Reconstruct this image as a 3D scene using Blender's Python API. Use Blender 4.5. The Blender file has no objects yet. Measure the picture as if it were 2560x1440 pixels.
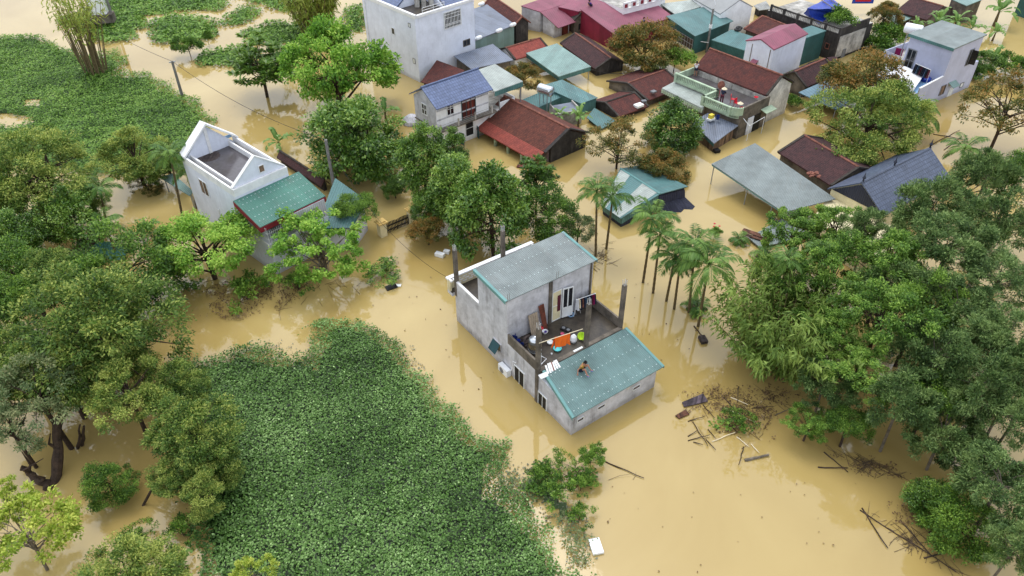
import bpy, bmesh, math, random
import numpy as np
from mathutils import Vector, Matrix
SC = bpy.context.scene
COL = SC.collection
R = math.radians
# ---------------------------------------------------------------- camera, sky, sun, exposure
FPX, PITCH, CAMZ, ROLL = 1900.0, 39.0, 38.0, -0.4
cam = bpy.data.cameras.new('camera'); camo = bpy.data.objects.new('camera', cam); COL.objects.link(camo)
cam.sensor_width = 36.0; cam.lens = FPX/2560*36; cam.clip_start = 0.5; cam.clip_end = 3000
camo.matrix_world = Matrix.Translation((0,0,CAMZ)) @ Matrix.Rotation(R(90-PITCH),4,'X') @ Matrix.Rotation(R(ROLL),4,'Z')
SC.camera = camo
SUN_EL, SUN_AZ = 66.0, 108.0          # azimuth measured from +X, counter-clockwise
w = bpy.data.worlds.new('World'); SC.world = w; w.use_nodes = True
nt = w.node_tree; bg = nt.nodes['Background']
sky = nt.nodes.new('ShaderNodeTexSky'); sky.sky_type = 'NISHITA'; sky.sun_disc = False
sky.sun_elevation = R(SUN_EL); sky.sun_rotation = R(90-SUN_AZ); sky.dust_density = 5.0; sky.air_density = 1.0; sky.ozone_density = 1.0
hs = nt.nodes.new('ShaderNodeHueSaturation'); hs.inputs['Saturation'].default_value = 0.22
nt.links.new(sky.outputs[0], hs.inputs['Color']); cl = nt.nodes.new('ShaderNodeMix'); cl.data_type = 'RGBA'; cl.inputs[0].default_value = 0.55; cl.inputs[7].default_value = (7.2,7.8,8.8,1)   # even veil of cloud
nt.links.new(hs.outputs[0], cl.inputs[6]); nt.links.new(cl.outputs[2], bg.inputs['Color'])
bg.inputs['Strength'].default_value = 0.14
sl = bpy.data.lights.new('sun','SUN'); sl.energy = 0.5; sl.angle = R(30); sl.color = (1.0,0.95,0.87)
so = bpy.data.objects.new('sun', sl); COL.objects.link(so)
sd = Vector((math.cos(R(SUN_EL))*math.cos(R(SUN_AZ)), math.cos(R(SUN_EL))*math.sin(R(SUN_AZ)), math.sin(R(SUN_EL))))
so.rotation_euler = sd.to_track_quat('Z','Y').to_euler(); so.location = (0,0,120)
SC.view_settings.view_transform = 'Standard'; SC.view_settings.look = 'None'
SC.view_settings.exposure = 0.72; SC.view_settings.gamma = 1.0; SC.view_settings.use_curve_mapping = False
SC.cycles.max_bounces = 6; SC.cycles.diffuse_bounces = 3; SC.cycles.glossy_bounces = 3
SC.cycles.transparent_max_bounces = 4; SC.cycles.caustics_reflective = False; SC.cycles.caustics_refractive = False

# ---------------------------------------------------------------- picking world points
SP, CP = math.sin(R(PITCH)), math.cos(R(PITCH)); SR, CR = math.sin(R(ROLL)), math.cos(R(ROLL))
def ray(x, y):
    u, v = x-1280.0, 720.0-y
    u, v = CR*u-SR*v, SR*u+CR*v
    return np.array([u, FPX*CP+v*SP, -FPX*SP+v*CP])
def at(x, y, z=0.0):
    d = ray(x, y); return np.array([0,0,CAMZ]) + d*((z-CAMZ)/d[2])
def crop(x0, y0, s): return lambda x, y: (x0+x/s, y0+y/s)
def pxm(p):                             # photo pixels per metre at a world point
    return FPX/(p[1]*CP-(p[2]-CAMZ)*SP)
class Frame:
    """A building's own axes: corner o, u towards B, v at right angles towards C."""
    def __init__(s, A, B, C, az=None):
        a, b, c = at(*A), at(*B), at(*C)
        s.o = a[:2].copy(); u = (b-a)[:2]; s.lu = float(np.linalg.norm(u)); s.u = u/s.lu
        if az is not None:
            s.u = np.array([math.cos(R(az)), math.sin(R(az))]); s.lu = float(u@s.u)
        n = np.array([-s.u[1], s.u[0]]); q = (c-a)[:2]
        if n@q < 0: n = -n
        s.v = n; s.lv = float(q@n)
    def p(s, a, b, z): q = s.o+s.u*a+s.v*b; return (q[0], q[1], z)
    def wb(s, b, x, y):
        d = ray(x, y); q = s.o+s.v*b; t = (q@s.v)/(d[:2]@s.v); P = np.array([0,0,CAMZ])+d*t
        return float((P[:2]-s.o)@s.u), float(P[2])
    def wa(s, a, x, y):
        d = ray(x, y); q = s.o+s.u*a; t = (q@s.u)/(d[:2]@s.u); P = np.array([0,0,CAMZ])+d*t
        return float((P[:2]-s.o)@s.v), float(P[2])
    def z(s, z, x, y): q = at(x, y, z)[:2]-s.o; return float(q@s.u), float(q@s.v)

# ---------------------------------------------------------------- materials
def lin(r, g, b):
    f = lambda c: (c/12.92 if c <= .04045 else ((c+.055)/1.055)**2.4)
    return (f(r/255), f(g/255), f(b/255), 1)
MATS = {}
def mat(name, rgb, rough=.7, var=.18, scale=1.5, bump=0, pat=None, rgb2=None, stain=None, sa=.0, metal=0, spec=.35, pitch=.2):
    """rgb = base; var = mottling; pat = corr / tile / btile / brick / plank; stain = colour of streaks running down."""
    if name in MATS: return MATS[name]
    m = bpy.data.materials.new(name); m.use_nodes = True; MATS[name] = m
    N, L = m.node_tree.nodes, m.node_tree.links; B = N['Principled BSDF']
    B.inputs['Roughness'].default_value = rough; B.inputs['Metallic'].default_value = metal; B.inputs['Specular IOR Level'].default_value = spec
    def math_(op, a, b=None):
        n = N.new('ShaderNodeMath'); n.operation = op
        for i, q in enumerate((a, b)):
            if q is None: continue
            if isinstance(q, (int, float)): n.inputs[i].default_value = q
            else: L.new(q, n.inputs[i])
        return n.outputs[0]
    def mix(f, a, b, typ='MIX'):
        n = N.new('ShaderNodeMix'); n.data_type = 'RGBA'; n.blend_type = typ
        for s_, q in ((0, f), (6, a), (7, b)):
            if isinstance(q, (int, float, tuple)): n.inputs[s_].default_value = q
            else: L.new(q, n.inputs[s_])
        return n.outputs[2]
    def noise(vec, sc, det=4, rg=.6):
        n = N.new('ShaderNodeTexNoise'); n.inputs['Scale'].default_value = sc; n.inputs['Detail'].default_value = det; n.inputs['Roughness'].default_value = rg
        L.new(vec, n.inputs['Vector']); return n.outputs[0]
    def ramp(f, lo, hi):
        n = N.new('ShaderNodeMapRange'); n.inputs[1].default_value = lo; n.inputs[2].default_value = hi; L.new(f, n.inputs[0]); return n.outputs[0]
    geo = N.new('ShaderNodeNewGeometry'); pos = geo.outputs['Position']
    base = lin(*rgb); c2 = lin(*(rgb2 or tuple(max(0, k*(1-2*var)) for k in rgb)))
    f = ramp(noise(pos, scale, 6, .7), .35, .68)
    col = mix(f, base, c2) if rgb2 is not None else mix(math_('MULTIPLY', f, .9), base, c2)
    fine = ramp(noise(pos, scale*9, 3), .2, .8); col = mix(min(1, var*1.6), col, mix(fine, (.55,.55,.55,1), (1.25,1.25,1.25,1)), 'MULTIPLY')
    height = None
    if pat or stain:
        uv = N.new('ShaderNodeUVMap'); uvo = uv.outputs[0]; sx = N.new('ShaderNodeSeparateXYZ'); L.new(uvo, sx.inputs[0]); U, V = sx.outputs[0], sx.outputs[1]
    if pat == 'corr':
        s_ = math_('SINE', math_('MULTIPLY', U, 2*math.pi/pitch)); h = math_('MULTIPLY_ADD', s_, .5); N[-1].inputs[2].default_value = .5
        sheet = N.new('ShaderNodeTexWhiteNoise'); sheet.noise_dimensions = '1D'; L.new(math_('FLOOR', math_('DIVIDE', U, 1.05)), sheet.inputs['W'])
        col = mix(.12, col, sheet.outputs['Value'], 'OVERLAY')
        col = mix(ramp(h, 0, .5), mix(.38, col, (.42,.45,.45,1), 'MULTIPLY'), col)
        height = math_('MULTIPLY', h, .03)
    elif pat in ('tile', 'brick', 'btile'):
        br = N.new('ShaderNodeTexBrick'); L.new(uvo, br.inputs['Vector']); br.inputs['Scale'].default_value = 1.0
        rh, bw = dict(tile=(.17,.13), brick=(.08,.22), btile=(.36,.28))[pat]
        br.inputs['Brick Width'].default_value = bw; br.inputs['Row Height'].default_value = rh; br.inputs['Mortar Size'].default_value = .022 if pat == 'tile' else .018
        br.inputs['Mortar Smooth'].default_value = .3; br.inputs['Bias'].default_value = 0
        if pat == 'btile': br.offset = 0
        br.inputs['Color1'].default_value = (1.25,1.25,1.25,1); br.inputs['Color2'].default_value = (.62,.62,.62,1) if pat == 'tile' else (.9,.9,.9,1)
        br.inputs['Mortar'].default_value = (.28,.26,.26,1) if pat != 'btile' else (.5,.5,.52,1)
        col = mix(.62 if pat == 'tile' else .85, col, br.outputs['Color'], 'MULTIPLY')
        height = math_('MULTIPLY', math_('SUBTRACT', 1.0, br.outputs['Fac']), .03)
    elif pat == 'plank':
        wn = N.new('ShaderNodeTexWhiteNoise'); wn.noise_dimensions = '1D'; L.new(math_('FLOOR', math_('DIVIDE', U, pitch)), wn.inputs['W'])
        col = mix(.55, col, wn.outputs['Value'], 'OVERLAY')
    if stain:
        sc_ = N.new('ShaderNodeVectorMath'); sc_.operation = 'MULTIPLY'; sc_.inputs[1].default_value = (2.2,.28,1); L.new(uvo, sc_.inputs[0])
        st = ramp(noise(sc_.outputs[0], 1.3, 6, .72), .5, .72); big = ramp(noise(pos, .45, 4, .6), .38, .66)
        col = mix(math_('MULTIPLY', math_('MULTIPLY', st, big), sa*1.9), col, lin(*stain))
    if stain and pat is None:              # damp band where the flood has wetted the wall
        sp_ = N.new('ShaderNodeSeparateXYZ'); L.new(pos, sp_.inputs[0]); zz = math_('ADD', sp_.outputs[2], math_('MULTIPLY', noise(pos, 1.6, 4), -.5))
        mr = N.new('ShaderNodeMapRange'); mr.inputs[1].default_value = -.05; mr.inputs[2].default_value = .32; mr.inputs[3].default_value = .55; mr.inputs[4].default_value = 0; L.new(zz, mr.inputs[0])
        col = mix(mr.outputs[0], col, mix(1.0, col, (.56,.5,.42,1), 'MULTIPLY'))
    L.new(col, B.inputs['Base Color'])
    if bump or height is not None:
        bp = N.new('ShaderNodeBump'); bp.inputs['Strength'].default_value = .9 if height is not None else bump
        bp.inputs['Distance'].default_value = 1.0 if height is not None else .03
        L.new(height if height is not None else noise(pos, 18, 5, .7), bp.inputs['Height']); L.new(bp.outputs[0], B.inputs['Normal'])
    return m
def leafmat(name, dark, mid, light, rough=.5, trans=.3, spec=.3):
    m = bpy.data.materials.new(name); m.use_nodes = True
    N, L = m.node_tree.nodes, m.node_tree.links; B = N['Principled BSDF']; out = N['Material Output']
    at_ = N.new('ShaderNodeAttribute'); at_.attribute_name = 'tone'
    oi = N.new('ShaderNodeObjectInfo'); 
    ad = N.new('ShaderNodeMath'); ad.operation = 'MULTIPLY_ADD'; L.new(oi.outputs['Random'], ad.inputs[0]); ad.inputs[1].default_value = .2; L.new(at_.outputs['Fac'], ad.inputs[2])
    cr = N.new('ShaderNodeValToRGB'); L.new(ad.outputs[0], cr.inputs[0]); e = cr.color_ramp.elements
    e[0].position, e[0].color = .08, lin(*dark); e[1].position, e[1].color = 1.0, lin(*light)
    k = e.new(.5); k.color = lin(*mid)
    L.new(cr.outputs[0], B.inputs['Base Color']); B.inputs['Roughness'].default_value = rough; B.inputs['Specular IOR Level'].default_value = spec
    tr = N.new('ShaderNodeBsdfTranslucent'); L.new(cr.outputs[0], tr.inputs['Color'])
    mx = N.new('ShaderNodeMixShader'); mx.inputs[0].default_value = trans; L.new(B.outputs[0], mx.inputs[1]); L.new(tr.outputs[0], mx.inputs[2]); L.new(mx.outputs[0], out.inputs[0])
    return m
def M(k): return MATS[k]
mat('concrete', (206,206,212), .85, .12, .9, .15, stain=(112,108,106), sa=.6)
mat('concrete_dark', (122,113,102), .9, .25, .9, .2, stain=(48,46,42), sa=.6)
mat('concrete_black', (66,62,60), .9, .3, .8, .25, stain=(120,114,106), sa=.35)
mat('wet_slab', (74,70,68), .12, .3, .5, 0, rgb2=(92,88,92))
mat('mossy_slab', (48,44,42), .35, .4, 1.1, .1, rgb2=(86,78,66))
mat('white_wall', (246,246,247), .75, .05, .8, stain=(170,170,168), sa=.25)
mat('pale_wall', (226,231,244), .75, .05, .5, stain=(168,172,184), sa=.3)
mat('blue_wall', (186,190,212), .75, .05, .5, stain=(140,143,160), sa=.25)
mat('cream', (228,216,176), .75, .07, 1)
mat('coping_white', (236,236,236), .7, .06, 1.2)
mat('mint', (178,198,170), .75, .1, 1.2, stain=(96,104,86), sa=.35)
mat('whitewash', (240,238,232), .85, .18, .7, .2, stain=(72,68,62), sa=.6)
mat('grime_white', (200,196,188), .85, .25, .8, .2, stain=(92,88,78), sa=.75)
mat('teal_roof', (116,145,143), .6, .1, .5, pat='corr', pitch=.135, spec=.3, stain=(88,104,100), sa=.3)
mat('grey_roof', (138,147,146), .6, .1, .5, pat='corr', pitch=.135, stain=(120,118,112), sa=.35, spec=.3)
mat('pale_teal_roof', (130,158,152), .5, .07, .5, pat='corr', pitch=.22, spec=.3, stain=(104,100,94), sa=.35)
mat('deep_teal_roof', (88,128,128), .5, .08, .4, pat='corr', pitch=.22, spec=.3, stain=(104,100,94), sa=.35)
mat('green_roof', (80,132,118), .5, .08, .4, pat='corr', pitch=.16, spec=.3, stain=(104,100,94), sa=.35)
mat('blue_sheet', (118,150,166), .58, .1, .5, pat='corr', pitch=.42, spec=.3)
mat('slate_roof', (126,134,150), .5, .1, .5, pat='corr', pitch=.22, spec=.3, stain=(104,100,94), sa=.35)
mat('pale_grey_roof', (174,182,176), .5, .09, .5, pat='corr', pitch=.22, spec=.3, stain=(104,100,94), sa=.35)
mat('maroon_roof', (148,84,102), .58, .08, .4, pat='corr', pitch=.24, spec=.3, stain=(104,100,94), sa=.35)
mat('maroon_wall', (136,34,58), .6, .1, .6, pat='corr', pitch=.24)
mat('teal_wall', (92,136,132), .6, .12, .6, pat='corr', pitch=.22)
mat('dark_teal_wall', (52,98,96), .6, .12, .6, pat='corr', pitch=.22)
mat('teal_trim', (104,150,148), .5, .06, 1)
mat('red_trim', (140,40,52), .6, .1, 1)
mat('blue_tile', (98,112,146), .42, .08, .5, pat='btile', spec=.5)
mat('navy_tile', (84,94,116), .42, .08, .5, pat='btile', spec=.5)
mat('navy_wall', (46,50,66), .6, .1, .6, pat='corr', pitch=.2)
mat('brown_tile', (112,60,52), .85, .25, 1.6, pat='tile', rgb2=(78,48,46))
mat('red_tile', (122,68,54), .85, .25, 1.8, pat='tile', rgb2=(84,50,42))
mat('bright_tile', (168,82,68), .8, .2, 1.2, pat='tile', rgb2=(140,70,62))
mat('dark_tile', (88,56,56), .85, .25, 1.6, pat='tile', rgb2=(62,44,46))
mat('ridge_tile', (150,96,80), .85, .25, 3)
mat('moss_ridge', (74,68,62), .9, .3, 3)
mat('glass_dark', (34,37,44), .15, .2, 2, spec=.5)
mat('frame_white', (228,230,230), .5, .05, 2)
mat('frame_grey', (120,122,126), .5, .05, 2)
mat('wood', (104,66,48), .8, .3, 3, pat='plank', pitch=.12)
mat('old_wood', (86,74,70), .85, .3, 3, pat='plank', pitch=.14)
mat('brown_board', (128,104,84), .85, .2, 2, pat='plank', pitch=.3)
mat('door_teal', (42,78,84), .6, .1, 2)
mat('door_brown', (104,44,34), .7, .15, 2, pat='plank', pitch=.15)
mat('bark', (78,62,50), .9, .3, 3, .3)
mat('bark_grey', (128,118,104), .9, .25, 3, .3)
mat('pole', (138,136,132), .85, .15, 1.5, .1, stain=(96,92,88), sa=.3)
mat('rebar', (206,206,208), .6, .1, 5)
mat('steel', (206,210,214), .22, .05, 1, metal=.85)
mat('washer',(188,204,202),.6,.05,5)
mat('galv', (170,174,178), .4, .08, 2, metal=.4)
mat('white_plastic', (234,236,238), .4, .03, 2)
mat('black', (28,28,30), .6, .1, 3)
mat('dark_blue', (32,52,120), .5, .1, 3)
mat('tarp_blue', (44,72,176), .45, .15, 2, .2)
mat('tarp_white', (236,236,240), .6, .04, 2, .1)
mat('orange', (232,108,28), .8, .06, 3)
mat('cyan', (96,200,204), .4, .04, 3)
mat('sky_blue', (150,190,226), .4, .05, 3)
mat('lime', (196,232,60), .4, .05, 3)
mat('red_plastic', (206,34,52), .45, .08, 3)
mat('pink', (206,92,128), .5, .08, 3)
mat('magenta', (140,14,82), .8, .1, 3)
mat('yellow', (226,204,72), .5, .06, 3)
mat('skin', (176,126,102), .6, .05, 6)
mat('mustard', (172,140,52), .85, .1, 6)
mat('purple', (66,36,132), .85, .1, 6)
mat('shirt_blue', (92,132,196), .85, .1, 6)
mat('shirt_white', (228,230,234), .85, .05, 6)
mat('shirt_olive', (160,148,108), .85, .08, 6)
mat('navy_cloth', (30,34,56), .85, .1, 6)
mat('jean', (70,94,120), .85, .15, 6)
mat('maroon_cloth', (96,34,52), .85, .15, 6)
mat('slipper', (86,84,206), .6, .05, 6)
mat('straw', (232,218,186), .8, .08, 6)
mat('hair', (24,22,24), .6, .1, 6)
mat('net_dark', (46,48,66), .8, .2, 2, pat='corr', pitch=.3)
mat('foam', (238,240,240), .7, .04, 3)

# ---------------------------------------------------------------- building meshes
class MB:
    def __init__(s, ax=(1,0,0)): s.v = []; s.f = []; s.m = []; s.ax = ax
    def face(s, pts, mi=0):
        i = len(s.v); s.v += [tuple(map(float, q)) for q in pts]; s.f.append(tuple(range(i, i+len(pts)))); s.m.append(mi)
    def hexa(s, b, t, mi=0, mt=None):
        i = len(s.v); s.v += [tuple(map(float, q)) for q in list(b)+list(t)]; n = len(b)
        s.f.append(tuple(i+k for k in reversed(range(n)))); s.m.append(mi)
        s.f.append(tuple(i+n+k for k in range(n))); s.m.append(mi if mt is None else mt)
        for k in range(n):
            j = (k+1) % n; s.f.append((i+k, i+j, i+n+j, i+n+k)); s.m.append(mi)
        return s
    def slab(s, top, th, mi=0, mt=None): return s.hexa([(p[0],p[1],p[2]-th) for p in top], top, mi, mt)
    def box(s, F, a0, a1, b0, b1, z0, z1, mi=0, mt=None):
        c = ((a0,b0),(a1,b0),(a1,b1),(a0,b1)); s.ax = (F.u[0],F.u[1],0)
        return s.hexa([F.p(a,b,z0) for a,b in c], [F.p(a,b,z1) for a,b in c], mi, mt)
    def obox(s, c, size, rz=0, tilt=None, mi=0):
        m_ = Matrix.Translation(c) @ Matrix.Rotation(rz,4,'Z')
        if tilt: m_ = m_ @ Matrix.Rotation(tilt[0],4,'X') @ Matrix.Rotation(tilt[1],4,'Y')
        x, y, z = (k/2 for k in size); q = ((-x,-y),(x,-y),(x,y),(-x,y))
        return s.hexa([m_ @ Vector((a,b,-z)) for a,b in q], [m_ @ Vector((a,b,z)) for a,b in q], mi)
    def tube(s, pts, rad, n=6, mi=0):
        P = [Vector(p) for p in pts]; rad = [rad]*len(P) if isinstance(rad, (int, float)) else rad
        i0 = len(s.v); x = None
        for k, p in enumerate(P):
            d = (P[min(k+1,len(P)-1)]-P[max(k-1,0)]).normalized()
            if x is None: x = d.orthogonal().normalized()
            x = (x-d*x.dot(d)).normalized(); y = d.cross(x)
            for j in range(n):
                a = 2*math.pi*j/n; q = p+(x*math.cos(a)+y*math.sin(a))*rad[k]; s.v.append((q.x,q.y,q.z))
        for k in range(len(P)-1):
            for j in range(n):
                j2 = (j+1) % n; a, b = i0+k*n, i0+(k+1)*n; s.f.append((a+j, a+j2, b+j2, b+j)); s.m.append(mi)
        s.f.append(tuple(i0+j for j in reversed(range(n)))); s.m.append(mi)
        s.f.append(tuple(i0+(len(P)-1)*n+j for j in range(n))); s.m.append(mi); return s
    def lathe(s, c, prof, n=16, mi=0, axis=None, cap=True):
        """prof = [(radius, height)]; axis = direction (default up)."""
        az = Vector(axis or (0,0,1)).normalized(); ax = az.orthogonal().normalized(); ay = az.cross(ax); c = Vector(c); i0 = len(s.v)
        for r, h in prof:
            for j in range(n):
                a = 2*math.pi*j/n; q = c+az*h+(ax*math.cos(a)+ay*math.sin(a))*r; s.v.append((q.x,q.y,q.z))
        for k in range(len(prof)-1):
            for j in range(n):
                j2 = (j+1) % n; a, b = i0+k*n, i0+(k+1)*n; s.f.append((a+j, a+j2, b+j2, b+j)); s.m.append(mi)
        if cap:
            s.f.append(tuple(i0+j for j in reversed(range(n)))); s.m.append(mi)
            s.f.append(tuple(i0+(len(prof)-1)*n+j for j in range(n))); s.m.append(mi)
        return s
    def build(s, name, mats, parent=None, smooth=False):
        me = bpy.data.meshes.new(name); o3 = np.array(s.v)
        loc = parent_loc(parent) if parent is not None else np.array([o3[:,0].mean(), o3[:,1].mean(), o3[:,2].min()])
        me.from_pydata([tuple(q) for q in o3-loc], [], s.f)
        mats = mats if isinstance(mats, (list, tuple)) else [mats]
        for k in mats: me.materials.append(M(k) if isinstance(k, str) else k)
        me.polygons.foreach_set('material_index', s.m)
        if smooth: me.polygons.foreach_set('use_smooth', [True]*len(s.f))
        bm = bmesh.new(); bm.from_mesh(me); bmesh.ops.recalc_face_normals(bm, faces=bm.faces)
        uvl = bm.loops.layers.uv.new('UVMap'); axv = Vector(s.ax).normalized()
        for f in bm.faces:
            n = f.normal; t = Vector((-n.y, n.x, 0))
            t = axv if t.length < .02 else t.normalized()
            b = n.cross(t)
            for l in f.loops:
                q = l.vert.co+Vector(loc); l[uvl].uv = (q.dot(t), q.dot(b))
        bm.to_mesh(me); bm.free()
        ob = bpy.data.objects.new(name, me); COL.objects.link(ob)
        if parent is not None:
            ob.parent = parent
            if parent.type == 'MESH': pass
        else: ob.location = loc
        return ob
WLOC = {}
def parent_loc(p):
    q = np.zeros(3)
    while p is not None: q += np.array(p.location); p = p.parent
    return q
def tag(o, label, cat, group=None, kind=None):
    if label: o['label'] = label
    if cat: o['category'] = cat
    if group: o['group'] = group
    if kind: o['kind'] = kind
    return o
def thing(name, label, cat, loc, group=None):
    o = bpy.data.objects.new(name, None); COL.objects.link(o); o.location = tuple(loc); o.empty_display_size = .3
    return tag(o, label, cat, group)
def copytree(o, parent=None):
    c = o.copy(); COL.objects.link(c)
    if parent is not None: c.parent = parent
    for ch in list(o.children): copytree(ch, c)
    return c
def opening(par, name, F, side, val, s0, s1, z0, z1, out, fm='frame_white', pm='glass_dark', fw=.07, mull=1, rail=0, d=.06):
    """A framed opening on the wall side='a'|'b' = val, out = +1/-1; the frame is a part, its pane a sub-part."""
    s0, s1 = min(s0,s1), max(s0,s1); f = MB()
    def bx(m_, x0, x1, y0, y1, t0, t1):
        lo, hi = sorted((val+out*t0, val+out*t1))
        if side == 'b': m_.box(F, x0, x1, lo, hi, y0, y1)
        else: m_.box(F, lo, hi, x0, x1, y0, y1)
    bx(f, s0, s0+fw, z0, z1, -.02, d); bx(f, s1-fw, s1, z0, z1, -.02, d)
    bx(f, s0+fw, s1-fw, z1-fw, z1, -.02, d); bx(f, s0+fw, s1-fw, z0, z0+fw, -.02, d)
    for k in range(mull):
        c = s0+(s1-s0)*(k+1)/(mull+1); bx(f, c-fw*.4, c+fw*.4, z0+fw, z1-fw, -.02, d*.9)
    for k in range(rail):
        c = z0+(z1-z0)*(k+1)/(rail+1)
        f2 = s0+fw
        for q in range(mull+1):
            e = s0+(s1-s0)*(q+1)/(mull+1)-(fw*.4 if q < mull else fw); bx(f, f2, e, c-fw*.3, c+fw*.3, -.02, d*.9); f2 = e+fw*.8
    fo = f.build(name, fm, par)
    p = MB(); bx(p, s0+fw*.5, s1-fw*.5, z0+fw*.5, z1-fw*.5, -.03, d*.45); p.build('pane', pm, fo)
    return fo
def quadpts(corners): return [tuple(at(*c)) for c in corners]
def inset_poly(P, d):
    P = [np.array(p) for p in P]; c = sum(P)/len(P); out = []
    n = len(P); area = sum(P[i][0]*P[(i+1)%n][1]-P[(i+1)%n][0]*P[i][1] for i in range(n)); sg = 1 if area > 0 else -1
    for i in range(n):
        a, b, e = P[i-1], P[i], P[(i+1)%n]
        d1 = (b-a)[:2]/np.linalg.norm((b-a)[:2]); d2 = (e-b)[:2]/np.linalg.norm((e-b)[:2])
        n1 = np.array([-d1[1], d1[0]])*sg; n2 = np.array([-d2[1], d2[0]])*sg
        k = (n1+n2)/(1+n1@n2) if 1+n1@n2 > .1 else n1
        q = b.copy(); q[:2] += k*d; out.append(q)
    # keep on the roof plane
    p0 = P[0]; nrm = np.cross(P[1]-P[0], P[-1]-P[0])
    for q in out: q[2] = p0[2]-(nrm[0]*(q[0]-p0[0])+nrm[1]*(q[1]-p0[1]))/nrm[2]
    return out
def shed(name, label, cat, corners, roof, wall=None, inset=.25, th=.09, posts=(), zb=-.7, fascia=None, fh=.3, group=None, post_mat='galv', rows=(), trim=None):
    """Single-slope roof from its four corners (photo px, height); wall = walled in below, posts = corners with posts."""
    P = quadpts(corners); Q = np.array(P); A_ = np.c_[Q[:,:2],np.ones(4)]; co = np.linalg.lstsq(A_,Q[:,2],rcond=None)[0]; P = [(q[0],q[1],float(co@[q[0],q[1],1])) for q in P]; c = sum(np.array(p) for p in P)/4
    t = thing(name, label, cat, (c[0],c[1],0), group)
    m_ = MB(); m_.slab(P, th)
    mats = [roof]
    if rows:                                # rows of pale fixing washers across the sheets
        mats.append('washer'); A, B_, C_, D = (np.array(p) for p in P)
        for r in rows:
            s0, s1 = A+(D-A)*r, B_+(C_-B_)*r; n = int(np.linalg.norm(s1-s0)/.32)
            for k in range(1, n): q = s0+(s1-s0)*k/n; m_.obox((q[0],q[1],q[2]+.006), (.06,.06,.02), mi=1)
    m_.build('roof', mats, t)
    if wall:
        I = inset_poly(P, inset); MB().hexa([(q[0],q[1],zb) for q in I], [(q[0],q[1],q[2]-th-.004) for q in I]).build('wall', wall, t)
    if fascia:
        I = inset_poly(P, .04)
        for k, fm in fascia:
            a, b = I[k], I[(k+1)%4]; dd = np.array([b[1]-a[1], a[0]-b[0], 0]); dd = dd/np.linalg.norm(dd)*.03
            MB().hexa([a-[0,0,th+fh]-dd, b-[0,0,th+fh]-dd, b-[0,0,th+fh]+dd, a-[0,0,th+fh]+dd], [a-[0,0,th+.003]-dd, b-[0,0,th+.003]-dd, b-[0,0,th+.003]+dd, a-[0,0,th+.003]+dd]).build('fascia', fm, t)
    for k in posts:
        q = inset_poly(P, .18)[k] if isinstance(k, int) else None
        if q is None:
            i, f = k; I = inset_poly(P, .18); q = I[i]+(I[(i+1)%4]-I[i])*f
        MB().tube([(q[0],q[1],zb), (q[0],q[1],q[2]-th)], .05, 6).build('post', post_mat, t)
    return t, P
def gable(name, label, eL, eR, rL, rR, roof, wall, cat='house', back=1.0, th=.13, over=.3, gover=.12, ridge='ridge_tile', zb=-.7, front_in=None, group=None, verge=None, zback=None):
    """Pitched roof from the seen eave and ridge ends (px, height); the far slope mirrors the near one (times back)."""
    a, b, c, d = (np.array(at(*q)) for q in (eL, eR, rL, rR))
    u = (d-c)[:2]+(b-a)[:2]; L_ = np.linalg.norm(u); u = u/L_; L_ /= 2; n = np.array([-u[1], u[0]])
    run = ((c+d)/2-(a+b)/2)[:2]@n
    if run < 0: n = -n; run = -run
    s0 = min((a-a)[:2]@u, (c-a)[:2]@u); s0 = ((a-a)[:2]@u+(c-a)[:2]@u)/2; o = a[:2]+u*s0
    ze, zr = (a[2]+b[2])/2, (c[2]+d[2])/2; rb = run*back; zk = zr-(zr-ze)*back if zback is None else zback
    W = lambda s, t, z: (o[0]+u[0]*s+n[0]*t, o[1]+u[1]*s+n[1]*t, z)
    ctr = W(L_/2, run, 0); t = thing(name, label, cat, ctr, group)
    m_ = MB()
    m_.slab([W(0,0,ze), W(L_,0,ze), W(L_,run,zr), W(0,run,zr)], th); m_.slab([W(0,run,zr), W(L_,run,zr), W(L_,run+rb,zk), W(0,run+rb,zk)], th)
    ro = m_.build('roof', roof, t)
    if ridge: MB().tube([W(0,run,zr-.01), W(L_/2,run,zr+.01), W(L_,run,zr-.01)], .11, 6).build('ridge_cap', ridge, ro)
    if verge:
        for s in (0.0, L_):
            v = MB()
            for q0, q1 in (((0,ze),(run,zr)), ((run,zr),(run+rb,zk))):
                v.hexa([W(s-.12,q0[0],q0[1]-.1), W(s+.12,q0[0],q0[1]-.1), W(s+.12,q1[0],q1[1]-.1), W(s-.12,q1[0],q1[1]-.1)],
                       [W(s-.12,q0[0],q0[1]+.07), W(s+.12,q0[0],q0[1]+.07), W(s+.12,q1[0],q1[1]+.07), W(s-.12,q1[0],q1[1]+.07)])
            v.build('verge', verge, t)
    sl_, sb = (zr-ze)/run, (zr-zk)/rb; fi = over if front_in is None else front_in
    prof = [(fi, zb), (fi, ze+sl_*fi-th*1.2), (run, zr-th*1.2), (run+rb-over, zk+sb*over-th*1.2), (run+rb-over, zb)]
    MB().hexa([W(gover,p,z) for p,z in prof], [W(L_-gover,p,z) for p,z in prof]).build('wall', wall, t)
    print('gable %-18s len %.1f run %.1f rise %.2f skew %.2f' % (label[:18], L_, run, zr-ze, (c-a)[:2]@u))
    return t, W, L_, run
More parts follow.
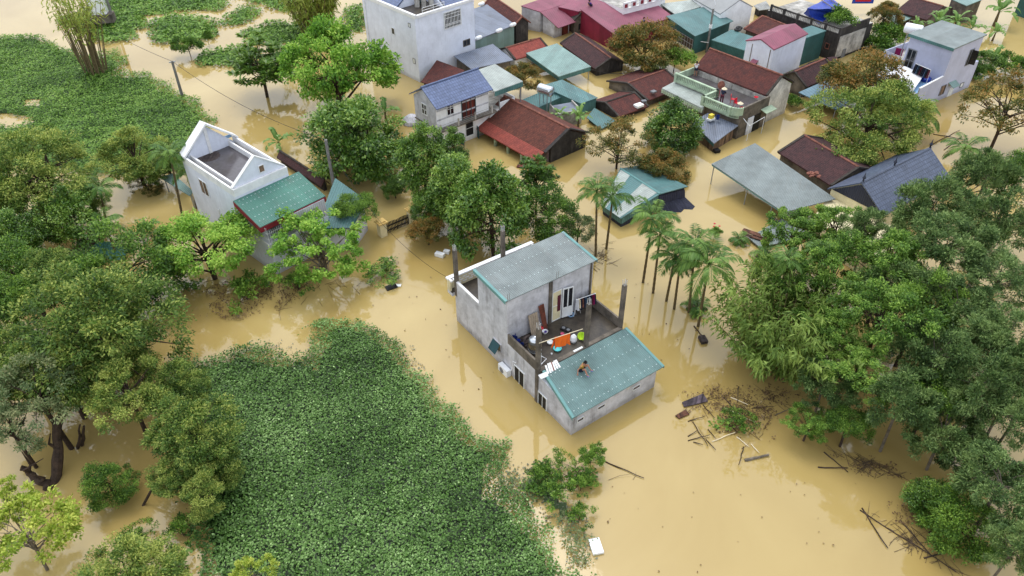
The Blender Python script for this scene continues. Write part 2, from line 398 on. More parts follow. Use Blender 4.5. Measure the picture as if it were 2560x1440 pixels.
# ================================================================ the water
wm = bpy.data.materials.new('flood_water'); wm.use_nodes = True
N, L = wm.node_tree.nodes, wm.node_tree.links; B = N['Principled BSDF']
g = N.new('ShaderNodeNewGeometry'); n1 = N.new('ShaderNodeTexNoise'); n1.inputs['Scale'].default_value = .05; n1.inputs['Detail'].default_value = 6; n1.inputs['Distortion'].default_value = 1.2
L.new(g.outputs['Position'], n1.inputs['Vector'])
cr = N.new('ShaderNodeValToRGB'); L.new(n1.outputs[0], cr.inputs[0]); e = cr.color_ramp.elements
e[0].position, e[0].color = .3, lin(156,132,76); e[1].position, e[1].color = .72, lin(184,162,106)
L.new(cr.outputs[0], B.inputs['Base Color']); B.inputs['Roughness'].default_value = .04; B.inputs['IOR'].default_value = 1.5
B.inputs['Specular IOR Level'].default_value = .62
n2 = N.new('ShaderNodeTexNoise'); n2.inputs['Scale'].default_value = 1.1; n2.inputs['Detail'].default_value = 3; L.new(g.outputs['Position'], n2.inputs['Vector'])
bp = N.new('ShaderNodeBump'); bp.inputs['Strength'].default_value = .10; bp.inputs['Distance'].default_value = .05; L.new(n2.outputs[0], bp.inputs['Height']); L.new(bp.outputs[0], B.inputs['Normal'])
MATS['flood_water'] = wm
wt = MB(); wt.face([(-900,-400,0),(900,-400,0),(900,1600,0),(-900,1600,0)]); tag(wt.build('water', 'flood_water'), None, None, kind='structure')

# ================================================================ main grey house in the middle
h = crop(1260,680,5.142); m6 = crop(1100,560,2.618)
F = Frame((1427,1088,0),(1142,800,0),(1634.6,967,0)); LU, LV = F.lu, F.lv; FM = F
H = thing('concrete_house', 'bare grey concrete house standing in the flood with a metal roof and a cluttered terrace', 'house', F.p(6,3.6,0))
w_ = MB(); w_.hexa([F.p(a,b,-1) for a,b in ((0,0),(3.62,0),(3.62,LV),(0,LV))], [F.p(0,0,1.93),F.p(3.62,0,2.6),F.p(3.62,LV,2.6),F.p(0,LV,1.93)])
w_.build('wall', 'concrete', H)
MB().box(F,3.62,7.0,0,LV,-1,2.72,0,1).build('terrace', ['concrete','mossy_slab'], H)
up = MB(); up.hexa([F.p(a,b,-1) for a,b in ((7,0),(10.5,0),(10.5,LV),(7,LV))], [F.p(7,0,6.42),F.p(10.5,0,6.62),F.p(10.5,LV,6.62),F.p(7,LV,6.42)]); up.build('upper_storey', 'concrete', H)
MB().box(F,10.5,13.7,0,LV,-1,2.75,0,1).build('rear_terrace', ['concrete','mossy_slab'], H)
MB().box(F,13.7,14.35,-.25,LV+.1,2.45,2.75,0,1).build('balcony_slab', ['concrete','mossy_slab'], H)
p_ = MB(); p_.box(F,3.62,7.0,0,.14,2.72,3.55); p_.box(F,3.62,7.0,LV-.14,LV,2.72,3.5); p_.box(F,3.45,3.75,.14,LV-.14,2.6,2.9); p_.build('parapet', 'concrete_dark', H)
MB().box(F,10.5,13.7,0,.14,2.75,3.78).build('parapet','concrete',H); MB().box(F,10.5,13.7,LV-.14,LV,2.75,3.78).build('parapet','concrete',H)
MB().box(F,10.5,13.95,-.02,.17,3.782,3.86).build('coping','coping_white',H); MB().box(F,10.5,13.95,LV-.17,LV+.02,3.782,3.86).build('coping','coping_white',H)
bal = MB(); bal.box(F,14.2,14.35,-.25,LV+.1,2.752,3.72); bal.box(F,13.95,14.2,-.25,-.11,2.752,3.72); ba = bal.build('balcony_front', 'cream', H)
MB().box(F,14.08,14.42,-.32,LV+.17,3.722,3.84).build('coping', 'coping_white', ba)
MB().box(F,13.72,14.06,-.26,-.1,3.722,3.84).build('coping', 'coping_white', ba)
vs = MB()
for b0 in (.5, 4.6):
    for k in range(3):
        for j in range(4): vs.box(F,14.17,14.199,b0+j*.5+(k%2)*.2,b0+j*.5+.36+(k%2)*.2,2.98+k*.2,3.06+k*.2)
vs.build('vent_slot', 'coping_white', ba)
def dots(mb, A, B_, C_, D, rows, step=.34, sz=.06, mi=1):
    A, B_, C_, D = (np.array(q) for q in (A,B_,C_,D))
    for r in rows:
        s0, s1 = A+(D-A)*r, B_+(C_-B_)*r; n = int(np.linalg.norm(s1-s0)/step)
        for k in range(1, n): q = s0+(s1-s0)*k/n; mb.obox((q[0],q[1],q[2]+.012), (sz,sz,.03), mi=mi)
def mroof(par, q, matn, rows, th=.06, trim=True):
    m_ = MB(ax=(F.v[0],F.v[1],0)); m_.slab(q, th); dots(m_, q[0], q[1], q[2], q[3], rows); r = m_.build('roof', [matn,'washer'], par)
    if trim:
        for i in ((1,2),(3,0)):
            a, b = np.array(q[i[0]]), np.array(q[i[1]]); s = F.v*(.16 if i == (1,2) else -.16); s3 = np.array([s[0],s[1],0]); up_ = np.array([0,0,.03]); lo = np.array([0,0,-.22])
            m2 = MB(); m2.hexa([a-s3+up_*.2, b-s3+up_*.2, b+s3*.25+up_*.2, a+s3*.25+up_*.2], [a-s3+up_, b-s3+up_, b+s3*.25+up_, a+s3*.25+up_])
            m2.hexa([a+lo+s3*.07, b+lo+s3*.07, b+lo+s3*.24, a+lo+s3*.24], [a+up_*.19+s3*.07, b+up_*.19+s3*.07, b+up_*.19+s3*.24, a+up_*.19+s3*.24]); m2.build('edge_trim', 'teal_trim', r)
    return r
ROOF_LO = [F.p(-.32,-.22,2.06),F.p(-.32,LV+.3,2.06),F.p(3.4,LV+.2,2.86),F.p(3.4,.25,2.86)]
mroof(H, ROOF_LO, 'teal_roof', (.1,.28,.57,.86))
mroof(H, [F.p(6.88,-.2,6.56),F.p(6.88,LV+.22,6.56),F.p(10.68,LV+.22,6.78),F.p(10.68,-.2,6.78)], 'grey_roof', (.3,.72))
for nm, pts in (('front', [(3.62,.02),(3.62,4.05),(3.72,7.18)]), ('back', [(13.55,.1),(13.55,4.2),(10.3,7.24)])):
    for (a,b) in pts:
        zt = dict(front=6.55, back=6.6)[nm]; zb = 2.5 if b < .2 or b > 7 else 2.7
        if (a,b) == (3.62,.02): zb = -1
        c = MB(); c.box(F,a-.13,a+.13,b-.13,b+.13,zb,zt); po = c.build('column', 'concrete_dark', H)
        r_ = MB()
        for da in (-.08,.08):
            for db in (-.08,.08): q = F.p(a+da,b+db,zt); r_.tube([q,(q[0]+random.uniform(-.04,.04),q[1],zt+.42)], .022, 5)
        r_.build('rebar', 'rebar', po)
for a, b, z in ((7.0,.06,6.5),(7.0,4.05,6.5)):
    r_ = MB()
    for da in (-.06,.08): q = F.p(a-.06,b+da,z); r_.tube([q,(q[0],q[1],z+.55)], .014, 5)
    r_.build('rebar', 'bark_grey', H)
PB = F.wa(6.95,*h(595,400))[0]; MB().box(F,6.9,6.998,PB-.13,PB+.13,2.72,6.4).build('pilaster', 'concrete_dark', H)
MB().box(F,6.9,6.998,7.02,LV-.145,2.72,6.4).build('pilaster', 'concrete_dark', H)
def wbox(b, x0, y0, x1, y1): p0, p1 = F.wb(b, x0, y0), F.wb(b, x1, y1); return p0, p1
for (a0,a1,zt) in ((5.02,6.2,1.42),(2.52,3.48,1.16)): opening(H,'double_door',F,'b',0,a0,a1,-.9,zt,-1,'frame_white','black',.06,1,0)
for (b0,b1,z0,z1) in ((.42,.98,.9,1.22),(2.1,2.76,1.0,1.3),(5.15,5.85,.92,1.24)): opening(H,'vent_window',F,'a',0,b0,b1,z0,z1,-1,'frame_white','old_wood',.05,0,0)
wf = opening(H,'window',F,'b',0,7.75,8.75,1.2,2.0,-1,'concrete','glass_dark',.05,0,0)
sa = MB(); A_, B2 = F.p(7.85,-.07,1.95), F.p(8.7,-.07,1.95); C2, D2 = F.p(8.7,-.5,1.3), F.p(7.85,-.5,1.3); sa.slab([A_,B2,C2,D2], .04); sa.build('sash', 'door_teal', wf)
pt = MB()
for b, z, r in ((4.75,1.42,.16),(6.75,1.55,.14)): pt.lathe(F.p(-.004,b,z), [(r,0),(r*.7,.012)], 7, axis=(-F.u[0],-F.u[1],0))
pt.build('plaster_patch', 'grime_white', H)
# terrace door
D0 = F.wa(6.96,*h(612,560))[0]; D1 = F.wa(6.96,*h(732,500))[0]; DT = F.wa(6.96,*h(735,215))[1]
MB().box(F,6.97,6.995,D0,D1,2.73,DT).build('doorway','cream',H); opening(H,'doorway',F,'a',6.998,D0-.0,D1,2.735,DT,-1,'frame_white','black',.07,0,1)
MB().box(F,6.93,6.96,D1-.35,D1-.08,3.5,DT-.5).build('curtain','maroon_cloth',H)
dl = MB(); hx = F.p(6.88,D1+.02,0); F2 = Frame.__new__(Frame); ang = R(14)
F2.o = np.array(hx[:2]); F2.u = F.v*math.cos(ang)-F.u*math.sin(ang); F2.v = np.array([-F2.u[1],F2.u[0]])
F2.lu = F2.lv = 1
def leaf(par):
    m_ = MB(); W_ = min(1.0,D1-D0)
    for x0,x1,z0,z1 in ((0,.08,2.8,DT),(W_-.08,W_,2.8,DT),(.08,W_-.08,DT-.08,DT),(.08,W_-.08,2.8,2.88),(.08,W_-.08,3.62,3.7),(W_/2-.04,W_/2+.04,3.7,DT-.08)): m_.box(F2,x0,x1,-.03,.03,z0,z1)
    d = m_.build('door', 'frame_white', par)
    MB().box(F2,.08,W_-.08,-.012,.012,2.88,3.62).build('panel', 'frame_white', d)
    g_ = MB(); g_.box(F2,.08,W_/2-.04,-.01,.01,3.7,DT-.08); g_.box(F2,W_/2+.04,W_-.08,-.01,.01,3.7,DT-.08); g_.build('pane', 'glass_dark', d)
leaf(H)

# ---------------------------------------------------------------- left white house with the flooded flat roof
c5 = crop(380,270,3.2)
F = Frame((583,476,6.4),(452,389,6.4),(717.5,417,6.4)); FL = F; LU, LV = F.lu, F.lv
H = thing('flat_roof_house', 'pale two storey house whose flat roof between white gables holds rainwater', 'house', F.p(3,2.5,0))
MB().box(F,0,LU,0,LV,-.8,5.75,0,1).build('wall', ['pale_wall','wet_slab'], H)
p_ = MB(); p_.box(F,0,LU,0,.16,5.75,6.4); p_.box(F,0,LU,LV-.16,LV,5.75,6.4); p_.box(F,0,.2,.16,LV-.16,5.75,6.4); p_.build('parapet', 'coping_white', H)
p_ = MB(); p_.box(F,.2,LU-.01,.62,.78,5.75,6.25); p_.box(F,.2,LU-.01,LV-.78,LV-.62,5.75,6.25); p_.build('gutter_kerb', 'coping_white', H)
MB().box(F,.2,LU-.3,.17,.61,5.752,5.78).build('gutter', 'concrete_dark', H)
MB().box(F,.2,LU-.3,LV-.61,LV-.17,5.752,5.78).build('gutter', 'concrete_dark', H)
zap = F.wb(LV/2, *c5(335,88))
def tri(a0, a1, b0, b1, z0, zt, name, m_='coping_white'):
    q = MB(); q.hexa([F.p(a0,b0,z0),F.p(a0,b1,z0),F.p(a0,(b0+b1)/2,zt)], [F.p(a1,b0,z0),F.p(a1,b1,z0),F.p(a1,(b0+b1)/2,zt)]); return q.build(name, m_, H)
g1 = tri(LU-.28, LU, 0.02, LV-.02, 5.752, 8.35, 'gable', 'pale_wall')
cp_ = MB()
for s in (0,1):
    b0, b1 = (-.06, LV/2) if s == 0 else (LV+.06, LV/2)
    cp_.hexa([F.p(LU-.75,b0,6.35),F.p(LU+.16,b0,6.35),F.p(LU+.16,b1,8.5),F.p(LU-.75,b1,8.5)], [F.p(LU-.75,b0,6.52),F.p(LU+.16,b0,6.52),F.p(LU+.16,b1,8.68),F.p(LU-.75,b1,8.68)])
cp_.build('coping', 'coping_white', g1)
MB().box(F,LU+.165,LU+.2,.1,LV-.1,6.2,6.5).build('blue_band', 'sky_blue', g1)
MB().box(F,LU-.36,LU-.285,LV/2-.16,LV/2+.12,5.76,8.3).build('rib', 'coping_white', g1)
GZ = F.wa(.3,*c5(800,385))[1]; print('gable z',GZ,F.wa(LU-.1,*c5(335,88))); g2 = tri(.21, .4, .1, LV-.1, 6.405, 8.3, 'gable', 'pale_wall')
cp_ = MB()
for s in (0,1):
    b0, b1 = (.05, LV/2) if s == 0 else (LV-.05, LV/2)
    cp_.hexa([F.p(.15,b0,6.41),F.p(.46,b0,6.41),F.p(.46,b1,8.3),F.p(.15,b1,8.3)], [F.p(.15,b0,6.5),F.p(.46,b0,6.5),F.p(.46,b1,8.42),F.p(.15,b1,8.42)])
cp_.build('coping', 'coping_white', g2)
opening(H,'vent_window',F,'a',.205,LV/2+.1,LV/2+.62,6.75,7.4,-1,'coping_white','brown_board',.05,0,0)
sp = MB(); c_ = at(*c5(455,385),5.76); sp.lathe(c_, [(.95,.0),(.9,.012)], 14); tag(sp.build('puddle_reflection','old_wood',H),None,None)  # brown disc: the puddle and its reflection put in as flat colour
# front balcony block
MB().box(F,-3.85,0,.0,LV+.6,-.8,2.95,0,1).build('wall', ['pale_wall','concrete'], H)
rq = [F.p(-3.5,-.25,4.62),F.p(-3.5,LV+.95,4.62),F.p(-.02,LV+.95,5.55),F.p(-.02,-.25,5.55)]
m_ = MB(); m_.slab(rq, .06); dots(m_, rq[0],rq[1],rq[2],rq[3], (.16,.33,.55,.78,.92), .36, .07); m_.build('roof', ['green_roof','washer'], H)
fa = MB()
for (q0,q1) in ((rq[0],rq[1]),(rq[3],rq[0])):
    a, b = np.array(q0), np.array(q1); t_ = np.array([b[1]-a[1],a[0]-b[0],0]); t_ = t_/np.linalg.norm(t_)*.03
    fa.hexa([a-[0,0,.5]-t_,b-[0,0,.5]-t_,b-[0,0,.5]+t_,a-[0,0,.5]+t_],[a-[0,0,.065]-t_,b-[0,0,.065]-t_,b-[0,0,.065]+t_,a-[0,0,.065]+t_])
fa.build('fascia', 'red_trim', H)
gr = MB()
for k in range(22): a = -3.8+k*.17; q = F.p(a,.04,2.95); gr.tube([q,(q[0],q[1],4.5)], .012, 4)
for k in range(14): b = .1+k*.17; q = F.p(-3.8,b,2.95); gr.tube([q,(q[0],q[1],4.2)], .014, 4)
for z in (3.4,3.95): gr.tube([F.p(-3.8,2.4,z),F.p(-3.8,.04,z),F.p(-.1,.04,z)], .018, 4)
gr.build('grille', 'frame_white', H)
MB().box(F,-.02,-.002,.1,LV,2.96,5.2).build('rear_panel', 'navy_wall', H)
sh = MB(ax=(0,0,1)); sh.hexa([F.p(-3.9,2.4,1.7),F.p(-3.86,2.4,1.7),F.p(-3.86,LV+.7,1.7),F.p(-3.9,LV+.7,1.7)],[F.p(-3.62,2.4,4.5),F.p(-3.58,2.4,4.5),F.p(-3.58,LV+.7,4.5),F.p(-3.62,LV+.7,4.5)]); sh.build('sheet_cladding', mat('white_corr',(206,204,212),.5,.08,.6,pat='corr',pitch=.2), H)
b_ = MB(); b_.lathe(F.p(-3.1,1.4,2.95), [(.5,0),(.62,.25),(.66,.55),(.6,.58),(.55,.2)], 16); tag(b_.build('water_basin','frame_grey'), 'big grey tub behind the window grille of the pale flat roofed house', 'tub')
for (q0,q1) in (((495,442),(527,497)),((545,520),(560,565))):
    a0,z1 = F.wb(0,*q0); a1,z0 = F.wb(0,*q1); opening(H,'window',F,'b',0,a1,a0,z0+.1,z1-.1,-1,'frame_white','brown_board',.06,1,0)
MB().box(F,-3.86,0,-.03,-.002,2.85,3.0).build('sill', 'coping_white', H)
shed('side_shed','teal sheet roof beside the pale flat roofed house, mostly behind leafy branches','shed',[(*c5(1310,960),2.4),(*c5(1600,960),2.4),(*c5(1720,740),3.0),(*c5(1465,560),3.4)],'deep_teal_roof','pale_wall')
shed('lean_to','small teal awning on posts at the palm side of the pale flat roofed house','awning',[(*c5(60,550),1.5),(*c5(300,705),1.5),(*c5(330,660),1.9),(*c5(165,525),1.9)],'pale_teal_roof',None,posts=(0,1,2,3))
gable('sunken_shed','black mossy tiled roof strip half hidden behind the pale flat roofed house',(*c5(985,385),.7),(*c5(1330,615),.7),(*c5(1030,350),1.25),(*c5(1400,585),1.25),'dark_tile','concrete_black',cat='shed',ridge='moss_ridge')

# ---------------------------------------------------------------- tall blue-grey house at the top
c1 = crop(860,0,3.428)
F = Frame((1050,206,0),(961,168,0),(1120,172,0),az=132.8); FT = F; TW = 8.85; TL = 10.5; TZ = 7.6
H = thing('tall_house', 'tall pale blue house with a barred window and blue tiled roofs at the top edge', 'house', F.p(5,4.4,0))
MB().box(F,0,TL,0,TW,-.8,TZ,0,1).build('wall', ['pale_wall','mossy_slab'], H)
p_ = MB(); p_.box(F,-.12,TL,-.12,.2,TZ+.002,TZ+.42); p_.box(F,-.12,.2,.2,TW,TZ+.002,TZ+.3); p_.build('parapet', 'coping_white', H)
def hroof(q, name='roof', m_='blue_tile'): return MB().slab(q, .12).build(name, m_, H)
hroof([F.p(3.7,.2,TZ+.35),F.p(TL,.2,TZ+.35),F.p(TL,4.6,TZ+3.2),F.p(3.7,4.6,TZ+3.2)])
q = MB(); q.hexa([F.p(3.85,.3,TZ),F.p(3.85,4.6,TZ),F.p(3.85,4.6,TZ+3.0)],[F.p(4.1,.3,TZ),F.p(4.1,4.6,TZ),F.p(4.1,4.6,TZ+3.0)]); q.build('gable', 'pale_wall', H)
hroof([F.p(.25,4.75,TZ+.25),F.p(.25,TW+.1,TZ+.25),F.p(4.4,TW+.1,TZ+2.6),F.p(4.4,4.75,TZ+2.6)])
q = MB(); q.hexa([F.p(.4,4.6,TZ),F.p(4.4,4.6,TZ),F.p(4.4,4.6,TZ+2.5)],[F.p(.4,4.74,TZ),F.p(4.4,4.74,TZ),F.p(4.4,4.74,TZ+2.5)]); q.build('gable', 'pale_wall', H)
MB().box(F,3.72,3.84,3.2,4.3,TZ,TZ+2.1).build('door', 'door_teal', H)
rl = MB()
for z in (.62,.9): rl.tube([F.p(.05,1.2,TZ+z),F.p(.05,4.4,TZ+z)], .03, 5)
for b in (1.2,2.8,4.4): rl.tube([F.p(.05,b,TZ+.3),F.p(.05,b,TZ+.9)], .03, 5)
rl.build('railing', 'coping_white', H)
gw = opening(H,'barred_window',F,'a',0,4.15,6.75,5.3,7.3,-1,'frame_white','glass_dark',.09,0,0,d=.12)
bars = MB()
for k in range(1,12): b = 4.15+2.6*k/12; bars.box(F,-.16,-.125,b-.025,b+.025,5.36,7.24)
for z in (5.7,5.85,6.55,6.95): bars.box(F,-.19,-.162,4.2,6.7,z,z+.045)
bars.build('bars', 'coping_white', gw)
opening(H,'window',F,'a',0,6.9,8.0,2.45,3.25,-1,'concrete_dark','glass_dark',.08,1,0)
for (a0,a1,z0,z1,pm) in ((4.2,4.8,4.6,5.4,'glass_dark'),(.9,1.3,6.35,6.85,'frame_white'),(.55,1.0,2.1,2.75,'frame_white')): opening(H,'small_window',F,'b',0,a0,a1,z0,z1,-1,'frame_grey' if pm!='glass_dark' else 'frame_white',pm,.05,0,0)
tk = MB()
for k,(a,b) in enumerate(((2.5,3.3),(2.0,4.0),(3.0,2.7))): tk.lathe(F.p(a,b,TZ), [(.3,0),(.32,.9),(.2,1.05)], 12)
tag(tk.build('concrete_stumps','grime_white',H),None,None)
dpx = MB(); dpx.tube([F.p(TL-.6,-.1,7.3),F.p(TL-.6,-.1,1)],.05,6); dpx.build('drain_pipe','frame_white',H)

# ---------------------------------------------------------------- white house with the blue tiled roof
F = Frame((*c1(800,1115),2.45),(*c1(610,1000),2.45),(*c1(1235,905),2.45),az=129.9); FW = F
H = thing('white_house', 'white two storey house with a blue tiled gable roof and a railed balcony', 'house', F.p(1.9,3.5,0))
D_ = 3.75; Wd = 6.6
MB().hexa([F.p(0,0,-.8),F.p(D_,0,-.8),F.p(D_,Wd,-.8),F.p(0,Wd,-.8)],[F.p(0,0,2.4),F.p(D_,0,2.4),F.p(D_,Wd,2.4),F.p(0,Wd,2.4)]).build('lower_wall', 'white_wall', H)
prof = [(.0,2.5),(.0,5.0),(1.85,6.2),(D_,5.0),(D_,2.5)]
MB().hexa([F.p(a,0,z) for a,z in prof],[F.p(a,Wd,z) for a,z in prof]).build('upper_wall', 'white_wall', H)
gm = MB(); gm.hexa([F.p(a,-.03,z) for a,z in [(0,-.8),(0,2.38),(D_,2.38),(D_,-.8)]],[F.p(a,-.003,z) for a,z in [(0,-.8),(0,2.38),(D_,2.38),(D_,-.8)]]); gm.hexa([F.p(a,-.03,z) for a,z in prof],[F.p(a,-.003,z) for a,z in prof]); gm.build('gable_render', 'concrete', H)
MB().box(F,-.75,D_+.05,-.12,7.2,2.402,2.498).build('balcony_slab', 'concrete_dark', H)
r_ = MB(); zr, ze = 6.42, 4.98
r_.slab([F.p(-.55,-.3,ze),F.p(-.55,Wd+.2,ze),F.p(1.85,Wd+.2,zr),F.p(1.85,-.3,zr)],.1); r_.slab([F.p(1.85,-.3,zr),F.p(1.85,Wd+.2,zr),F.p(4.2,Wd+.2,ze),F.p(4.2,-.3,ze)],.1)
ro = r_.build('roof','blue_tile',H); MB().tube([F.p(1.85,-.35,zr+.02),F.p(1.85,Wd+.25,zr+.02)],.12,6).build('ridge_cap','blue_tile',ro)
ty = MB()
for z in (2.62,2.8,2.98,3.16): ty.tube([F.p(-.7,-.05,z),F.p(-.7,6.5,z)],.018,4)
for b in (-.05,2.15,4.3,6.5): ty.box(F,-.76,-.64,b-.07,b+.07,2.5,3.3)
for z in (2.62,2.8,2.98,3.16): ty.tube([F.p(-.7,-.05,z),F.p(0,-.05,z)],.018,4)
ty.build('balcony_railing','grime_white',H)
def onw(x,y): return F.wa(0,*c1(x,y))
for (x0,y0,x1,y1,nm,fm,pm,mu,ra) in ((875,890,938,985,'window','frame_white','glass_dark',1,1),(1000,830,1125,1000,'balcony_door','door_teal','door_brown',2,0),(885,1105,960,1215,'lower_door','frame_white','glass_dark',1,1),(1035,1040,1108,1165,'open_doorway','frame_white','black',0,1)):
    b0,z1 = onw(x0,(y0+onw and y0) if False else y0); b1,_ = onw(x1,y0); _,z0 = onw((x0+x1)/2,y1)
    opening(H,nm,F,'a',0,b0,b1,max(z0,-.5) if nm!='balcony_door' else 2.5,z1,-1,fm,pm,.07,mu,ra)
opening(H,'window',F,'b',-.03,1.5,2.45,3.4,4.6,-1,'frame_white','glass_dark',.09,1,1)
opening(H,'window',F,'b',-.03,1.7,2.5,.6,1.7,-1,'frame_white','glass_dark',.09,1,0)
st = MB()
for z in (3.35,4.35): st.box(F,-.03,-.003,.05,Wd-.05,z,z+.16)
st.build('grey_band','concrete',H)
for s in (2.75,4.9): 
    MB().obox(F.p(-.25,s,.55),(.62,.05,1.5),rz=math.atan2(F.u[1],F.u[0])+R(20 if s<3 else -20)).build('shutter','door_teal',H)
# rear terrace and canopy of the white house
MB().box(F,-.2,D_-.1,Wd+.005,Wd+3.4,-.8,2.4,0,1).build('rear_block',['white_wall','grime_white'],H)
p_=MB(); p_.box(F,-.2,D_-.1,Wd+3.28,Wd+3.4,2.402,3.1); p_.box(F,-.2,-.08,Wd+1.4,Wd+3.28,2.402,3.0); p_.build('parapet','white_wall',H)
cq=[F.p(-.7,Wd+.3,4.75),F.p(-.7,Wd+4.1,4.75),F.p(3.9,Wd+4.1,5.2),F.p(3.9,Wd+.3,5.2)]
MB().slab(cq,.06).build('canopy','pale_grey_roof',H)
fb=MB(); fb.box(F,-.72,-.66,Wd+.3,Wd+4.1,4.2,4.68); fb.build('canopy_fascia','teal_wall',H)
for b in (Wd+1.0,Wd+3.9): MB().tube([F.p(-.55,b,-.8 if b>Wd+3.4 else 2.4),F.p(-.55,b,4.7)],.06,6).build('canopy_post','galv',H)

# ---------------------------------------------------------------- old brown tiled house in the middle
F = Frame((*c1(1760,1400),0),(*c1(1400,1200),0),(*c1(2070,1260),0)); FO = F
H = thing('old_tile_house', 'long old house with a mossy rust brown tiled roof and a bright red lower strip', 'house', F.p(4.9,2.5,0))
TL_ = 9.7
prof = [(.15,-.7),(.15,1.55),(2.5,2.78),(5.05,1.55),(5.05,-.7)]
MB().hexa([F.p(0,b,z) for b,z in prof],[F.p(TL_,b,z) for b,z in prof]).build('wall','concrete_black',H)
MB().box(F,.3,TL_-.3,.1,.148,-.7,1.3).build('front_wall',mat('mauve',(150,132,142),.8,.1,1),H)
r_ = MB(); r_.slab([F.p(-.12,-.75,1.5),F.p(TL_+.2,-.75,1.5),F.p(TL_+.2,2.5,3.0),F.p(-.12,2.5,3.0)],.12); r_.slab([F.p(-.12,2.5,3.0),F.p(TL_+.2,2.5,3.0),F.p(TL_+.2,5.35,1.6),F.p(-.12,5.35,1.6)],.12)
ro = r_.build('roof','red_tile',H)
MB().slab([F.p(.15,-2.0,.98),F.p(TL_-.1,-2.0,.98),F.p(TL_+.1,-.75,1.51),F.p(.0,-.75,1.51)],.1).build('veranda_roof','bright_tile',H)
MB().tube([F.p(-.15,2.5,3.0),F.p(TL_+.2,2.5,3.0)],.13,6).build('ridge_cap','ridge_tile',ro)
v = MB()
for q0,q1 in (((-.75,1.5),(2.5,3.0)),((2.5,3.0),(5.35,1.6))): v.hexa([F.p(a,q,z-.06) for a,q,z in ((-.22,*q0),(.14,*q0),(.14,*q1),(-.22,*q1))],[F.p(a,q,z+.08) for a,q,z in ((-.22,*q0),(.14,*q0),(.14,*q1),(-.22,*q1))])
v.build('verge','concrete_black',H)
for a in (2.2,4.3,6.3): MB().box(F,a-.13,a+.13,-1.85,-1.6,-.7,.95).build('veranda_post','mint',H)
opening(H,'window',F,'b',.098,7.2,8.2,.35,1.0,-1,'grime_white','black',.07,1,0)

# ---------------------------------------------------------------- blue-grey house at the right with the white tarpaulin
c4 = crop(1900,0,3.4288)
F = Frame((*c4(1665,410),6.3),(*c4(1290,285),6.3),(*c4(1900,300),6.3)); FR = F
H = thing('blue_house', 'blue-grey house with a flat pale green metal roof and a tarpaulin over its front terrace', 'house', F.p(2.6,3,0))
MB().hexa([F.p(a,b,-.8) for a,b in ((0,0),(5.1,0),(5.1,5.85),(0,5.85))],[F.p(a,b,z) for a,b,z in ((0,0,6.15),(5.1,0,6.15),(5.1,5.85,6.35),(0,5.85,6.35))]).build('wall','blue_wall',H)
MB().slab([F.p(-.15,-.2,6.3),F.p(5.3,-.2,6.3),F.p(5.3,6.1,6.5),F.p(-.15,6.1,6.5)],.14).build('roof',['grey_roof'],H)
MB().box(F,-.16,5.3,-.25,-.21,5.98,6.3).build('fascia','teal_wall',H)
MB().box(F,0,5.1,5.855,6.9,-.8,3.2).build('rear_block','blue_wall',H)
MB().box(F,0,5.1,-4.2,-.005,-.8,2.15,0,1).build('terrace',['blue_wall','sky_blue'],H)
p_=MB(); p_.hexa([F.p(a,b,2.152) for a,b in ((0,-4.2),(.14,-4.2),(.14,-.006),(0,-.006))],[F.p(a,b,z) for a,b,z in ((0,-4.2,2.7),(.14,-4.2,2.7),(.14,-.006,3.05),(0,-.006,3.05))]); p_.build('parapet','blue_wall',H)
p_=MB(); p_.hexa([F.p(a,b,z) for a,b,z in ((-.03,-4.2,2.702),(.17,-4.2,2.702),(.17,-.006,3.052),(-.03,-.006,3.052))],[F.p(a,b,z) for a,b,z in ((-.03,-4.2,2.76),(.17,-4.2,2.76),(.17,-.006,3.11),(-.03,-.006,3.11))]); p_.build('coping','coping_white',H)
MB().box(F,.2,5.0,-4.5,-4.21,.9,2.1).build('front_lintel','concrete',H)
opening(H,'door',F,'b',0,3.75,4.85,2.2,4.75,-1,'frame_grey','glass_dark',.1,1,1)
opening(H,'tall_window',F,'a',0,3.85,4.75,3.3,5.2,-1,'frame_grey','black',.08,1,0)
MB().obox(F.p(-.3,4.7,4.2),(.6,.05,1.6),rz=math.atan2(F.u[1],F.u[0])+R(15)).build('shutter','glass_dark',H)
opening(H,'window',F,'a',0,.35,1.35,.65,1.85,-1,'frame_grey','brown_board',.06,0,0)
opening(H,'low_door',F,'a',0,2.4,3.3,-.6,1.05,-1,'frame_white','frame_white',.08,1,0)
opening(H,'low_window',F,'a',0,4.6,5.3,.5,1.1,-1,'frame_grey','frame_white',.07,0,0)
MB().slab([F.p(-.7,1.7,1.5),F.p(-.7,3.1,1.5),F.p(-.002,3.1,1.9),F.p(-.002,1.7,1.9)],.05).build('window_canopy','pale_teal_roof',H)
rg=MB(); rg.lathe(F.p(-.003,-2.9,1.9),[(.16,0),(.16,.012)],14,axis=(-F.u[0],-F.u[1],0)); rg.build('wall_vent','concrete',H)
p_=MB(); p_.box(F,5.105,8.3,1.5,7.4,-.8,2.1,0,1); p_.build('side_terrace',['blue_wall','grime_white'],H)
p_=MB(); p_.box(F,8.3,8.42,1.5,7.4,2.0,2.95); p_.box(F,5.3,8.3,7.28,7.4,2.102,2.95); p_.box(F,5.11,8.3,1.5,1.62,2.102,2.4); p_.build('parapet','blue_wall',H)
r_=MB()
for z in (2.6,2.75,2.9): r_.tube([F.p(5.2,1.56,z),F.p(8.35,1.56,z)],.02,4)
r_.build('railing','frame_white',H)
shed('lean_to','dark teal sheet roof below the side terrace of the blue-grey house','lean-to',[(*c4(940,512),1.0),(*c4(1010,600),.8),(*c4(1225,520),1.1),(*c4(1085,462),1.2)],'deep_teal_roof','concrete_dark')
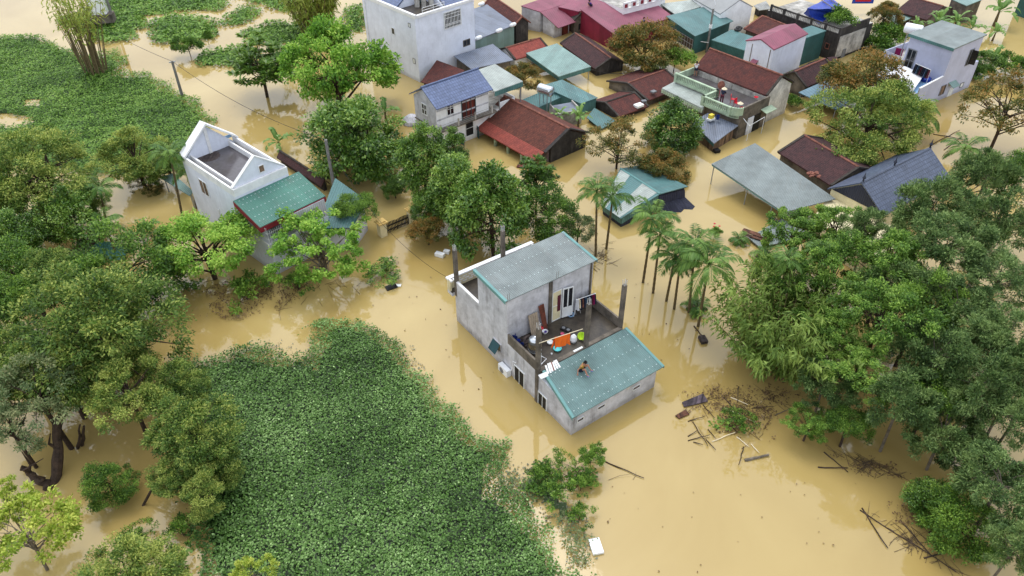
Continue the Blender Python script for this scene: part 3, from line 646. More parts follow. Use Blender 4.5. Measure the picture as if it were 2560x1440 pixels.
# tarpaulin
tp = MB(); nx, ny = 10, 8; cs = [np.array(F.p(*q)) for q in ((.5,-4.5,2.45),(5.4,-3.9,2.5),(6.3,-.9,2.9),(1.7,-.75,3.0))]
random.seed(4)
G = [[None]*(ny+1) for _ in range(nx+1)]
for i in range(nx+1):
    for j in range(ny+1):
        s, t_ = i/nx, j/ny; q = (cs[0]*(1-s)+cs[1]*s)*(1-t_)+(cs[3]*(1-s)+cs[2]*s)*t_; q = q+np.array([0,0,.35*math.sin(math.pi*s)*math.sin(math.pi*t_)+.07*math.sin(9*s+3*t_)+random.uniform(-.03,.03)])
        if j == 0: q = q+np.array([-F.v[0]*.2,-F.v[1]*.2,-.5])
        G[i][j] = q
for i in range(nx):
    for j in range(ny): tp.face([G[i][j],G[i+1][j],G[i+1][j+1],G[i][j+1]])
tag(tp.build('tarpaulin','tarp_white',smooth=True),'white striped tarpaulin stretched over the front terrace of the blue-grey house','tarpaulin')

# ---------------------------------------------------------------- tiled house with the green balustraded terrace
cb = crop(1620,120,5.142)
F = Frame((*cb(1080,1160),0),(*cb(1760,830),0),(*cb(200,600),0)); FB = F
H = thing('terrace_house', 'old brown tiled house fronted by a flat terrace with a pale green balustrade', 'house', F.p(5,4.5,0))
prof = [(4.95,-.8),(4.95,3.3),(6.95,4.75),(9.2,3.45),(9.2,-.8)]
MB().hexa([F.p(a,0,z) for a,z in prof],[F.p(a,9.4,z) for a,z in prof]).build('wall','whitewash',H)
r_ = MB(); r_.slab([F.p(4.75,-.1,3.4),F.p(6.95,-.1,5.0),F.p(6.95,9.6,5.0),F.p(4.75,9.6,3.4)],.13); r_.slab([F.p(6.95,-.1,5.0),F.p(9.4,-.1,3.6),F.p(9.4,9.6,3.6),F.p(6.95,9.6,5.0)],.13)
ro = r_.build('roof','brown_tile',H); MB().tube([F.p(6.95,-.1,5.0),F.p(6.95,9.6,5.0)],.12,6).build('ridge_cap','ridge_tile',ro)
v = MB()
for q0,q1 in (((4.75,3.4),(6.95,5.0)),((6.95,5.0),(9.4,3.6))): v.hexa([F.p(q,b,z-.1) for q,z,b in ((*q0,-.16),(*q0,.1),(*q1,.1),(*q1,-.16))],[F.p(q,b,z+.06) for q,z,b in ((*q0,-.16),(*q0,.1),(*q1,.1),(*q1,-.16))])
v.build('verge','moss_ridge',H)
MB().box(F,1.9,4.945,4.1,9.7,-.8,2.6,0,1).build('terrace',['grime_white','wet_slab'],H)
MB().box(F,.1,4.945,-.4,4.095,-.8,2.6,0,1).build('terrace',['concrete_dark','wet_slab'],H)
MB().box(F,4.7,4.944,-.3,9.6,2.602,3.2).build('low_wall','grime_white',H)
bl = MB(); rail_ = MB(); pan = MB()
def balus(p0, p1, n):
    a = np.array(p0); b = np.array(p1); d = b-a; L_ = np.linalg.norm(d); t_ = d/L_; nn = np.array([-t_[1], t_[0]])
    def seg(m_, s0, s1, w_, z0, z1):
        c = [F.p(*(a+t_*s+nn*o),0)[:2] for s,o in ((s0,-w_),(s1,-w_),(s1,w_),(s0,w_))]; m_.hexa([(x,y,z0) for x,y in c],[(x,y,z1) for x,y in c])
    seg(rail_, 0, L_, .13, 3.3, 3.42); seg(rail_, 0, L_, .12, 2.45, 2.72)
    for k in range(n): s = L_*(k+.5)/n; seg(bl, s-.055, s+.055, .06, 2.722, 3.298)
    for s in (0, L_): seg(rail_, s-.16, s+.16, .16, 2.4, 3.44)
balus((1.85,9.75),(1.85,4.1),24); balus((1.85,4.1),(-.35,4.1),7); balus((-.4,4.1),(-.4,.7),14)
seg_pts = [(-.4+.9*(1-math.cos(t_)), .7-1.1*math.sin(t_)) for t_ in np.linspace(0, math.pi/2, 7)]
for p0, p1 in zip(seg_pts[:-1], seg_pts[1:]): 
    c = [F.p(p0[0],p0[1],0)[:2],F.p(p1[0],p1[1],0)[:2],F.p(p1[0]+.1,p1[1]+.16,0)[:2],F.p(p0[0]+.16,p0[1]+.1,0)[:2]]
    pan.hexa([(x,y,2.35) for x,y in c],[(x,y,3.43) for x,y in c])
fl_ = MB(); fl_.hexa([F.p(a,b,2.3) for a,b in [(-.38,4.05)]+seg_pts+[(.5,4.05)]],[F.p(a,b,2.59) for a,b in [(-.38,4.05)]+seg_pts+[(.5,4.05)]]); fl_.build('balcony_slab',['mint','wet_slab'],H)
pan.build('corner_panel','mint',H); r0 = rail_.build('handrail','mint',H); bl.build('balusters','mint',H)
p_=MB(); p_.box(F,.6,4.9,-.42,-.2,2.602,3.4); p_.build('parapet','concrete_dark',H)
MB().box(F,2.05,4.9,9.55,9.7,2.602,3.4).build('parapet','mint',H)
pn=MB(); pn.box(F,1.6,2.6,-.46,-.403,-.3,1.9); pn.build('side_door','pale_wall',H)
pn=MB(); pn.box(F,2.7,3.8,-.46,-.403,-.3,1.9); pn.build('side_door','black',H)
MB().slab([F.p(3.6,-.42,2.3),F.p(5.4,-.42,2.3),F.p(5.4,-1.2,2.1),F.p(3.6,-1.2,2.1)],.06).build('side_canopy','mint',H)
P4=[(*cb(180,515),2.15),(*cb(710,780),2.1),(*cb(770,590),2.3),(*cb(385,405),2.3)]
Pw=quadpts(P4); MB().slab(Pw,.16).build('porch_roof','pale_grey_roof',H)
e_=MB(); a,b=np.array(Pw[0]),np.array(Pw[1]); n_=int(np.linalg.norm(b-a)/.3)
for k in range(n_):
    s0,s1=a+(b-a)*k/n_,a+(b-a)*(k+.8)/n_; dn=np.array([F.u[0],F.u[1],0])*.04
    e_.hexa([s0-dn-[0,0,.55],s1-dn-[0,0,.5],s1-[0,0,.5],s0-[0,0,.55]],[s0-dn-[0,0,.162],s1-dn-[0,0,.162],s1-[0,0,.162],s0-[0,0,.162]])
e_.build('porch_fringe','mint',H)
for k in (.55,.62):
    q=a+(b-a)*k+np.array([F.u[0],F.u[1],0])*.3; MB().tube([(q[0],q[1],-.8),(q[0],q[1],2.0)],.06,6).build('porch_post','frame_white',H)
pf=MB()
pf.tube([F.p(.7,-1.3,-.8),F.p(.7,-1.3,1.7),F.p(3.2,-1.3,1.9),F.p(3.2,-1.3,-.8)],.035,5); pf.tube([F.p(.7,-1.3,1.7),F.p(.7,-.42,2.2)],.035,5)
pf.build('pipe_frame','frame_white',H)
shed('lean_to_shed','low shed with a wet blue-grey metal roof below the green balustrade','shed',[(*cb(562,965),1.55),(*cb(850,1222),1.2),(*cb(1160,1000),1.55),(*cb(770,825),1.95)],'slate_roof','brown_board',fascia=((0,'dark_teal_wall'),))

# ---------------------------------------------------------------- sheds, canopies and old roofs
c3 = crop(1280,0,3.428); cr_ = crop(1700,300,2.4); ct = crop(1440,390,6.856); cu = crop(1620,0,7.529); cd = crop(1880,0,7.2); cx = crop(2200,0,7.111); cw = crop(1180,0,8.0); cv = crop(1880,140,9.0); cm = crop(1280,0,6.737)
def C4(c, *pts): return [(*c(x,y),z) for x,y,z in pts]
shed('carport','pale teal metal carport roof on posts beside dark brown tiles','carport',C4(c3,(120,455,1.75),(400,655,1.5),(678,570,1.7),(385,370,2.0)),'pale_teal_roof',None,posts=(0,1,2,3),fascia=((1,'teal_wall'),(0,'dark_teal_wall')),fh=.45)
gable('tile_house','dark brown tiled house with a sooty gable behind the pale teal carport',*C4(c3,(415,372,1.0),(690,600,1.0),(515,285,2.0),(845,492,2.0)),'dark_tile','concrete_black',verge='moss_ridge')
gable('small_tile_house','small red tiled roof on a white wall, between the carport and the slate coloured roof',*C4(cw,(850,1195,1.4),(1500,960,1.4),(640,925,2.25),(1355,757,2.25)),'bright_tile','white_wall',verge='moss_ridge')
shed('flat_shed','blue-grey metal roof with pale sheets against the tall pale house','shed',C4(cw,(40,815,2.75),(865,492,2.75),(300,85,3.2),(-500,350,3.2)),'slate_roof','pale_teal_roof',inset=.12)
gable('weathered_house','old tiled house with a tall stained gable beside the maroon roofs',*C4(cw,(230,75,2.6),(850,500,2.6),(425,-90,3.6),(1015,332,3.6)),'brown_tile','concrete_black',verge='ridge_tile',gover=.05)
shed('slate_shed','slate grey sheet roof tucked between the tall pale house and the canopy','shed',C4(c1,(940,480,1.9),(1090,590,1.7),(1452,515,1.7),(1275,375,2.0)),'slate_roof','concrete_dark')
shed('tile_shed','small rusty tiled roof between the tall pale house and the white house','shed',C4(c1,(795,515,2.2),(660,700,1.2),(900,790,1.2),(1030,600,2.2)),'brown_tile','concrete_black')
t_,P_=shed('teal_shed','bright teal metal shed roof in front of the water tank','shed',C4(c3,(250,735,1.6),(590,885,1.4),(735,838,1.4),(430,680,1.7)),'deep_teal_roof','teal_wall',inset=.1,rows=(.5,))
shed('teal_shed','lower teal sheet roof behind the steel water tank','shed',C4(c3,(60,865,1.1),(215,925,1.0),(450,820,1.2),(285,772,1.3)),'deep_teal_roof','teal_wall',inset=.1)
shed('sunken_lean_to','small teal lean-to roof almost touching the water beside a banana plant','lean-to',C4(c3,(640,1012,.45),(765,1102,.3),(888,1037,.35),(705,920,.75)),'deep_teal_roof','concrete_black')
gable('sunken_house','drowned brown tiled house with its eaves near the water, left of the pale porch roof',*C4(c3,(1140,872,.85),(1450,742,.85),(1005,695,1.75),(1335,588,1.75)),'brown_tile','concrete_dark',ridge='ridge_tile',verge='moss_ridge')
gable('sunken_hut','small drowned hut with pale-spotted brown tiles and a foam box on its eave',*C4(c3,(890,1008,.6),(1140,917,.6),(822,865,1.35),(1075,785,1.35)),'brown_tile','concrete_black',ridge='moss_ridge',verge='moss_ridge')
shed('metal_canopy','long pale grey-green metal canopy standing open on thin posts over the water','canopy',C4(cr_,(190,260,2.2),(622,556,1.6),(935,470,2.1),(450,140,2.7)),'grey_roof',None,posts=(0,(0,.5),(0,.85),1,2,3),fascia=((0,'teal_trim'),),fh=.12)
gable('tile_house','low house with plum coloured tiles behind the long metal canopy',*C4(cr_,(600,200,1.9),(890,385,1.9),(735,85,3.0),(1085,290,3.0)),'dark_tile','concrete_dark',verge='moss_ridge',back=.9)
t_,W_,L_,rn=gable('navy_roof_house','house with a steep navy blue tiled roof and ridge finials rising above the trees',*C4(cr_,(1640,345,2.5),(1235,590,2.5),(1515,182,4.4),(1100,370,4.4)),'navy_tile','cream',ridge='navy_tile',back=1.05)
for s in (.15,.55*L_,L_-.15):
    m_=MB(); m_.lathe(W_(s,rn,4.4),[(.1,0),(.06,.25),(.16,.4),(.05,.6),(.02,.9)],8); m_.build('finial','navy_wall',t_)
q=MB(); q.hexa([W_(L_-.1,.35,2.5),W_(L_-.1,2*rn-.3,2.5),W_(L_-.1,rn,4.15)],[W_(L_-.04,.35,2.5),W_(L_-.04,2*rn-.3,2.5),W_(L_-.04,rn,4.15)]); q.build('gable_cladding','navy_wall',t_)
shed('cream_house','flat cream roof terrace glimpsed between the trees below the navy roof','house',C4(cr_,(780,610,1.7),(1150,850,1.7),(1400,700,1.7),(900,455,1.7)),'cream','cream',inset=.02,th=.25)
shed('floating_platform','grey sheet platform just above the water below the long canopy','platform',C4(cr_,(412,705,.32),(480,765,.25),(800,690,.4),(610,590,.5)),'grey_roof','old_wood')
# teal gabled shed with netting
P6=quadpts(C4(ct,(765,1072,1.1),(425,832,1.1),(1440,650,1.95),(762,215,1.95),(1920,520,1.3),(1150,148,1.3)))
H=thing('gabled_shed','teal gabled shed with pale translucent sheets and dark netting hanging at its end','shed',(*((np.array(P6[2])+np.array(P6[3]))/2)[:2],0))
def lerp(a,b,t): return tuple(np.array(a)*(1-t)+np.array(b)*t)
m_=MB(); m_.slab([P6[0],P6[1],P6[3],P6[2]],.07); m_.slab([P6[2],P6[3],P6[5],P6[4]],.07); ro=m_.build('roof','deep_teal_roof',H)
m_=MB()
for t0,t1 in ((.06,.42),(.74,.98)): m_.slab([tuple(np.array(lerp(P6[0],P6[1],t0))+[0,0,.02]),tuple(np.array(lerp(P6[0],P6[1],t1))+[0,0,.02]),tuple(np.array(lerp(P6[2],P6[3],t1))+[0,0,.02]),tuple(np.array(lerp(P6[2],P6[3],t0))+[0,0,.02])],.012)
m_.build('pale_sheet','pale_grey_roof',ro)
MB().tube([P6[2],P6[3]],.1,6).build('ridge_cap','teal_trim',ro)
I=[np.array(p) for p in P6]; cc=sum(I)/6; J=[p+(cc-p)*np.array([.07,.07,0]) for p in I]
b_=[J[0],J[2],J[4],J[5],J[3],J[1]]; MB().hexa([(q[0],q[1],-.7) for q in b_],[(q[0],q[1],q[2]-.12) for q in b_]).build('wall','navy_wall',H)
m_=MB(); 
for a,b in ((J[0],J[2]),(J[1],J[0])):
    t_=np.array([b[1]-a[1],a[0]-b[0],0]); t_=t_/np.linalg.norm(t_)*.05
    sg=1 if (a+t_-cc)@t_>0 else -1; t_=t_*sg
    m_.hexa([a+t_*.2-[0,0,.75],b+t_*.2-[0,0,.75],b+t_-[0,0,.75],a+t_-[0,0,.75]],[a+t_*.2-[0,0,.13],b+t_*.2-[0,0,.13],b+t_-[0,0,.13],a+t_-[0,0,.13]])
m_.build('cladding','teal_wall',H)
nt_=MB(); top=[J[2]+(J[4]-J[2])*k/6 for k in range(7)]
dirn=np.array([J[2][0]-J[3][0],J[2][1]-J[3][1],0]); dirn/=np.linalg.norm(dirn)
rows_=[]
for k,p in enumerate(top): rows_.append([p-[0,0,.25]+dirn*.1, p-[0,0,1.0]+dirn*(.25+.1*(k%2)), np.array([p[0],p[1],.02])+dirn*(.6+.35*(k%2)+.15*k), np.array([p[0],p[1],-.15])+dirn*(1.3+.3*(k%2)+.2*k)])
for k in range(6):
    for j in range(3): nt_.face([rows_[k][j],rows_[k+1][j],rows_[k+1][j+1],rows_[k][j+1]])
nt_.build('netting','net_dark',H,smooth=True)

# maroon roofs, top centre
H,_=shed('maroon_roof_house','grey walled house with the left maroon metal roof and a brown door','house',C4(cm,(150,95,3.1),(480,200,2.75),(1090,5,2.75),(760,-110,3.1)),'maroon_roof','concrete',inset=.06)
P=quadpts(C4(cm,(480,202,2.74),(780,470,1.75),(1080,365,1.75),(770,112,2.74))); MB().slab(P,.08).build('porch_roof','maroon_roof',H)
I=inset_poly(P,.25); I[1]=I[0]+(I[1]-I[0])*.75; I[2]=I[3]+(I[2]-I[3])*.75
MB().hexa([(q[0],q[1],-.7) for q in I],[(q[0],q[1],q[2]-.1) for q in I]).build('porch_wall','concrete',H)
d0=I[1]+(I[2]-I[1])*.5; d1=I[1]+(I[2]-I[1])*.92; t_=np.array([d1[1]-d0[1],d0[0]-d1[0],0]); t_=t_/np.linalg.norm(t_)*.04
sg=1 if t_[1]<0 else -1; t_=t_*sg
MB().hexa([(d0[0],d0[1],-.5),(d1[0],d1[1],-.5),(d1[0]+t_[0],d1[1]+t_[1],-.5),(d0[0]+t_[0],d0[1]+t_[1],-.5)],[(d0[0],d0[1],1.55),(d1[0],d1[1],1.55),(d1[0]+t_[0],d1[1]+t_[1],1.55),(d0[0]+t_[0],d0[1]+t_[1],1.55)]).build('door','door_brown',H)
shed('maroon_annex','maroon metal roof wing with a dark red side, behind the brown door porch','house',C4(cm,(772,110,2.95),(1120,195,2.9),(1610,45,3.2),(1250,-60,3.2)),'maroon_roof','maroon_wall',inset=.05)
shed('maroon_roof_house','largest maroon metal roof with dark red cladding, where two people sit','house',[(*cm(1150,155),3.2),(*cm(1750,597),2.15),(1684,42,2.15),(1596,-24,3.3)],'maroon_roof','maroon_wall',inset=.1)
shed('maroon_awning','low maroon awning at the right end of the largest maroon roof','awning',C4(cu,(120,445,1.9),(205,605,1.3),(530,480,1.3),(395,365,1.9)),'maroon_roof',None,posts=(1,2))
t_,W_,L_,rn = gable('grey_outhouse','narrow grey building with a mossy gable against the dark red cladding',*C4(cm,(945,262,1.9),(1012,312,1.9),(1130,192,2.75),(1197,242,2.75)),'moss_ridge','concrete_dark',verge='moss_ridge',over=.05,gover=.05)
m_=MB(); m_.hexa([W_(L_-.06,rn*.75,.5),W_(L_-.06,rn*1.25,.5),W_(L_+.0,rn*1.25,.5),W_(L_+.0,rn*.75,.5)],[W_(L_-.06,rn*.75,1.3),W_(L_-.06,rn*1.25,1.3),W_(L_,rn*1.25,1.3),W_(L_,rn*.75,1.3)]); m_.build('window','black',t_)
F=Frame((*cm(1880,165),3.3),(*cm(2400,30),3.3),(*cm(1840,60),4.3))
H=thing('balcony_house','white house end with a slotted balcony and small red square panels above the maroon roofs','house',F.p(2.5,2,0))
nb=np.array([-F.u[1],F.u[0]]); F.v=nb if nb[1]>0 else -nb
MB().box(F,0,F.lu+2,.0,5,-.8,3.3,0,1).build('wall',['white_wall','grime_white'],H)
m_=MB(); m_.box(F,-.1,F.lu+2,-.1,.1,3.3,3.42); m_.box(F,-.1,F.lu+2,-.1,.1,4.1,4.22); m_.box(F,-.1,F.lu+2,-.05,.05,3.72,3.8)
for k in range(5): m_.box(F,k*1.4-.1,k*1.4+.75,-.08,.08,3.422,4.098)
m_.build('balcony','coping_white',H)
m_=MB()
for k in range(5): m_.box(F,k*1.4+.08,k*1.4+.56,-.11,-.082,3.52,4.0)
m_.build('red_panel','red_trim',H)
# upper right cluster
H,P=shed('mesh_front_shed','teal metal shed with a wire mesh front beside the street lamp','shed',C4(cu,(340,312,2.9),(885,672,2.65),(1605,402,2.65),(1090,110,3.1)),'deep_teal_roof','dark_teal_wall',inset=.3)
I=inset_poly(P,.28); a,b=I[0],I[1]; t_=np.array([b[1]-a[1],a[0]-b[0],0]); t_/=np.linalg.norm(t_)
if (a-sum(I)/4)@t_<0: t_=-t_
def wallpanel(m_,a,b,s0,s1,z0,z1,t_,d0,d1,mi=0):
    p0,p1=a+(b-a)*s0,a+(b-a)*s1
    m_.hexa([(*(p0+t_*d0)[:2],z0),(*(p1+t_*d0)[:2],z0),(*(p1+t_*d1)[:2],z0),(*(p0+t_*d1)[:2],z0)],[(*(p0+t_*d0)[:2],z1),(*(p1+t_*d0)[:2],z1),(*(p1+t_*d1)[:2],z1),(*(p0+t_*d1)[:2],z1)],mi)
m_=MB(); wallpanel(m_,a,b,.1,.97,.55,1.9,t_,.0,.04); m_.build('mesh_front',mat('clutter',(86,72,62),.8,.5,4,rgb2=(40,38,36)),H)
m_=MB()
for k in range(10): wallpanel(m_,a,b,.1+.87*k/9-.004,.1+.87*k/9+.004,.55,1.9,t_,.041,.07)
for z in (.55,1.2,1.85): wallpanel(m_,a,b,.1,.97,z,z+.05,t_,.071,.1)
m_.build('mesh_frame','galv',H)
m_=MB(); wallpanel(m_,a,b,-.02,1.0,-.7,.5,t_,.0,.12); m_.build('kerb_wall','cream',H)
gable('white_barn','big white gabled building with a narrow dark door, beyond the street lamp',*C4(cu,(830,-40,3.4),(1395,272,3.4),(1150,-330,4.9),(1715,-25,4.9)),mat('grey_flat',(150,152,152),.6,.06,.4),'white_wall',over=.1,gover=.03,ridge=None,back=.8)
shed('pale_metal_roof','pale grey-green sheet roof between the maroon roof and the white gabled building','shed',C4(cu,(230,75,2.7),(510,262,2.5),(1090,108,2.9),(880,-20,3.2)),'pale_grey_roof','concrete_dark')
F_=None
shed('tyre_roof_shed','teal metal shed whose roof carries two black tyres','shed',C4(cu,(1195,748,2.0),(1900,975,1.9),(2200,760,2.3),(1570,555,2.4)),'deep_teal_roof','dark_teal_wall',inset=.06)
gable('tile_house','small russet tiled roof half hidden behind the maroon capped tower house',*C4(cu,(1850,560,1.9),(2380,790,1.9),(2100,285,3.0),(2600,470,3.0)),'brown_tile','concrete_dark',verge='ridge_tile')
H,W_,L_,rn=gable('tower_house','narrow pale house like a tower with a little maroon gabled roof',*C4(cd,(995,612,4.5),(370,897,4.5),(790,410,5.2),(180,690,5.2)),'maroon_roof','pale_wall',over=.12,gover=.1,ridge=None,back=1.0,zb=-.8)
m_=MB()
for s in (.12,.36,.5,.75,.85): m_.hexa([W_(L_-.1,rn*2*s-.04,-.5),W_(L_-.1,rn*2*s+.04,-.5),W_(L_-.06,rn*2*s+.04,-.5),W_(L_-.06,rn*2*s-.04,-.5)],[W_(L_-.1,rn*2*s-.04,4.3),W_(L_-.1,rn*2*s+.04,4.3),W_(L_-.06,rn*2*s+.04,4.3),W_(L_-.06,rn*2*s-.04,4.3)]) if s in (.12,.75) else None
m_.build('rain_stain','concrete_dark',H)
c_=rn*1.1; m_=MB(); m_.hexa([W_(L_-.1,c_-.3,1.9),W_(L_-.1,c_+.3,1.9),W_(L_-.05,c_+.3,1.9),W_(L_-.05,c_-.3,1.9)],[W_(L_-.1,c_-.3,2.35),W_(L_-.1,c_+.3,2.35),W_(L_-.05,c_+.3,2.35),W_(L_-.05,c_-.3,2.35)]); m_.build('window','glass_dark',H)
MB().slab([W_(L_-.1,c_-.4,2.65),W_(L_-.1,c_+.4,2.65),W_(L_+.4,c_+.4,2.4),W_(L_+.4,c_-.4,2.4)],.05).build('window_hood','maroon_roof',H)
shed('teal_box_shed','tall teal sheet-clad shed joined to the back of the tower house','shed',C4(cd,(890,520,3.7),(955,690,3.5),(1340,552,3.5),(1070,458,3.7)),'deep_teal_roof','dark_teal_wall',inset=.05)
# old terrace house with the blue tarpaulin
F=Frame((*cd(1600,512),4.1),(*cd(360,92),4.1),(*cd(2030,290),4.1)); FK=F
H=thing('old_terrace_house','blackened flat roofed house with a stone balustrade round its cluttered roof terrace','house',F.p(F.lu/2,F.lv/2,0))
MB().box(F,0,F.lu+.5,0,F.lv+1,-.8,3.3,0,1).build('wall',['concrete_black','grime_white'],H)
MB().box(F,-.003+.0,-.003-.06,.3,F.lv-.4,.3,3.0).build('side_render','grime_white',H)
bl=MB(); rl=MB()
rl.box(F,0,F.lu,-.05,.15,3.95,4.1); rl.box(F,0,F.lu,-.05,.15,3.302,3.4); rl.box(F,-.05,.15,.16,F.lv,3.302,4.1)
for k in range(44): a=.15+k*F.lu/44.5; bl.box(F,a,a+.1,0,.1,3.402,3.948)
for k in range(6): a=k*F.lu/5; rl.box(F,a-.14,a+.14,-.08,.18,3.3,4.16)
rl.build('handrail','concrete_black',H); bl.build('balusters','grime_white',H)
opening(H,'window',F,'b',0,.9,1.5,1.2,1.9,-1,'ridge_tile','black',.08,0,0)
opening(H,'door',F,'a',-.06,1.6,2.3,-.3,1.1,-1,'frame_grey','frame_grey',.06,0,0)
tb=MB()
V=lambda x,y,z: at(*cd(x,y),z)
pk=[V(1000,142,5.0),V(1245,5,5.0),V(1480,165,5.0),V(1640,95,4.9),V(925,245,3.8),V(1100,345,3.5),V(1205,440,3.4),V(1450,265,3.9),V(1500,215,4.2),V(1420,-30,5.0)]
for f in ((0,1,2),(0,2,7),(0,7,5),(0,5,4),(5,7,6),(2,8,7),(2,3,8),(1,9,3),(1,3,2)): tb.face([pk[i] for i in f])
tb.v=[(x,y,z+random.uniform(-.06,.06)) for x,y,z in tb.v]
tb=tb.build('tarpaulin','tarp_blue'); bm=bmesh.new(); bm.from_mesh(tb.data); bmesh.ops.remove_doubles(bm,verts=bm.verts,dist=.2); bmesh.ops.subdivide_edges(bm,edges=bm.edges,cuts=3,use_grid_fill=True)
rs=random.Random(3)
for v_ in bm.verts: v_.co+=Vector((rs.uniform(-.05,.05),rs.uniform(-.05,.05),rs.uniform(-.1,.08)))
bm.to_mesh(tb.data); bm.free(); tag(tb,'crumpled bright blue tarpaulin pitched on the blackened roof terrace','tarpaulin')
for (p0,p1) in (((1250,0,5.12),(1490,165,5.1)),((1420,0,5.1),(1560,95,5.0))):
    m_=MB(); m_.tube([V(*p0),V(*p1)],.05,5); tag(m_.build('bamboo_pole','bark_grey'),'pale pole weighing down the blue tarpaulin','pole','poles on the blue tarpaulin')
# further roofs
gable('tile_house','brown tiled roof between the tower house and the blue-grey house',*C4(cv,(1220,705,1.4),(1900,410,1.4),(985,352,2.6),(1665,48,2.6)),'dark_tile','concrete_dark',ridge='ridge_tile',verge='moss_ridge')
shed('blue_sheet_canopy','pale blue ribbed sheet canopy under the orange-leaved tree','canopy',C4(cv,(1045,828,1.35),(1900,1190,1.1),(2640,860,1.1),(1790,480,1.6)),'blue_sheet',None,posts=(0,1,(0,.45),2,3))
shed('dark_tile_shed','tiny dark tiled roof with one patch of red tiles','shed',C4(cv,(1690,30,1.5),(1895,330,1.2),(2070,240,1.2),(1890,5,1.5)),'dark_tile','concrete_black')
shed('concrete_shed','rough concrete shed with a teal roof at the top edge, above the banana plants','shed',C4(cx,(1250,-20,2.7),(1545,97,2.6),(1830,-10,2.7),(1500,-130,2.9)),'pale_teal_roof','concrete_dark',inset=.12)
gable('tile_house','maroon-brown tiled roof with scattered pale tiles above the banana plants',*C4(cx,(300,195,1.5),(870,370,1.5),(540,-50,2.6),(1085,95,2.6)),'dark_tile','concrete_dark',ridge='ridge_tile')
shed('teal_lean_to','small teal roof on posts beside the orange-tinged tree at the top','lean-to',C4(cx,(90,300,1.0),(310,428,.95),(578,312,1.1),(280,200,1.3)),'pale_teal_roof',None,posts=(0,1,2,3))
F=Frame((*cx(2375,262),0),(*cx(2560,322),0),(*cx(2300,0),0))
H=thing('warehouse','dark teal metal warehouse cut off by the right edge of the scene','warehouse',F.p(4,4,0))
MB().box(F,0,16,0,9,-.8,5.5).build('wall','dark_teal_wall',H); MB().slab([F.p(-.3,-.3,5.6),F.p(16,-.3,5.6),F.p(16,9.3,6.1),F.p(-.3,9.3,6.1)],.1).build('roof','deep_teal_roof',H)
shed('asbestos_shed','little patched grey roof at the left end of the blackened balustrade','shed',C4(cd,(30,100,1.2),(130,185,1.0),(350,155,1.0),(250,15,1.3)),mat('asbestos',(176,176,172),.9,.15,1,pat='corr',pitch=.3),'concrete_black')
# water tank house
F=Frame((*c3(400,975),1.6),(*c3(330,900),1.6),(*c3(545,885),1.6))
H=thing('tank_room','small flat concrete room with a low rim beside the steel water tank','hut',F.p(1,1.5,0))
MB().box(F,0,F.lu+.3,0,F.lv,-.7,1.35,0,1).build('wall',['grime_white','slate_roof'],H)
m_=MB(); m_.box(F,0,F.lu+.3,0,.12,1.352,1.6); m_.box(F,0,F.lu+.3,F.lv-.12,F.lv,1.352,1.6); m_.box(F,0,.12,.12,F.lv-.12,1.352,1.6); m_.build('rim','grime_white',H)

# ================================================================ vegetation
rng = np.random.default_rng(7)
def raw_mesh(name, v, f, tone=None, mats=(), smooth=False):
    v = np.asarray(v, np.float32); f = np.asarray(f, np.int32)
    me = bpy.data.meshes.new(name); n, k = f.shape
    me.vertices.add(len(v)); me.vertices.foreach_set('co', v.ravel())
    me.loops.add(n*k); me.loops.foreach_set('vertex_index', f.ravel())
    me.polygons.add(n); me.polygons.foreach_set('loop_start', np.arange(0,n*k,k,dtype=np.int32)); me.polygons.foreach_set('loop_total', np.full(n,k,np.int32))
    if smooth: me.polygons.foreach_set('use_smooth', np.ones(n,bool))
    if tone is not None:
        a = me.attributes.new('tone','FLOAT','POINT'); a.data.foreach_set('value', np.asarray(tone,np.float32))
    for m_ in mats: me.materials.append(m_)
    me.update(); me.validate(); return me
def norm(a): return a/np.maximum(np.linalg.norm(a,axis=-1,keepdims=True),1e-9)
def leaves(P, D, Nn, Ln, Wd, tone, fold=.25):
    """Folded diamond leaves: base P, direction D, up Nn, length Ln, width Wd (arrays)."""
    D = norm(D); S = norm(np.cross(D, Nn)); U = np.cross(S, D); Ln = np.broadcast_to(Ln,(len(P),))[:,None]; Wd = np.broadcast_to(Wd,(len(P),))[:,None]
    b = P; t = P+D*Ln-U*Ln*.12; m_ = P+D*Ln*.45; l = m_+S*Wd*.5+U*Wd*fold; r = m_-S*Wd*.5+U*Wd*fold
    V = np.stack([b,r,t,l],1).reshape(-1,3); Fc = np.arange(len(P)*4).reshape(-1,4)
    return V, Fc, np.repeat(tone,4)
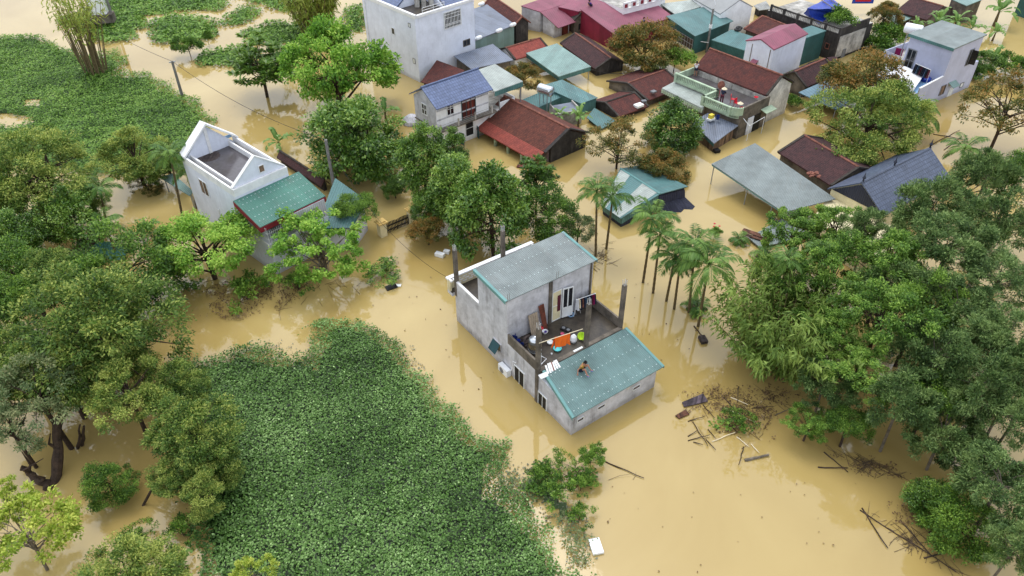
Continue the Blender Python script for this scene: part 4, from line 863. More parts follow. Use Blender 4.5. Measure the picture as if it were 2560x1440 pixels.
def crown_mesh(name, seed, m_, ncl=70, per=110, rc=.26, L_=.085, W_=.045, shape=(1,1,.75), lo=-.35, droop=.3, shell=.62, spray=False, tonevar=.45, tips=.35, clump_flat=.6, lobes=9):
    g = np.random.default_rng(seed)
    nl = lobes; ld = norm(g.normal(size=(nl*8,3))); ld = ld[ld[:,2] > lo*.8]
    keep = [norm(np.array([.15*g.normal(),.15*g.normal(),1.]))]
    for q in ld[1:]:                        # spread the boughs apart
        if len(keep) < nl and min(np.linalg.norm(q-k) for k in keep) > .55: keep.append(q)
    keep = np.array(keep); nl = len(keep); lr = .3+.22*g.random(nl); lc = keep*(.42+.3*g.random(nl))[:,None]
    li = g.integers(0,nl,ncl*5); d = norm(g.normal(size=(ncl*5,3))+keep[li]*.75+np.array([0,0,.25])); k_ = d[:,2] > lo; d, li = d[k_][:ncl], li[k_][:ncl]; n = len(d)
    rad = shell+(1-shell)*g.random(n)**.6
    c = (lc[li]+d*(lr[li]*rad*1.12)[:,None])*1.08*np.array(shape)
    ci = np.repeat(np.arange(n), per); m = len(ci)
    off = norm(g.normal(size=(m,3)))*(g.random(m)**.45)[:,None]; off[:,2] *= clump_flat
    sz = rc*(.65+.7*g.random(n)); P = c[ci]+off*sz[ci][:,None]
    out = norm(d[ci]*.8+off*.9+np.array([0,0,.15])); D = norm(out+g.normal(size=(m,3))*.55-np.array([0,0,droop])); up = norm(out*.6+np.array([0,0,1.0])+g.normal(size=(m,3))*.45)
    if spray: D = norm(d[ci]*[1,1,.2]+g.normal(size=(m,3))*.5-np.array([0,0,droop])); up = norm(np.array([0,0,1.])+g.normal(size=(m,3))*.35)
    tone = .38+tonevar*(g.random(n)[ci]-.5)+.34*(g.random(m)-.5)
    top = np.clip((off[:,2]/clump_flat)*.5+.5,0,1)*(g.random(m) < tips)      # young leaves sit at the upper side of each spray
    tone = np.clip(tone+.42*top,0,1)
    ln = L_*(.65+.7*g.random(m)); V, Fc, T = leaves(P, D, up, ln, ln*(W_/L_), tone)
    return raw_mesh(name, V, Fc, T, [m_]), c
def trunk_mesh(name, seed, tips_, h0, m_, r0=.07, nb=14, lean=.05, below=2.2, fork=.35):
    g = random.Random(seed); b = MB(); base = Vector((g.uniform(-lean,lean)*2,g.uniform(-lean,lean)*2,-below)); f0 = Vector((0,0,h0-fork))
    b.tube([base, base.lerp(f0,.5)+Vector((g.uniform(-lean,lean),g.uniform(-lean,lean),0)), f0, Vector((0,0,h0+.15))],[r0*1.25,r0*1.1,r0*.9,r0*.4],7)
    for t in g.sample(list(tips_), min(nb,len(tips_))):
        t = Vector(t)+Vector((0,0,h0)); s = Vector((g.uniform(-.03,.03),g.uniform(-.03,.03),h0-fork*g.uniform(-.3,1.3))); mid = s.lerp(t,.5)+Vector((g.uniform(-.08,.08),g.uniform(-.08,.08),.08*g.random()))
        b.tube([s,mid,t],[r0*.42,r0*.26,r0*.08],5)
    me = bpy.data.meshes.new(name); me.from_pydata(b.v,[],b.f); me.materials.append(m_); return me
LM = {
 'jack': leafmat('leaf_jack',(34,60,20),(84,124,42),(156,184,80),.38,.25,.5),
 'bright': leafmat('leaf_bright',(62,104,30),(116,166,54),(184,214,96),.5,.38),
 'mid': leafmat('leaf_mid',(36,64,22),(78,116,40),(146,180,72),.45,.33),
 'mid2': leafmat('leaf_mid2',(44,76,24),(94,134,50),(162,194,86),.45,.36),
 'longan': leafmat('leaf_longan',(44,62,24),(96,106,46),(166,124,62),.5,.28),
 'acacia': leafmat('leaf_acacia',(38,62,30),(88,118,62),(154,178,106),.5,.33),
 'tips': leafmat('leaf_tips',(40,68,24),(98,130,52),(186,194,98),.5,.33),
 'yellow': leafmat('leaf_yellow',(84,112,30),(146,172,54),(210,216,104),.5,.38),
 'grey': leafmat('leaf_grey',(56,74,44),(98,122,74),(150,154,106),.55,.28),
 'palm': leafmat('leaf_palm',(28,56,24),(62,102,40),(124,156,70),.45,.33),
 'banana': leafmat('leaf_banana',(40,76,34),(84,126,58),(150,180,100),.45,.38),
 'bamboo_green': leafmat('leaf_bamboo_green',(44,68,22),(92,120,46),(150,172,84),.55,.33),
 'bamboo': leafmat('leaf_bamboo',(74,96,32),(130,150,56),(182,188,94),.55,.33),
 'hyacinth': leafmat('leaf_hyacinth',(26,50,14),(88,126,52),(172,204,130),.45,.22,.35),
 'hyacinth_far': leafmat('leaf_hyacinth_far',(40,70,20),(102,142,52),(160,190,92),.5,.28),
 'scum': leafmat('leaf_scum',(70,74,58),(122,124,104),(160,164,138),.7,.1),
 'twig': leafmat('leaf_twig',(54,42,32),(108,84,58),(150,128,92),.8,.1),
}
SPEC = {}
def species(key, lm, variants=3, h0=1.35, bark='bark', r0=.06, nb=12, fork=.4, lean=.06, **kw):
    out = []
    for k in range(variants):
        me, tips_ = crown_mesh('crown_'+key, hash_(key)+k*17, LM[lm], **kw)
        out.append((me, trunk_mesh('trunk_'+key, k+3, tips_, h0, M(bark), r0, nb, fork=fork, lean=lean)))
    SPEC[key] = (out, h0)
def hash_(s): return sum((i+1)*ord(c) for i,c in enumerate(s)) % 9973
species('round','jack',3,ncl=130,per=137,rc=.25,L_=0.076,W_=0.045,shape=(1,1,1.0),lo=-.75,droop=.25,shell=.6,lobes=16,tips=.25)
species('cone','jack',3,h0=1.3,ncl=120,per=130,rc=.25,L_=0.080,W_=0.045,shape=(.78,.78,1.35),lo=-.75,droop=.25,shell=.6,lobes=16,tips=.4)
species('feather','bright',3,h0=1.1,ncl=105,per=166,rc=.2,L_=0.056,W_=0.033,shape=(1,1,.8),lo=-.5,droop=.15,shell=.45,spray=True,clump_flat=.45,nb=30,tips=.45)
species('open','bright',2,h0=1.0,ncl=85,per=116,rc=.13,L_=0.056,W_=0.031,shape=(1,1,.75),lo=-.45,droop=.15,shell=.2,spray=True,clump_flat=.5,nb=40,tips=.5,bark='bark_grey',r0=.04,lobes=16)
species('bushy','mid',3,ncl=115,per=145,rc=.24,L_=0.064,W_=0.033,shape=(1,1,.95),lo=-.8,droop=.2,shell=.55,tips=.4)
species('longan','longan',3,ncl=130,per=130,rc=.2,L_=0.068,W_=0.033,shape=(1,1,.8),lo=-.5,droop=.3,shell=.6,tips=.5,tonevar=.6)
species('sparse','longan',2,ncl=70,per=87,rc=.17,L_=0.060,W_=0.030,shape=(1,1,.95),lo=-.6,droop=.3,shell=.35,tips=.35,nb=30,r0=.04)
species('acacia','acacia',4,h0=1.5,ncl=105,per=137,rc=.18,L_=0.092,W_=0.025,shape=(1,1,.95),lo=-.85,droop=.1,shell=.4,lobes=12,tips=.4,bark='bark_grey',r0=.045,nb=20)
species('feathery_acacia','mid2',3,h0=1.4,ncl=84,per=145,rc=.17,L_=0.064,W_=0.030,shape=(1,1,.75),lo=-.7,droop=.15,shell=.35,lobes=12,spray=True,clump_flat=.5,nb=26,tips=.45,r0=.05)
species('tips','tips',3,h0=1.15,ncl=110,per=152,rc=.19,L_=0.068,W_=0.028,shape=(1,1,.85),lo=-.85,droop=.25,shell=.55,tips=.5,nb=24)
species('tips_big','tips',2,h0=1.15,ncl=190,per=152,rc=.15,L_=.048,W_=.021,shape=(1,1,.85),lo=-.85,droop=.25,shell=.55,tips=.5,nb=24,lobes=16)
species('yellow','yellow',2,h0=1.0,ncl=60,per=87,rc=.17,L_=0.072,W_=0.041,shape=(1,1,.7),lo=-.5,droop=.2,shell=.3,tips=.4,nb=30,r0=.035,bark='bark_grey')
species('grey','grey',2,ncl=75,per=108,rc=.2,L_=0.072,W_=0.030,shape=(1,1,.9),lo=-.5,droop=.25,shell=.5,tips=.35,nb=24)
species('tangle','mid',3,h0=.3,ncl=26,per=49,rc=.2,L_=0.112,W_=0.057,shape=(1,1,.45),lo=-.2,droop=.1,shell=.3,tips=.5,r0=.025,nb=14,fork=.3,lobes=6)
species('bush','mid',2,h0=.35,ncl=50,per=101,rc=.3,L_=0.120,W_=0.057,shape=(1,1,.6),lo=-.2,droop=.1,shell=.5,tips=.4,r0=.03,nb=8,fork=.3)
def palmate(seed, lm):                      # big hand-shaped leaves in whorls on open branches
    g = np.random.default_rng(seed); n = 90; d = norm(g.normal(size=(n*3,3))); d = d[d[:,2] > -.5][:n]; c = d*(.35+.65*g.random(len(d)))[:,None]*[1,1,.95]
    P, D, U = [], [], []
    for q, dd in zip(c, d):
        for k in range(34):
            a = g.random()*6.283; e = g.normal()*.25; v_ = np.array([math.cos(a),math.sin(a),.25+e]); P.append(q+v_*.03); D.append(v_+dd*.4); U.append([0,0,1])
    P = np.array(P); V, Fc, T = leaves(P, np.array(D), np.array(U)+g.normal(size=(len(P),3))*.15, .2*(.7+.5*g.random(len(P))), .055, np.clip(.35+.5*(g.random(len(P))-.4),0,1))
    return raw_mesh('crown_palmate', V, Fc, T, [LM[lm]]), c
out=[]
for k in range(2): me, tp_ = palmate(50+k,'jack'); out.append((me, trunk_mesh('trunk_palmate',k,tp_,1.4,M('bark'),.05,34)))
SPEC['palmate'] = (out,1.4)
def palm_meshes(seed, nf=14, h=3.2, fl=1.0, trunk_r=.05, droop=.72, lm='palm'):
    g = np.random.default_rng(seed); P, D, U, Ln, T = [], [], [], [], []; rb = MB()
    for k in range(nf):
        a = k*2.399+g.normal()*.2; el = 1.25-1.35*(k/nf)+g.normal()*.1; l = fl*(.85+.3*g.random()); hd = np.array([math.cos(a),math.sin(a),0]); pts = []
        dirv = hd*math.cos(el)+np.array([0,0,math.sin(el)]); q = np.array([0,0,h]); tb = g.random()
        for s in range(15):
            pts.append(q.copy()); q = q+dirv*l/14; dirv = norm(dirv-np.array([0,0,droop*.16*(.4+s/9)]))
            if s > 1:
                for sg in (-1,1):
                    for j in range(2):
                        sd_ = np.cross(dirv,[0,0,1.]); sd_ = sd_/max(np.linalg.norm(sd_),1e-6)*sg
                        P.append(q+dirv*j*l/28); D.append(sd_*1.0+dirv*.75-np.array([0,0,.25+.25*g.random()])); U.append(np.array([0,0,1.])+g.normal(size=3)*.2)
                        Ln.append(l*.36*math.sin(math.pi*min(.97,(s+1.5)/16))**.6*(.85+.3*g.random())); T.append(.3+.3*tb+.3*g.random())
        rb.tube(pts,[.016*fl]*7+[.01*fl]*8,4)
    V, Fc, To = leaves(np.array(P),np.array(D),np.array(U),np.array(Ln),np.array(Ln)*.13,np.array(T))
    nv = len(V); rv = np.array(rb.v); rq = [f for f in rb.f if len(f)==4]
    V = np.vstack([V,rv]); Fc = np.vstack([Fc,np.array(rq)+nv]); To = np.concatenate([To,np.full(len(rv),.55)])
    me = raw_mesh('crown_palm',V,Fc,To,[LM[lm]])
    t = MB(); n = 22; pts = [(.04*math.sin(i*.3+seed),.04*math.cos(i*.23+seed),-1.0+(h+1.0)*i/n) for i in range(n+1)]
    t.tube(pts,[trunk_r*(1.15-.3*i/n)*(1.08 if i%2 else .97) for i in range(n+1)],7)
    m_ = bpy.data.meshes.new('trunk_palm'); m_.from_pydata(t.v,[],t.f); m_.materials.append(M('palm_trunk'))
    return me, m_
mat('palm_trunk',(112,98,66),.85,.3,6,.2,rgb2=(70,58,40))
def banana_mesh(seed, nl=11, size=1.0):
    g = random.Random(seed); V, Fc, T = [], [], []
    for k in range(nl):
        a = k*2.4+g.uniform(-.3,.3); el = g.uniform(.55,1.25) if k < nl-2 else 1.35; l = size*g.uniform(1.5,2.2); w_ = size*g.uniform(.2,.29)
        q = Vector((0,0,1.5*size)); d = Vector((math.cos(a)*math.cos(el),math.sin(a)*math.cos(el),math.sin(el))); side = Vector((-math.sin(a),math.cos(a),0)); n = 14; i0 = len(V); tb = g.random()
        for s in range(n+1):
            f = s/n; ww = w_*min(1,(f-.12)*5 if f > .12 else .08)*(1-max(0,f-.8)*4.2)*(.8+.2*g.random()); up = side.cross(d)
            V += [tuple(q-side*ww-up*ww*.0-Vector((0,0,.35*ww))), tuple(q+up*.03), tuple(q+side*ww-Vector((0,0,.35*ww)))]; T += [.3+.3*tb,.75,.35+.3*tb]
            q = q+d*l/n; d = (d-Vector((0,0,.16*(.4+f*1.9)))).normalized()
            if s < n:
                j = i0+s*3
                if g.random() > .1: Fc.append((j,j+1,j+4,j+3))
                if g.random() > .1: Fc.append((j+1,j+2,j+5,j+4))
    me = raw_mesh('crown_banana',V,Fc,T,[LM['banana']])
    t = MB(); t.tube([(0,0,-1.2),(.03,0,.5*size),(0,0,1.6*size)],[.16*size,.14*size,.07*size],8); m_ = bpy.data.meshes.new('stem_banana'); m_.from_pydata(t.v,[],t.f); m_.materials.append(M('palm_trunk')); return me, m_
def bamboo_meshes(seed, n=60, h=1.0, lean=.35, leafy=1.0, lm='bamboo', top=False):
    g = np.random.default_rng(seed); c = MB(); P, D, U, T = [], [], [], []
    for k in range(n):
        a = g.random()*6.283; r = .16*math.sqrt(g.random()); l = h*(.75+.4*g.random()); out_ = np.array([math.cos(a),math.sin(a),0]); b0 = out_*r-np.array([0,0,.25]); q = b0.copy(); d = norm(out_*lean*(.1+.9*g.random())+np.array([0,0,1.])); pts = []
        tb = g.random()
        for s in range(10):
            pts.append(q.copy()); q = q+d*(l+.25)/9; d = norm(d+out_*.03*lean*s*.35-np.array([0,0,.008*s]))
            if s > (5 if top else 2):
                for j in range(int(13*leafy)):
                    o = norm(g.normal(size=3))*.1*g.random()*(1.4 if top else 1); P.append(q+o); D.append(norm(g.normal(size=3)*.7+out_*.5-np.array([0,0,.5]))); U.append(np.array([0,0,1.])+g.normal(size=3)*.4); T.append(.25+.35*tb+.4*g.random())
        c.tube(pts,[.009*h]*6+[.006*h]*2+[.003*h]*2,4)
    V, Fc, To = leaves(np.array(P),np.array(D),np.array(U),.085*(.7+.6*g.random(len(P))),.02,np.clip(np.array(T),0,1))
    me = raw_mesh('crown_bamboo',V,Fc,To,[LM[lm]]); m_ = bpy.data.meshes.new('culms'); m_.from_pydata(c.v,[],c.f); m_.materials.append(M('culm')); return me, m_
mat('culm',(134,118,84),.8,.3,5,rgb2=(92,80,58))
def put(name, label, cat, loc, s, rz, crown, trunk, cz=0, group=None, sc=(1,1,1), tn='trunk', cn='crown', tilt=(0,0)):
    r = thing(name, label, cat, (loc[0],loc[1],0), group); r.rotation_euler = (tilt[0],tilt[1],rz); 
    for nm, me in ((cn,crown),(tn,trunk)):
        if me is None: continue
        o = bpy.data.objects.new(nm, me); COL.objects.link(o); o.parent = r; o.scale = (s*sc[0],s*sc[1],s*sc[2]); o.location = (0,0,cz)
    return r
cnt = [0]
def tree(sp, x, y, wpx, zc, label, name='tree', group=None, sc=(1,1,1), cat='tree', k=None):
    """Crown centre at photo px (x, y), height zc; wpx = crown width in photo px."""
    vs_, h0 = SPEC[sp]; cnt[0] += 1; i = cnt[0] if k is None else k; me, tr_ = vs_[i % len(vs_)]
    p = at(x,y,zc); s = wpx/2/pxm(p)*.93; return put(name,label,cat,p,s,(i*2.17)%6.28,me2(me,h0),tr_,zc-h0*s*sc[2],group,sc)
LIFT = {}
def me2(me, h0):                          # crown lifted to its height over the trunk foot
    if me.name not in LIFT: me.transform(Matrix.Translation((0,0,h0))); LIFT[me.name] = 1
    return me
PALMS = [palm_meshes(k) for k in range(3)]; CLUMP = [palm_meshes(20+k,16,.25,1.0,.08,.8) for k in range(2)]; BAN = [banana_mesh(k) for k in range(3)]
def palm(cx_, cy_, bx_, by_, wpx, label, group=None, name='areca_palm', k=0):
    """Base at px (bx, by) on the water, crown hub at px (cx, cy)."""
    b = at(bx_,by_,0); lo, hi = .5, 14
    for _ in range(40):
        m_ = (lo+hi)/2; q = np.array([b[0],b[1],m_]); d = q[1]*CP-(m_-CAMZ)*SP; v = (q[1]*SP+(m_-CAMZ)*CP)/d*FPX
        if 720-v > cy_: lo = m_
        else: hi = m_
    top = at(cx_,cy_,lo); s = wpx*(.98+.22*((k*7)%5)/4)/2/pxm(top); me, tr_ = PALMS[k%3]
    r = put(name,label,'palm tree',b,1,0,None,None,0,group); 
    c = bpy.data.objects.new('crown',me); COL.objects.link(c); c.parent = r; c.location = (top[0]-b[0],top[1]-b[1],lo-3.2*s); c.scale = (s,s,s); c.rotation_euler[2] = k*1.3
    t = MB(); n = 26; A_ = np.array([b[0],b[1],-.8]); B_ = np.array([top[0],top[1],lo])
    t.tube([A_+(B_-A_)*i/n for i in range(n+1)],[(.115-.04*i/n)*(1.07 if i%2 else .95) for i in range(n+1)],7); t.build('trunk','palm_trunk',r); return r
def clump(x,y,wpx,label,z=.2,k=0,group=None,name='palm_clump'):
    p = at(x,y,z); s = wpx/2/pxm(p); me,tr_ = CLUMP[k%2]; return put(name,label,'palm',p,s,k*1.1,me,tr_,z-.25*s,group)
def banana(x,y,wpx,label,z=1.2,k=0,group=None,tilt=(0,0)):
    p = at(x,y,z); s = wpx/2/pxm(p)/1.7; me,st_ = BAN[k%3]; return put('banana_plant',label,'banana plant',p,s,k*1.9,me,st_,z-1.7*s,group,tn='stem',tilt=tilt)

# ---------------------------------------------------------------- floating mats of water hyacinth
def inpoly(X, Y, poly):
    ins = np.zeros(len(X),bool); n = len(poly)
    for i in range(n):
        x1,y1 = poly[i]; x2,y2 = poly[(i+1)%n]; c = ((y1>Y)!=(y2>Y)) & (X < (x2-x1)*(Y-y1)/(y2-y1+1e-12)+x1); ins ^= c
    return ins
def vnoise(X, Y, s, seed=0):
    return (np.sin(X*s*1.3+seed)+np.sin(Y*s*1.1+seed*2.1)+np.sin((X+Y)*s*.7+seed*.7)+np.sin((X-Y*1.3)*s*.9+seed*1.9))/4
MASS = np.zeros((0,3))
def hyacinth(name, label, polys, dens, L_, hgt, lm, seed, holes=(), cat='water hyacinth', thin=None):
    g = np.random.default_rng(seed); VV, FF, TT = [], [], []; nv = 0
    for poly in polys:
        W_ = np.array([at(x,y,.1)[:2] for x,y in poly]); lo, hi = W_.min(0), W_.max(0); n = int(np.prod(hi-lo)*dens)
        X = lo[0]+(hi[0]-lo[0])*g.random(n); Y = lo[1]+(hi[1]-lo[1])*g.random(n)
        jx, jy = X+.8*vnoise(X,Y,1.1,seed)+.45*vnoise(X,Y,3.7,seed+3)+.22*g.normal(size=n), Y+.8*vnoise(X,Y,1.2,seed+5)+.45*vnoise(X,Y,3.9,seed+8)+.22*g.normal(size=n)
        k = inpoly(jx,jy,W_)
        for hp in holes: k &= ~inpoly(jx,jy,np.array([at(x,y,.1)[:2] for x,y in hp]))
        if thin is not None: k &= vnoise(X,Y,1.7,seed+4)+.5*vnoise(X,Y,4.1,seed+6) > thin
        X, Y = X[k], Y[k]; n = len(X)
        hh = hgt*(.55+.35*vnoise(X,Y,.8,seed)+.25*vnoise(X,Y,2.3,seed+2)); Z = np.maximum(.04,hh*(.45+.7*g.random(n)))
        a = g.random(n)*6.283; D = np.stack([np.cos(a),np.sin(a),.1+.55*g.random(n)],1); U = np.array([0,0,1.])+g.normal(size=(n,3))*.42
        ln = L_*(.6+.8*g.random(n)); tone = .42+.17*vnoise(X,Y,.55,seed+1)+.12*vnoise(X,Y,2.1,seed+9)+.42*(g.random(n)-.5); tone = np.where(g.random(n) < .012,1.0,tone)
        V, Fc, T = leaves(np.stack([X,Y,Z],1),D,U,ln,ln*.72,np.clip(tone,0,1),.1); VV.append(V); FF.append(Fc+nv); TT.append(T); nv += len(V)
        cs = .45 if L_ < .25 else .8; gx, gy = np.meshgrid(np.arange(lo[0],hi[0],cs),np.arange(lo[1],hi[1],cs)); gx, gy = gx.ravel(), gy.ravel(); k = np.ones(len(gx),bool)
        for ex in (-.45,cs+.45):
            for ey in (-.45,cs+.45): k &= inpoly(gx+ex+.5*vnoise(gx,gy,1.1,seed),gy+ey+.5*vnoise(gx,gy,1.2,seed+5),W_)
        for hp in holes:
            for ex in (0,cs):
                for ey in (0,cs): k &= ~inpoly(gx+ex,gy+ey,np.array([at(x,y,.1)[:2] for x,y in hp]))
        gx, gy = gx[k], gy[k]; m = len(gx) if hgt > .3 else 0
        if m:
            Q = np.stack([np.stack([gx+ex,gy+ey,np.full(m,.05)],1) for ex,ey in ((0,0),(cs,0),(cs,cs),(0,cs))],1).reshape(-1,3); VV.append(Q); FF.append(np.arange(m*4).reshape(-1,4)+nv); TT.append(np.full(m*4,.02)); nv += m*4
    me = raw_mesh(name,np.vstack(VV),np.vstack(FF),np.concatenate(TT),[LM[lm]]); o = bpy.data.objects.new(name,me); COL.objects.link(o); tag(o,label,cat,None,'stuff'); print(name,len(me.polygons)); return o
hyacinth('water_hyacinth','broad mat of water hyacinth filling the lower middle beside the grey concrete house',[[(795,806),(830,798),(880,802),(930,815),(985,850),(1020,900),(1060,950),(1100,1000),(1150,1050),(1185,1095),(1245,1118),(1272,1150),(1245,1180),(1240,1215),(1290,1255),(1340,1300),(1385,1350),(1425,1400),(1470,1450),(1500,1500),(520,1500),(470,1300),(440,1120),(420,1000),(410,930),(470,905),(560,885),(650,880),(720,892),(772,905),(795,880),(785,850),(778,825)]],190,.14,.6,'hyacinth',11)
hyacinth('water_hyacinth','large green mat of water hyacinth in the upper left beyond the flat roofed house',[[(-60,100),(60,86),(110,98),(170,122),(230,142),(300,128),(312,165),(290,180),(360,185),(420,218),(480,250),(522,292),(528,330),(480,345),(440,420),(300,440),(150,430),(-60,420)]],75,.2,.6,'hyacinth_far',12,holes=[[(65,250),(90,246),(95,262),(68,264)],[(-60,292),(20,284),(70,292),(76,306),(40,316),(-60,318)]])
hyacinth('water_hyacinth','scattered green islands of water hyacinth along the top left edge',[[(130,55),(215,20),(300,-40),(440,-40),(565,-5),(572,20),(500,28),(430,28),(365,42),(378,62),(340,76),(332,98),(270,112),(220,98),(200,80),(150,65)],[(372,58),(420,36),(490,38),(552,58),(540,96),(440,112),(370,106)],[(490,150),(520,122),(620,112),(655,135),(600,168),(500,163)],[(556,45),(600,15),(640,18),(650,42),(610,58),(560,68)],[(600,82),(680,52),(770,58),(792,92),(770,122),(700,112),(620,112)],[(858,25),(910,8),(925,60),(890,86),(852,60)],[(590,-10),(700,-10),(780,20),(700,30),(650,12)],[(120,-30),(300,-45),(240,-15),(140,2)]],34,.33,.5,'hyacinth_far',13)
# ---------------------------------------------------------------- trees
T = tree
T('palmate',652,168,185,3.6,'dark big-leaved tree standing in the water left of the bright green spreading tree',name='broadleaf_tree')
T('feather',838,200,280,3.8,'bright green spreading tree with open branches in front of the tall pale house',name='spreading_tree',sc=(1,1,1.3))
T('round',888,372,240,3.4,'dense dark rounded tree below the bright green spreading tree',name='jackfruit_tree')
T('round',985,468,56,1.2,'small dark shrub standing alone in the water right of the dense rounded tree',name='shrub',cat='shrub')
T('cone',1058,420,150,4.6,'dark conical tree left of the old brown tiled house',name='jackfruit_tree')
T('cone',1132,385,86,2.6,'small yellow-green tree in front of the white house door',name='citrus_tree')
T('cone',1140,480,165,3.8,'mid green tree behind the large pole-side tree in the garden grove',name='jackfruit_tree')
T('round',1228,540,200,4.0,'largest glossy tree of the garden grove, right behind the grey concrete house',name='jackfruit_tree',sc=(1,1,1.3))
T('round',1075,520,96,2.4,'dark low tree at the left edge of the garden grove beside the wooden gate',name='jackfruit_tree')
T('palmate',1342,450,120,3.6,'palmate-leaved tree in front of the black gable of the old tiled house',name='papaya_tree',sc=(1,1,1.25))
T('bushy',1375,540,150,2.8,'greyish tree right of the garden grove beside two slim palms',name='greyish_tree')
T('grey',1445,575,90,1.6,'low greyish bush behind the upper roof of the concrete house',name='greyish_bush',cat='bush')
T('longan',1068,578,92,1.4,'low rust coloured tree beside the right gatepost',name='rusty_tree')
T('feather',515,632,250,2.6,'bright feathery tree in front of the pale flat roofed house',name='feathery_tree')
T('open',805,625,285,2.4,'thin light green tree with bare limbs in front of the white sheet cladding',name='thin_tree')
T('bushy',885,525,105,2.6,'dark bushy tree at the right end of the teal side shed',name='bushy_tree')
T('tangle',955,680,110,.5,'leafy broken branch floating right of the thin light green tree',name='fallen_branch',cat='branch',sc=(1,1,.35))
T('tips_big',95,450,290,4.8,'huge dark tree with yellow tipped sprays at the left edge, below the hyacinth mat',name='large_tree')
T('round',45,595,140,3.4,'dark rounded tree at the left edge under the huge yellow tipped tree',name='round_tree')
T('bushy',60,700,200,3.6,'mid green tree at the left edge above the biggest layered tree',name='round_tree')
T('tips',225,500,90,3.0,'narrow dark tree behind the left palms',name='round_tree')
T('tips',335,395,165,3.0,'olive tree with yellowish sprays left of the flat roofed house gable',name='olive_tree')
T('sparse',365,462,84,.6,'half drowned brown leafed bush under the olive tree',name='drowned_bush',cat='bush')
T('bushy',295,690,250,3.2,'green tree behind the biggest layered tree, right side, above the torn banana',name='layered_tree')
T('tips_big',205,840,400,5.0,'biggest layered tree with pale yellow-green tips on the left',name='layered_tree')
T('tips',25,900,170,4.5,'tree at the left edge beside the biggest layered tree',name='layered_tree')
T('grey',100,1000,230,4.5,'tree with a thick dark trunk leaning over the brown water at lower left',name='leaning_tree')
T('grey',30,1080,160,3.4,'ragged tree at the left edge above the leaning dark trunk',name='ragged_tree')
T('bushy',272,1212,125,1.3,'round hanging clump of leaves low over the brown water at lower left',name='hanging_clump',cat='tree')
T('tips',490,1075,210,3.4,'tree with pale tips growing through the left edge of the big hyacinth mat',name='pale_tipped_tree')
T('tips',320,980,190,4.0,'tree between the leaning dark trunk and the pale tipped tree',name='layered_tree')
T('tips',520,1230,130,2.0,'low pale tipped tree under the bigger one at the mat edge',name='pale_tipped_tree')
T('tips',150,690,170,4.2,'tree behind the biggest layered tree, left of the torn banana',name='layered_tree')
T('bushy',20,760,170,4.0,'dark tree at the left edge level with the biggest layered tree',name='round_tree')
T('tips',330,850,190,3.4,'right flank tree of the biggest layered tree, leaning to the brown channel',name='layered_tree')
T('tips',150,930,240,4.2,'tree below the biggest layered tree, above the leaning dark trunk',name='layered_tree')
T('bushy',30,500,140,3.2,'dark tree tucked under the huge yellow tipped tree at the left edge',name='round_tree')
T('round',170,545,150,3.2,'shadowy tree beside the left palms and the collapsed roof',name='round_tree')
T('tips',440,960,150,2.6,'drooping tree over the top left corner of the big mat',name='pale_tipped_tree')
T('tips',440,1190,130,2.2,'small tree on the brown water left of the mat edge',name='pale_tipped_tree')
T('tips',560,1160,120,1.6,'bushy tree growing inside the left border of the big mat',name='pale_tipped_tree')
T('tips',420,415,105,2.2,'olive tree touching the gable of the flat roofed house',name='olive_tree')
T('yellow',70,1345,260,3.0,'light yellow-green open tree in the bottom left corner',name='yellow_tree')
T('tangle',342,1335,90,.6,'small drowned bush in the brown water at lower left',name='drowned_bush',cat='bush')
T('tips',320,1440,240,2.2,'tree tops cut off by the bottom edge left of the big mat',name='pale_tipped_tree')
T('yellow',15,1270,150,2.6,'thin light yellow-green tree at the left edge above the bottom left corner',name='yellow_tree')
T('yellow',640,1440,130,1.6,'pale feathery tree top at the bottom edge on the big mat',name='yellow_tree')
T('bush',470,118,72,1.2,'small yellow-green shrub by the far hyacinth islands',name='shrub',cat='shrub')
T('bush',518,92,26,1.2,'tiny upright shrub beside the yellow-green one',name='shrub',cat='shrub',sc=(1,1,1.6))
T('longan',1612,122,168,2.4,'rust and green longan tree in front of the largest maroon roof',name='longan_tree')
T('bush',1688,152,84,1.5,'bright green small tree right of the rust longan tree',name='small_tree')
T('longan',1302,195,92,2.2,'brownish tree between the white house canopy and the teal shed',name='longan_tree')
T('round',1678,330,142,2.0,'round deep green tree standing in the water in front of the porch roof',name='round_tree')
T('sparse',1545,372,170,2.2,'brown leafed see-through tree left of the round deep green one',name='sparse_tree')
T('longan',1650,425,130,1.0,'low brownish foliage behind the teal gabled shed',name='low_tree')
T('longan',2162,215,200,3.4,'orange-leaved longan tree in front of the tarpaulin terrace',name='longan_tree')
T('tips_big',2175,322,265,3.4,'yellow-green spreading tree below the orange-leaved longan tree',name='spreading_tree')
T('longan',2212,40,84,3.0,'tall olive and rust tree at the top edge beside the red banner',name='longan_tree')
T('bush',2098,48,80,3.8,'potted greenery massed on the blackened roof terrace beside the tarpaulin',name='terrace_plants',cat='plants')
T('sparse',2515,285,230,4.0,'brown see-through tree at the right edge beyond the navy roof',name='sparse_tree')
T('round',2448,168,78,1.2,'dark round bush at the waterline right of the blue-grey house',name='bush',cat='bush')
T('bush',2535,170,90,1.0,'dark bush at the right edge among banana leaves',name='bush',cat='bush')
T('bush',2205,100,110,.8,'low tangle of weeds under the tall olive tree',name='undergrowth',cat='shrub')
T('bush',1985,200,46,1.2,'leafy shrub in the gap behind the whitewashed gable',name='shrub',cat='shrub')
T('bush',1982,255,50,.6,'drowned shrub beside the blue sheet canopy',name='shrub',cat='shrub')
T('bush',1460,128,40,.6,'small shrub at the waterline below the rust longan tree',name='shrub',cat='shrub') if False else None
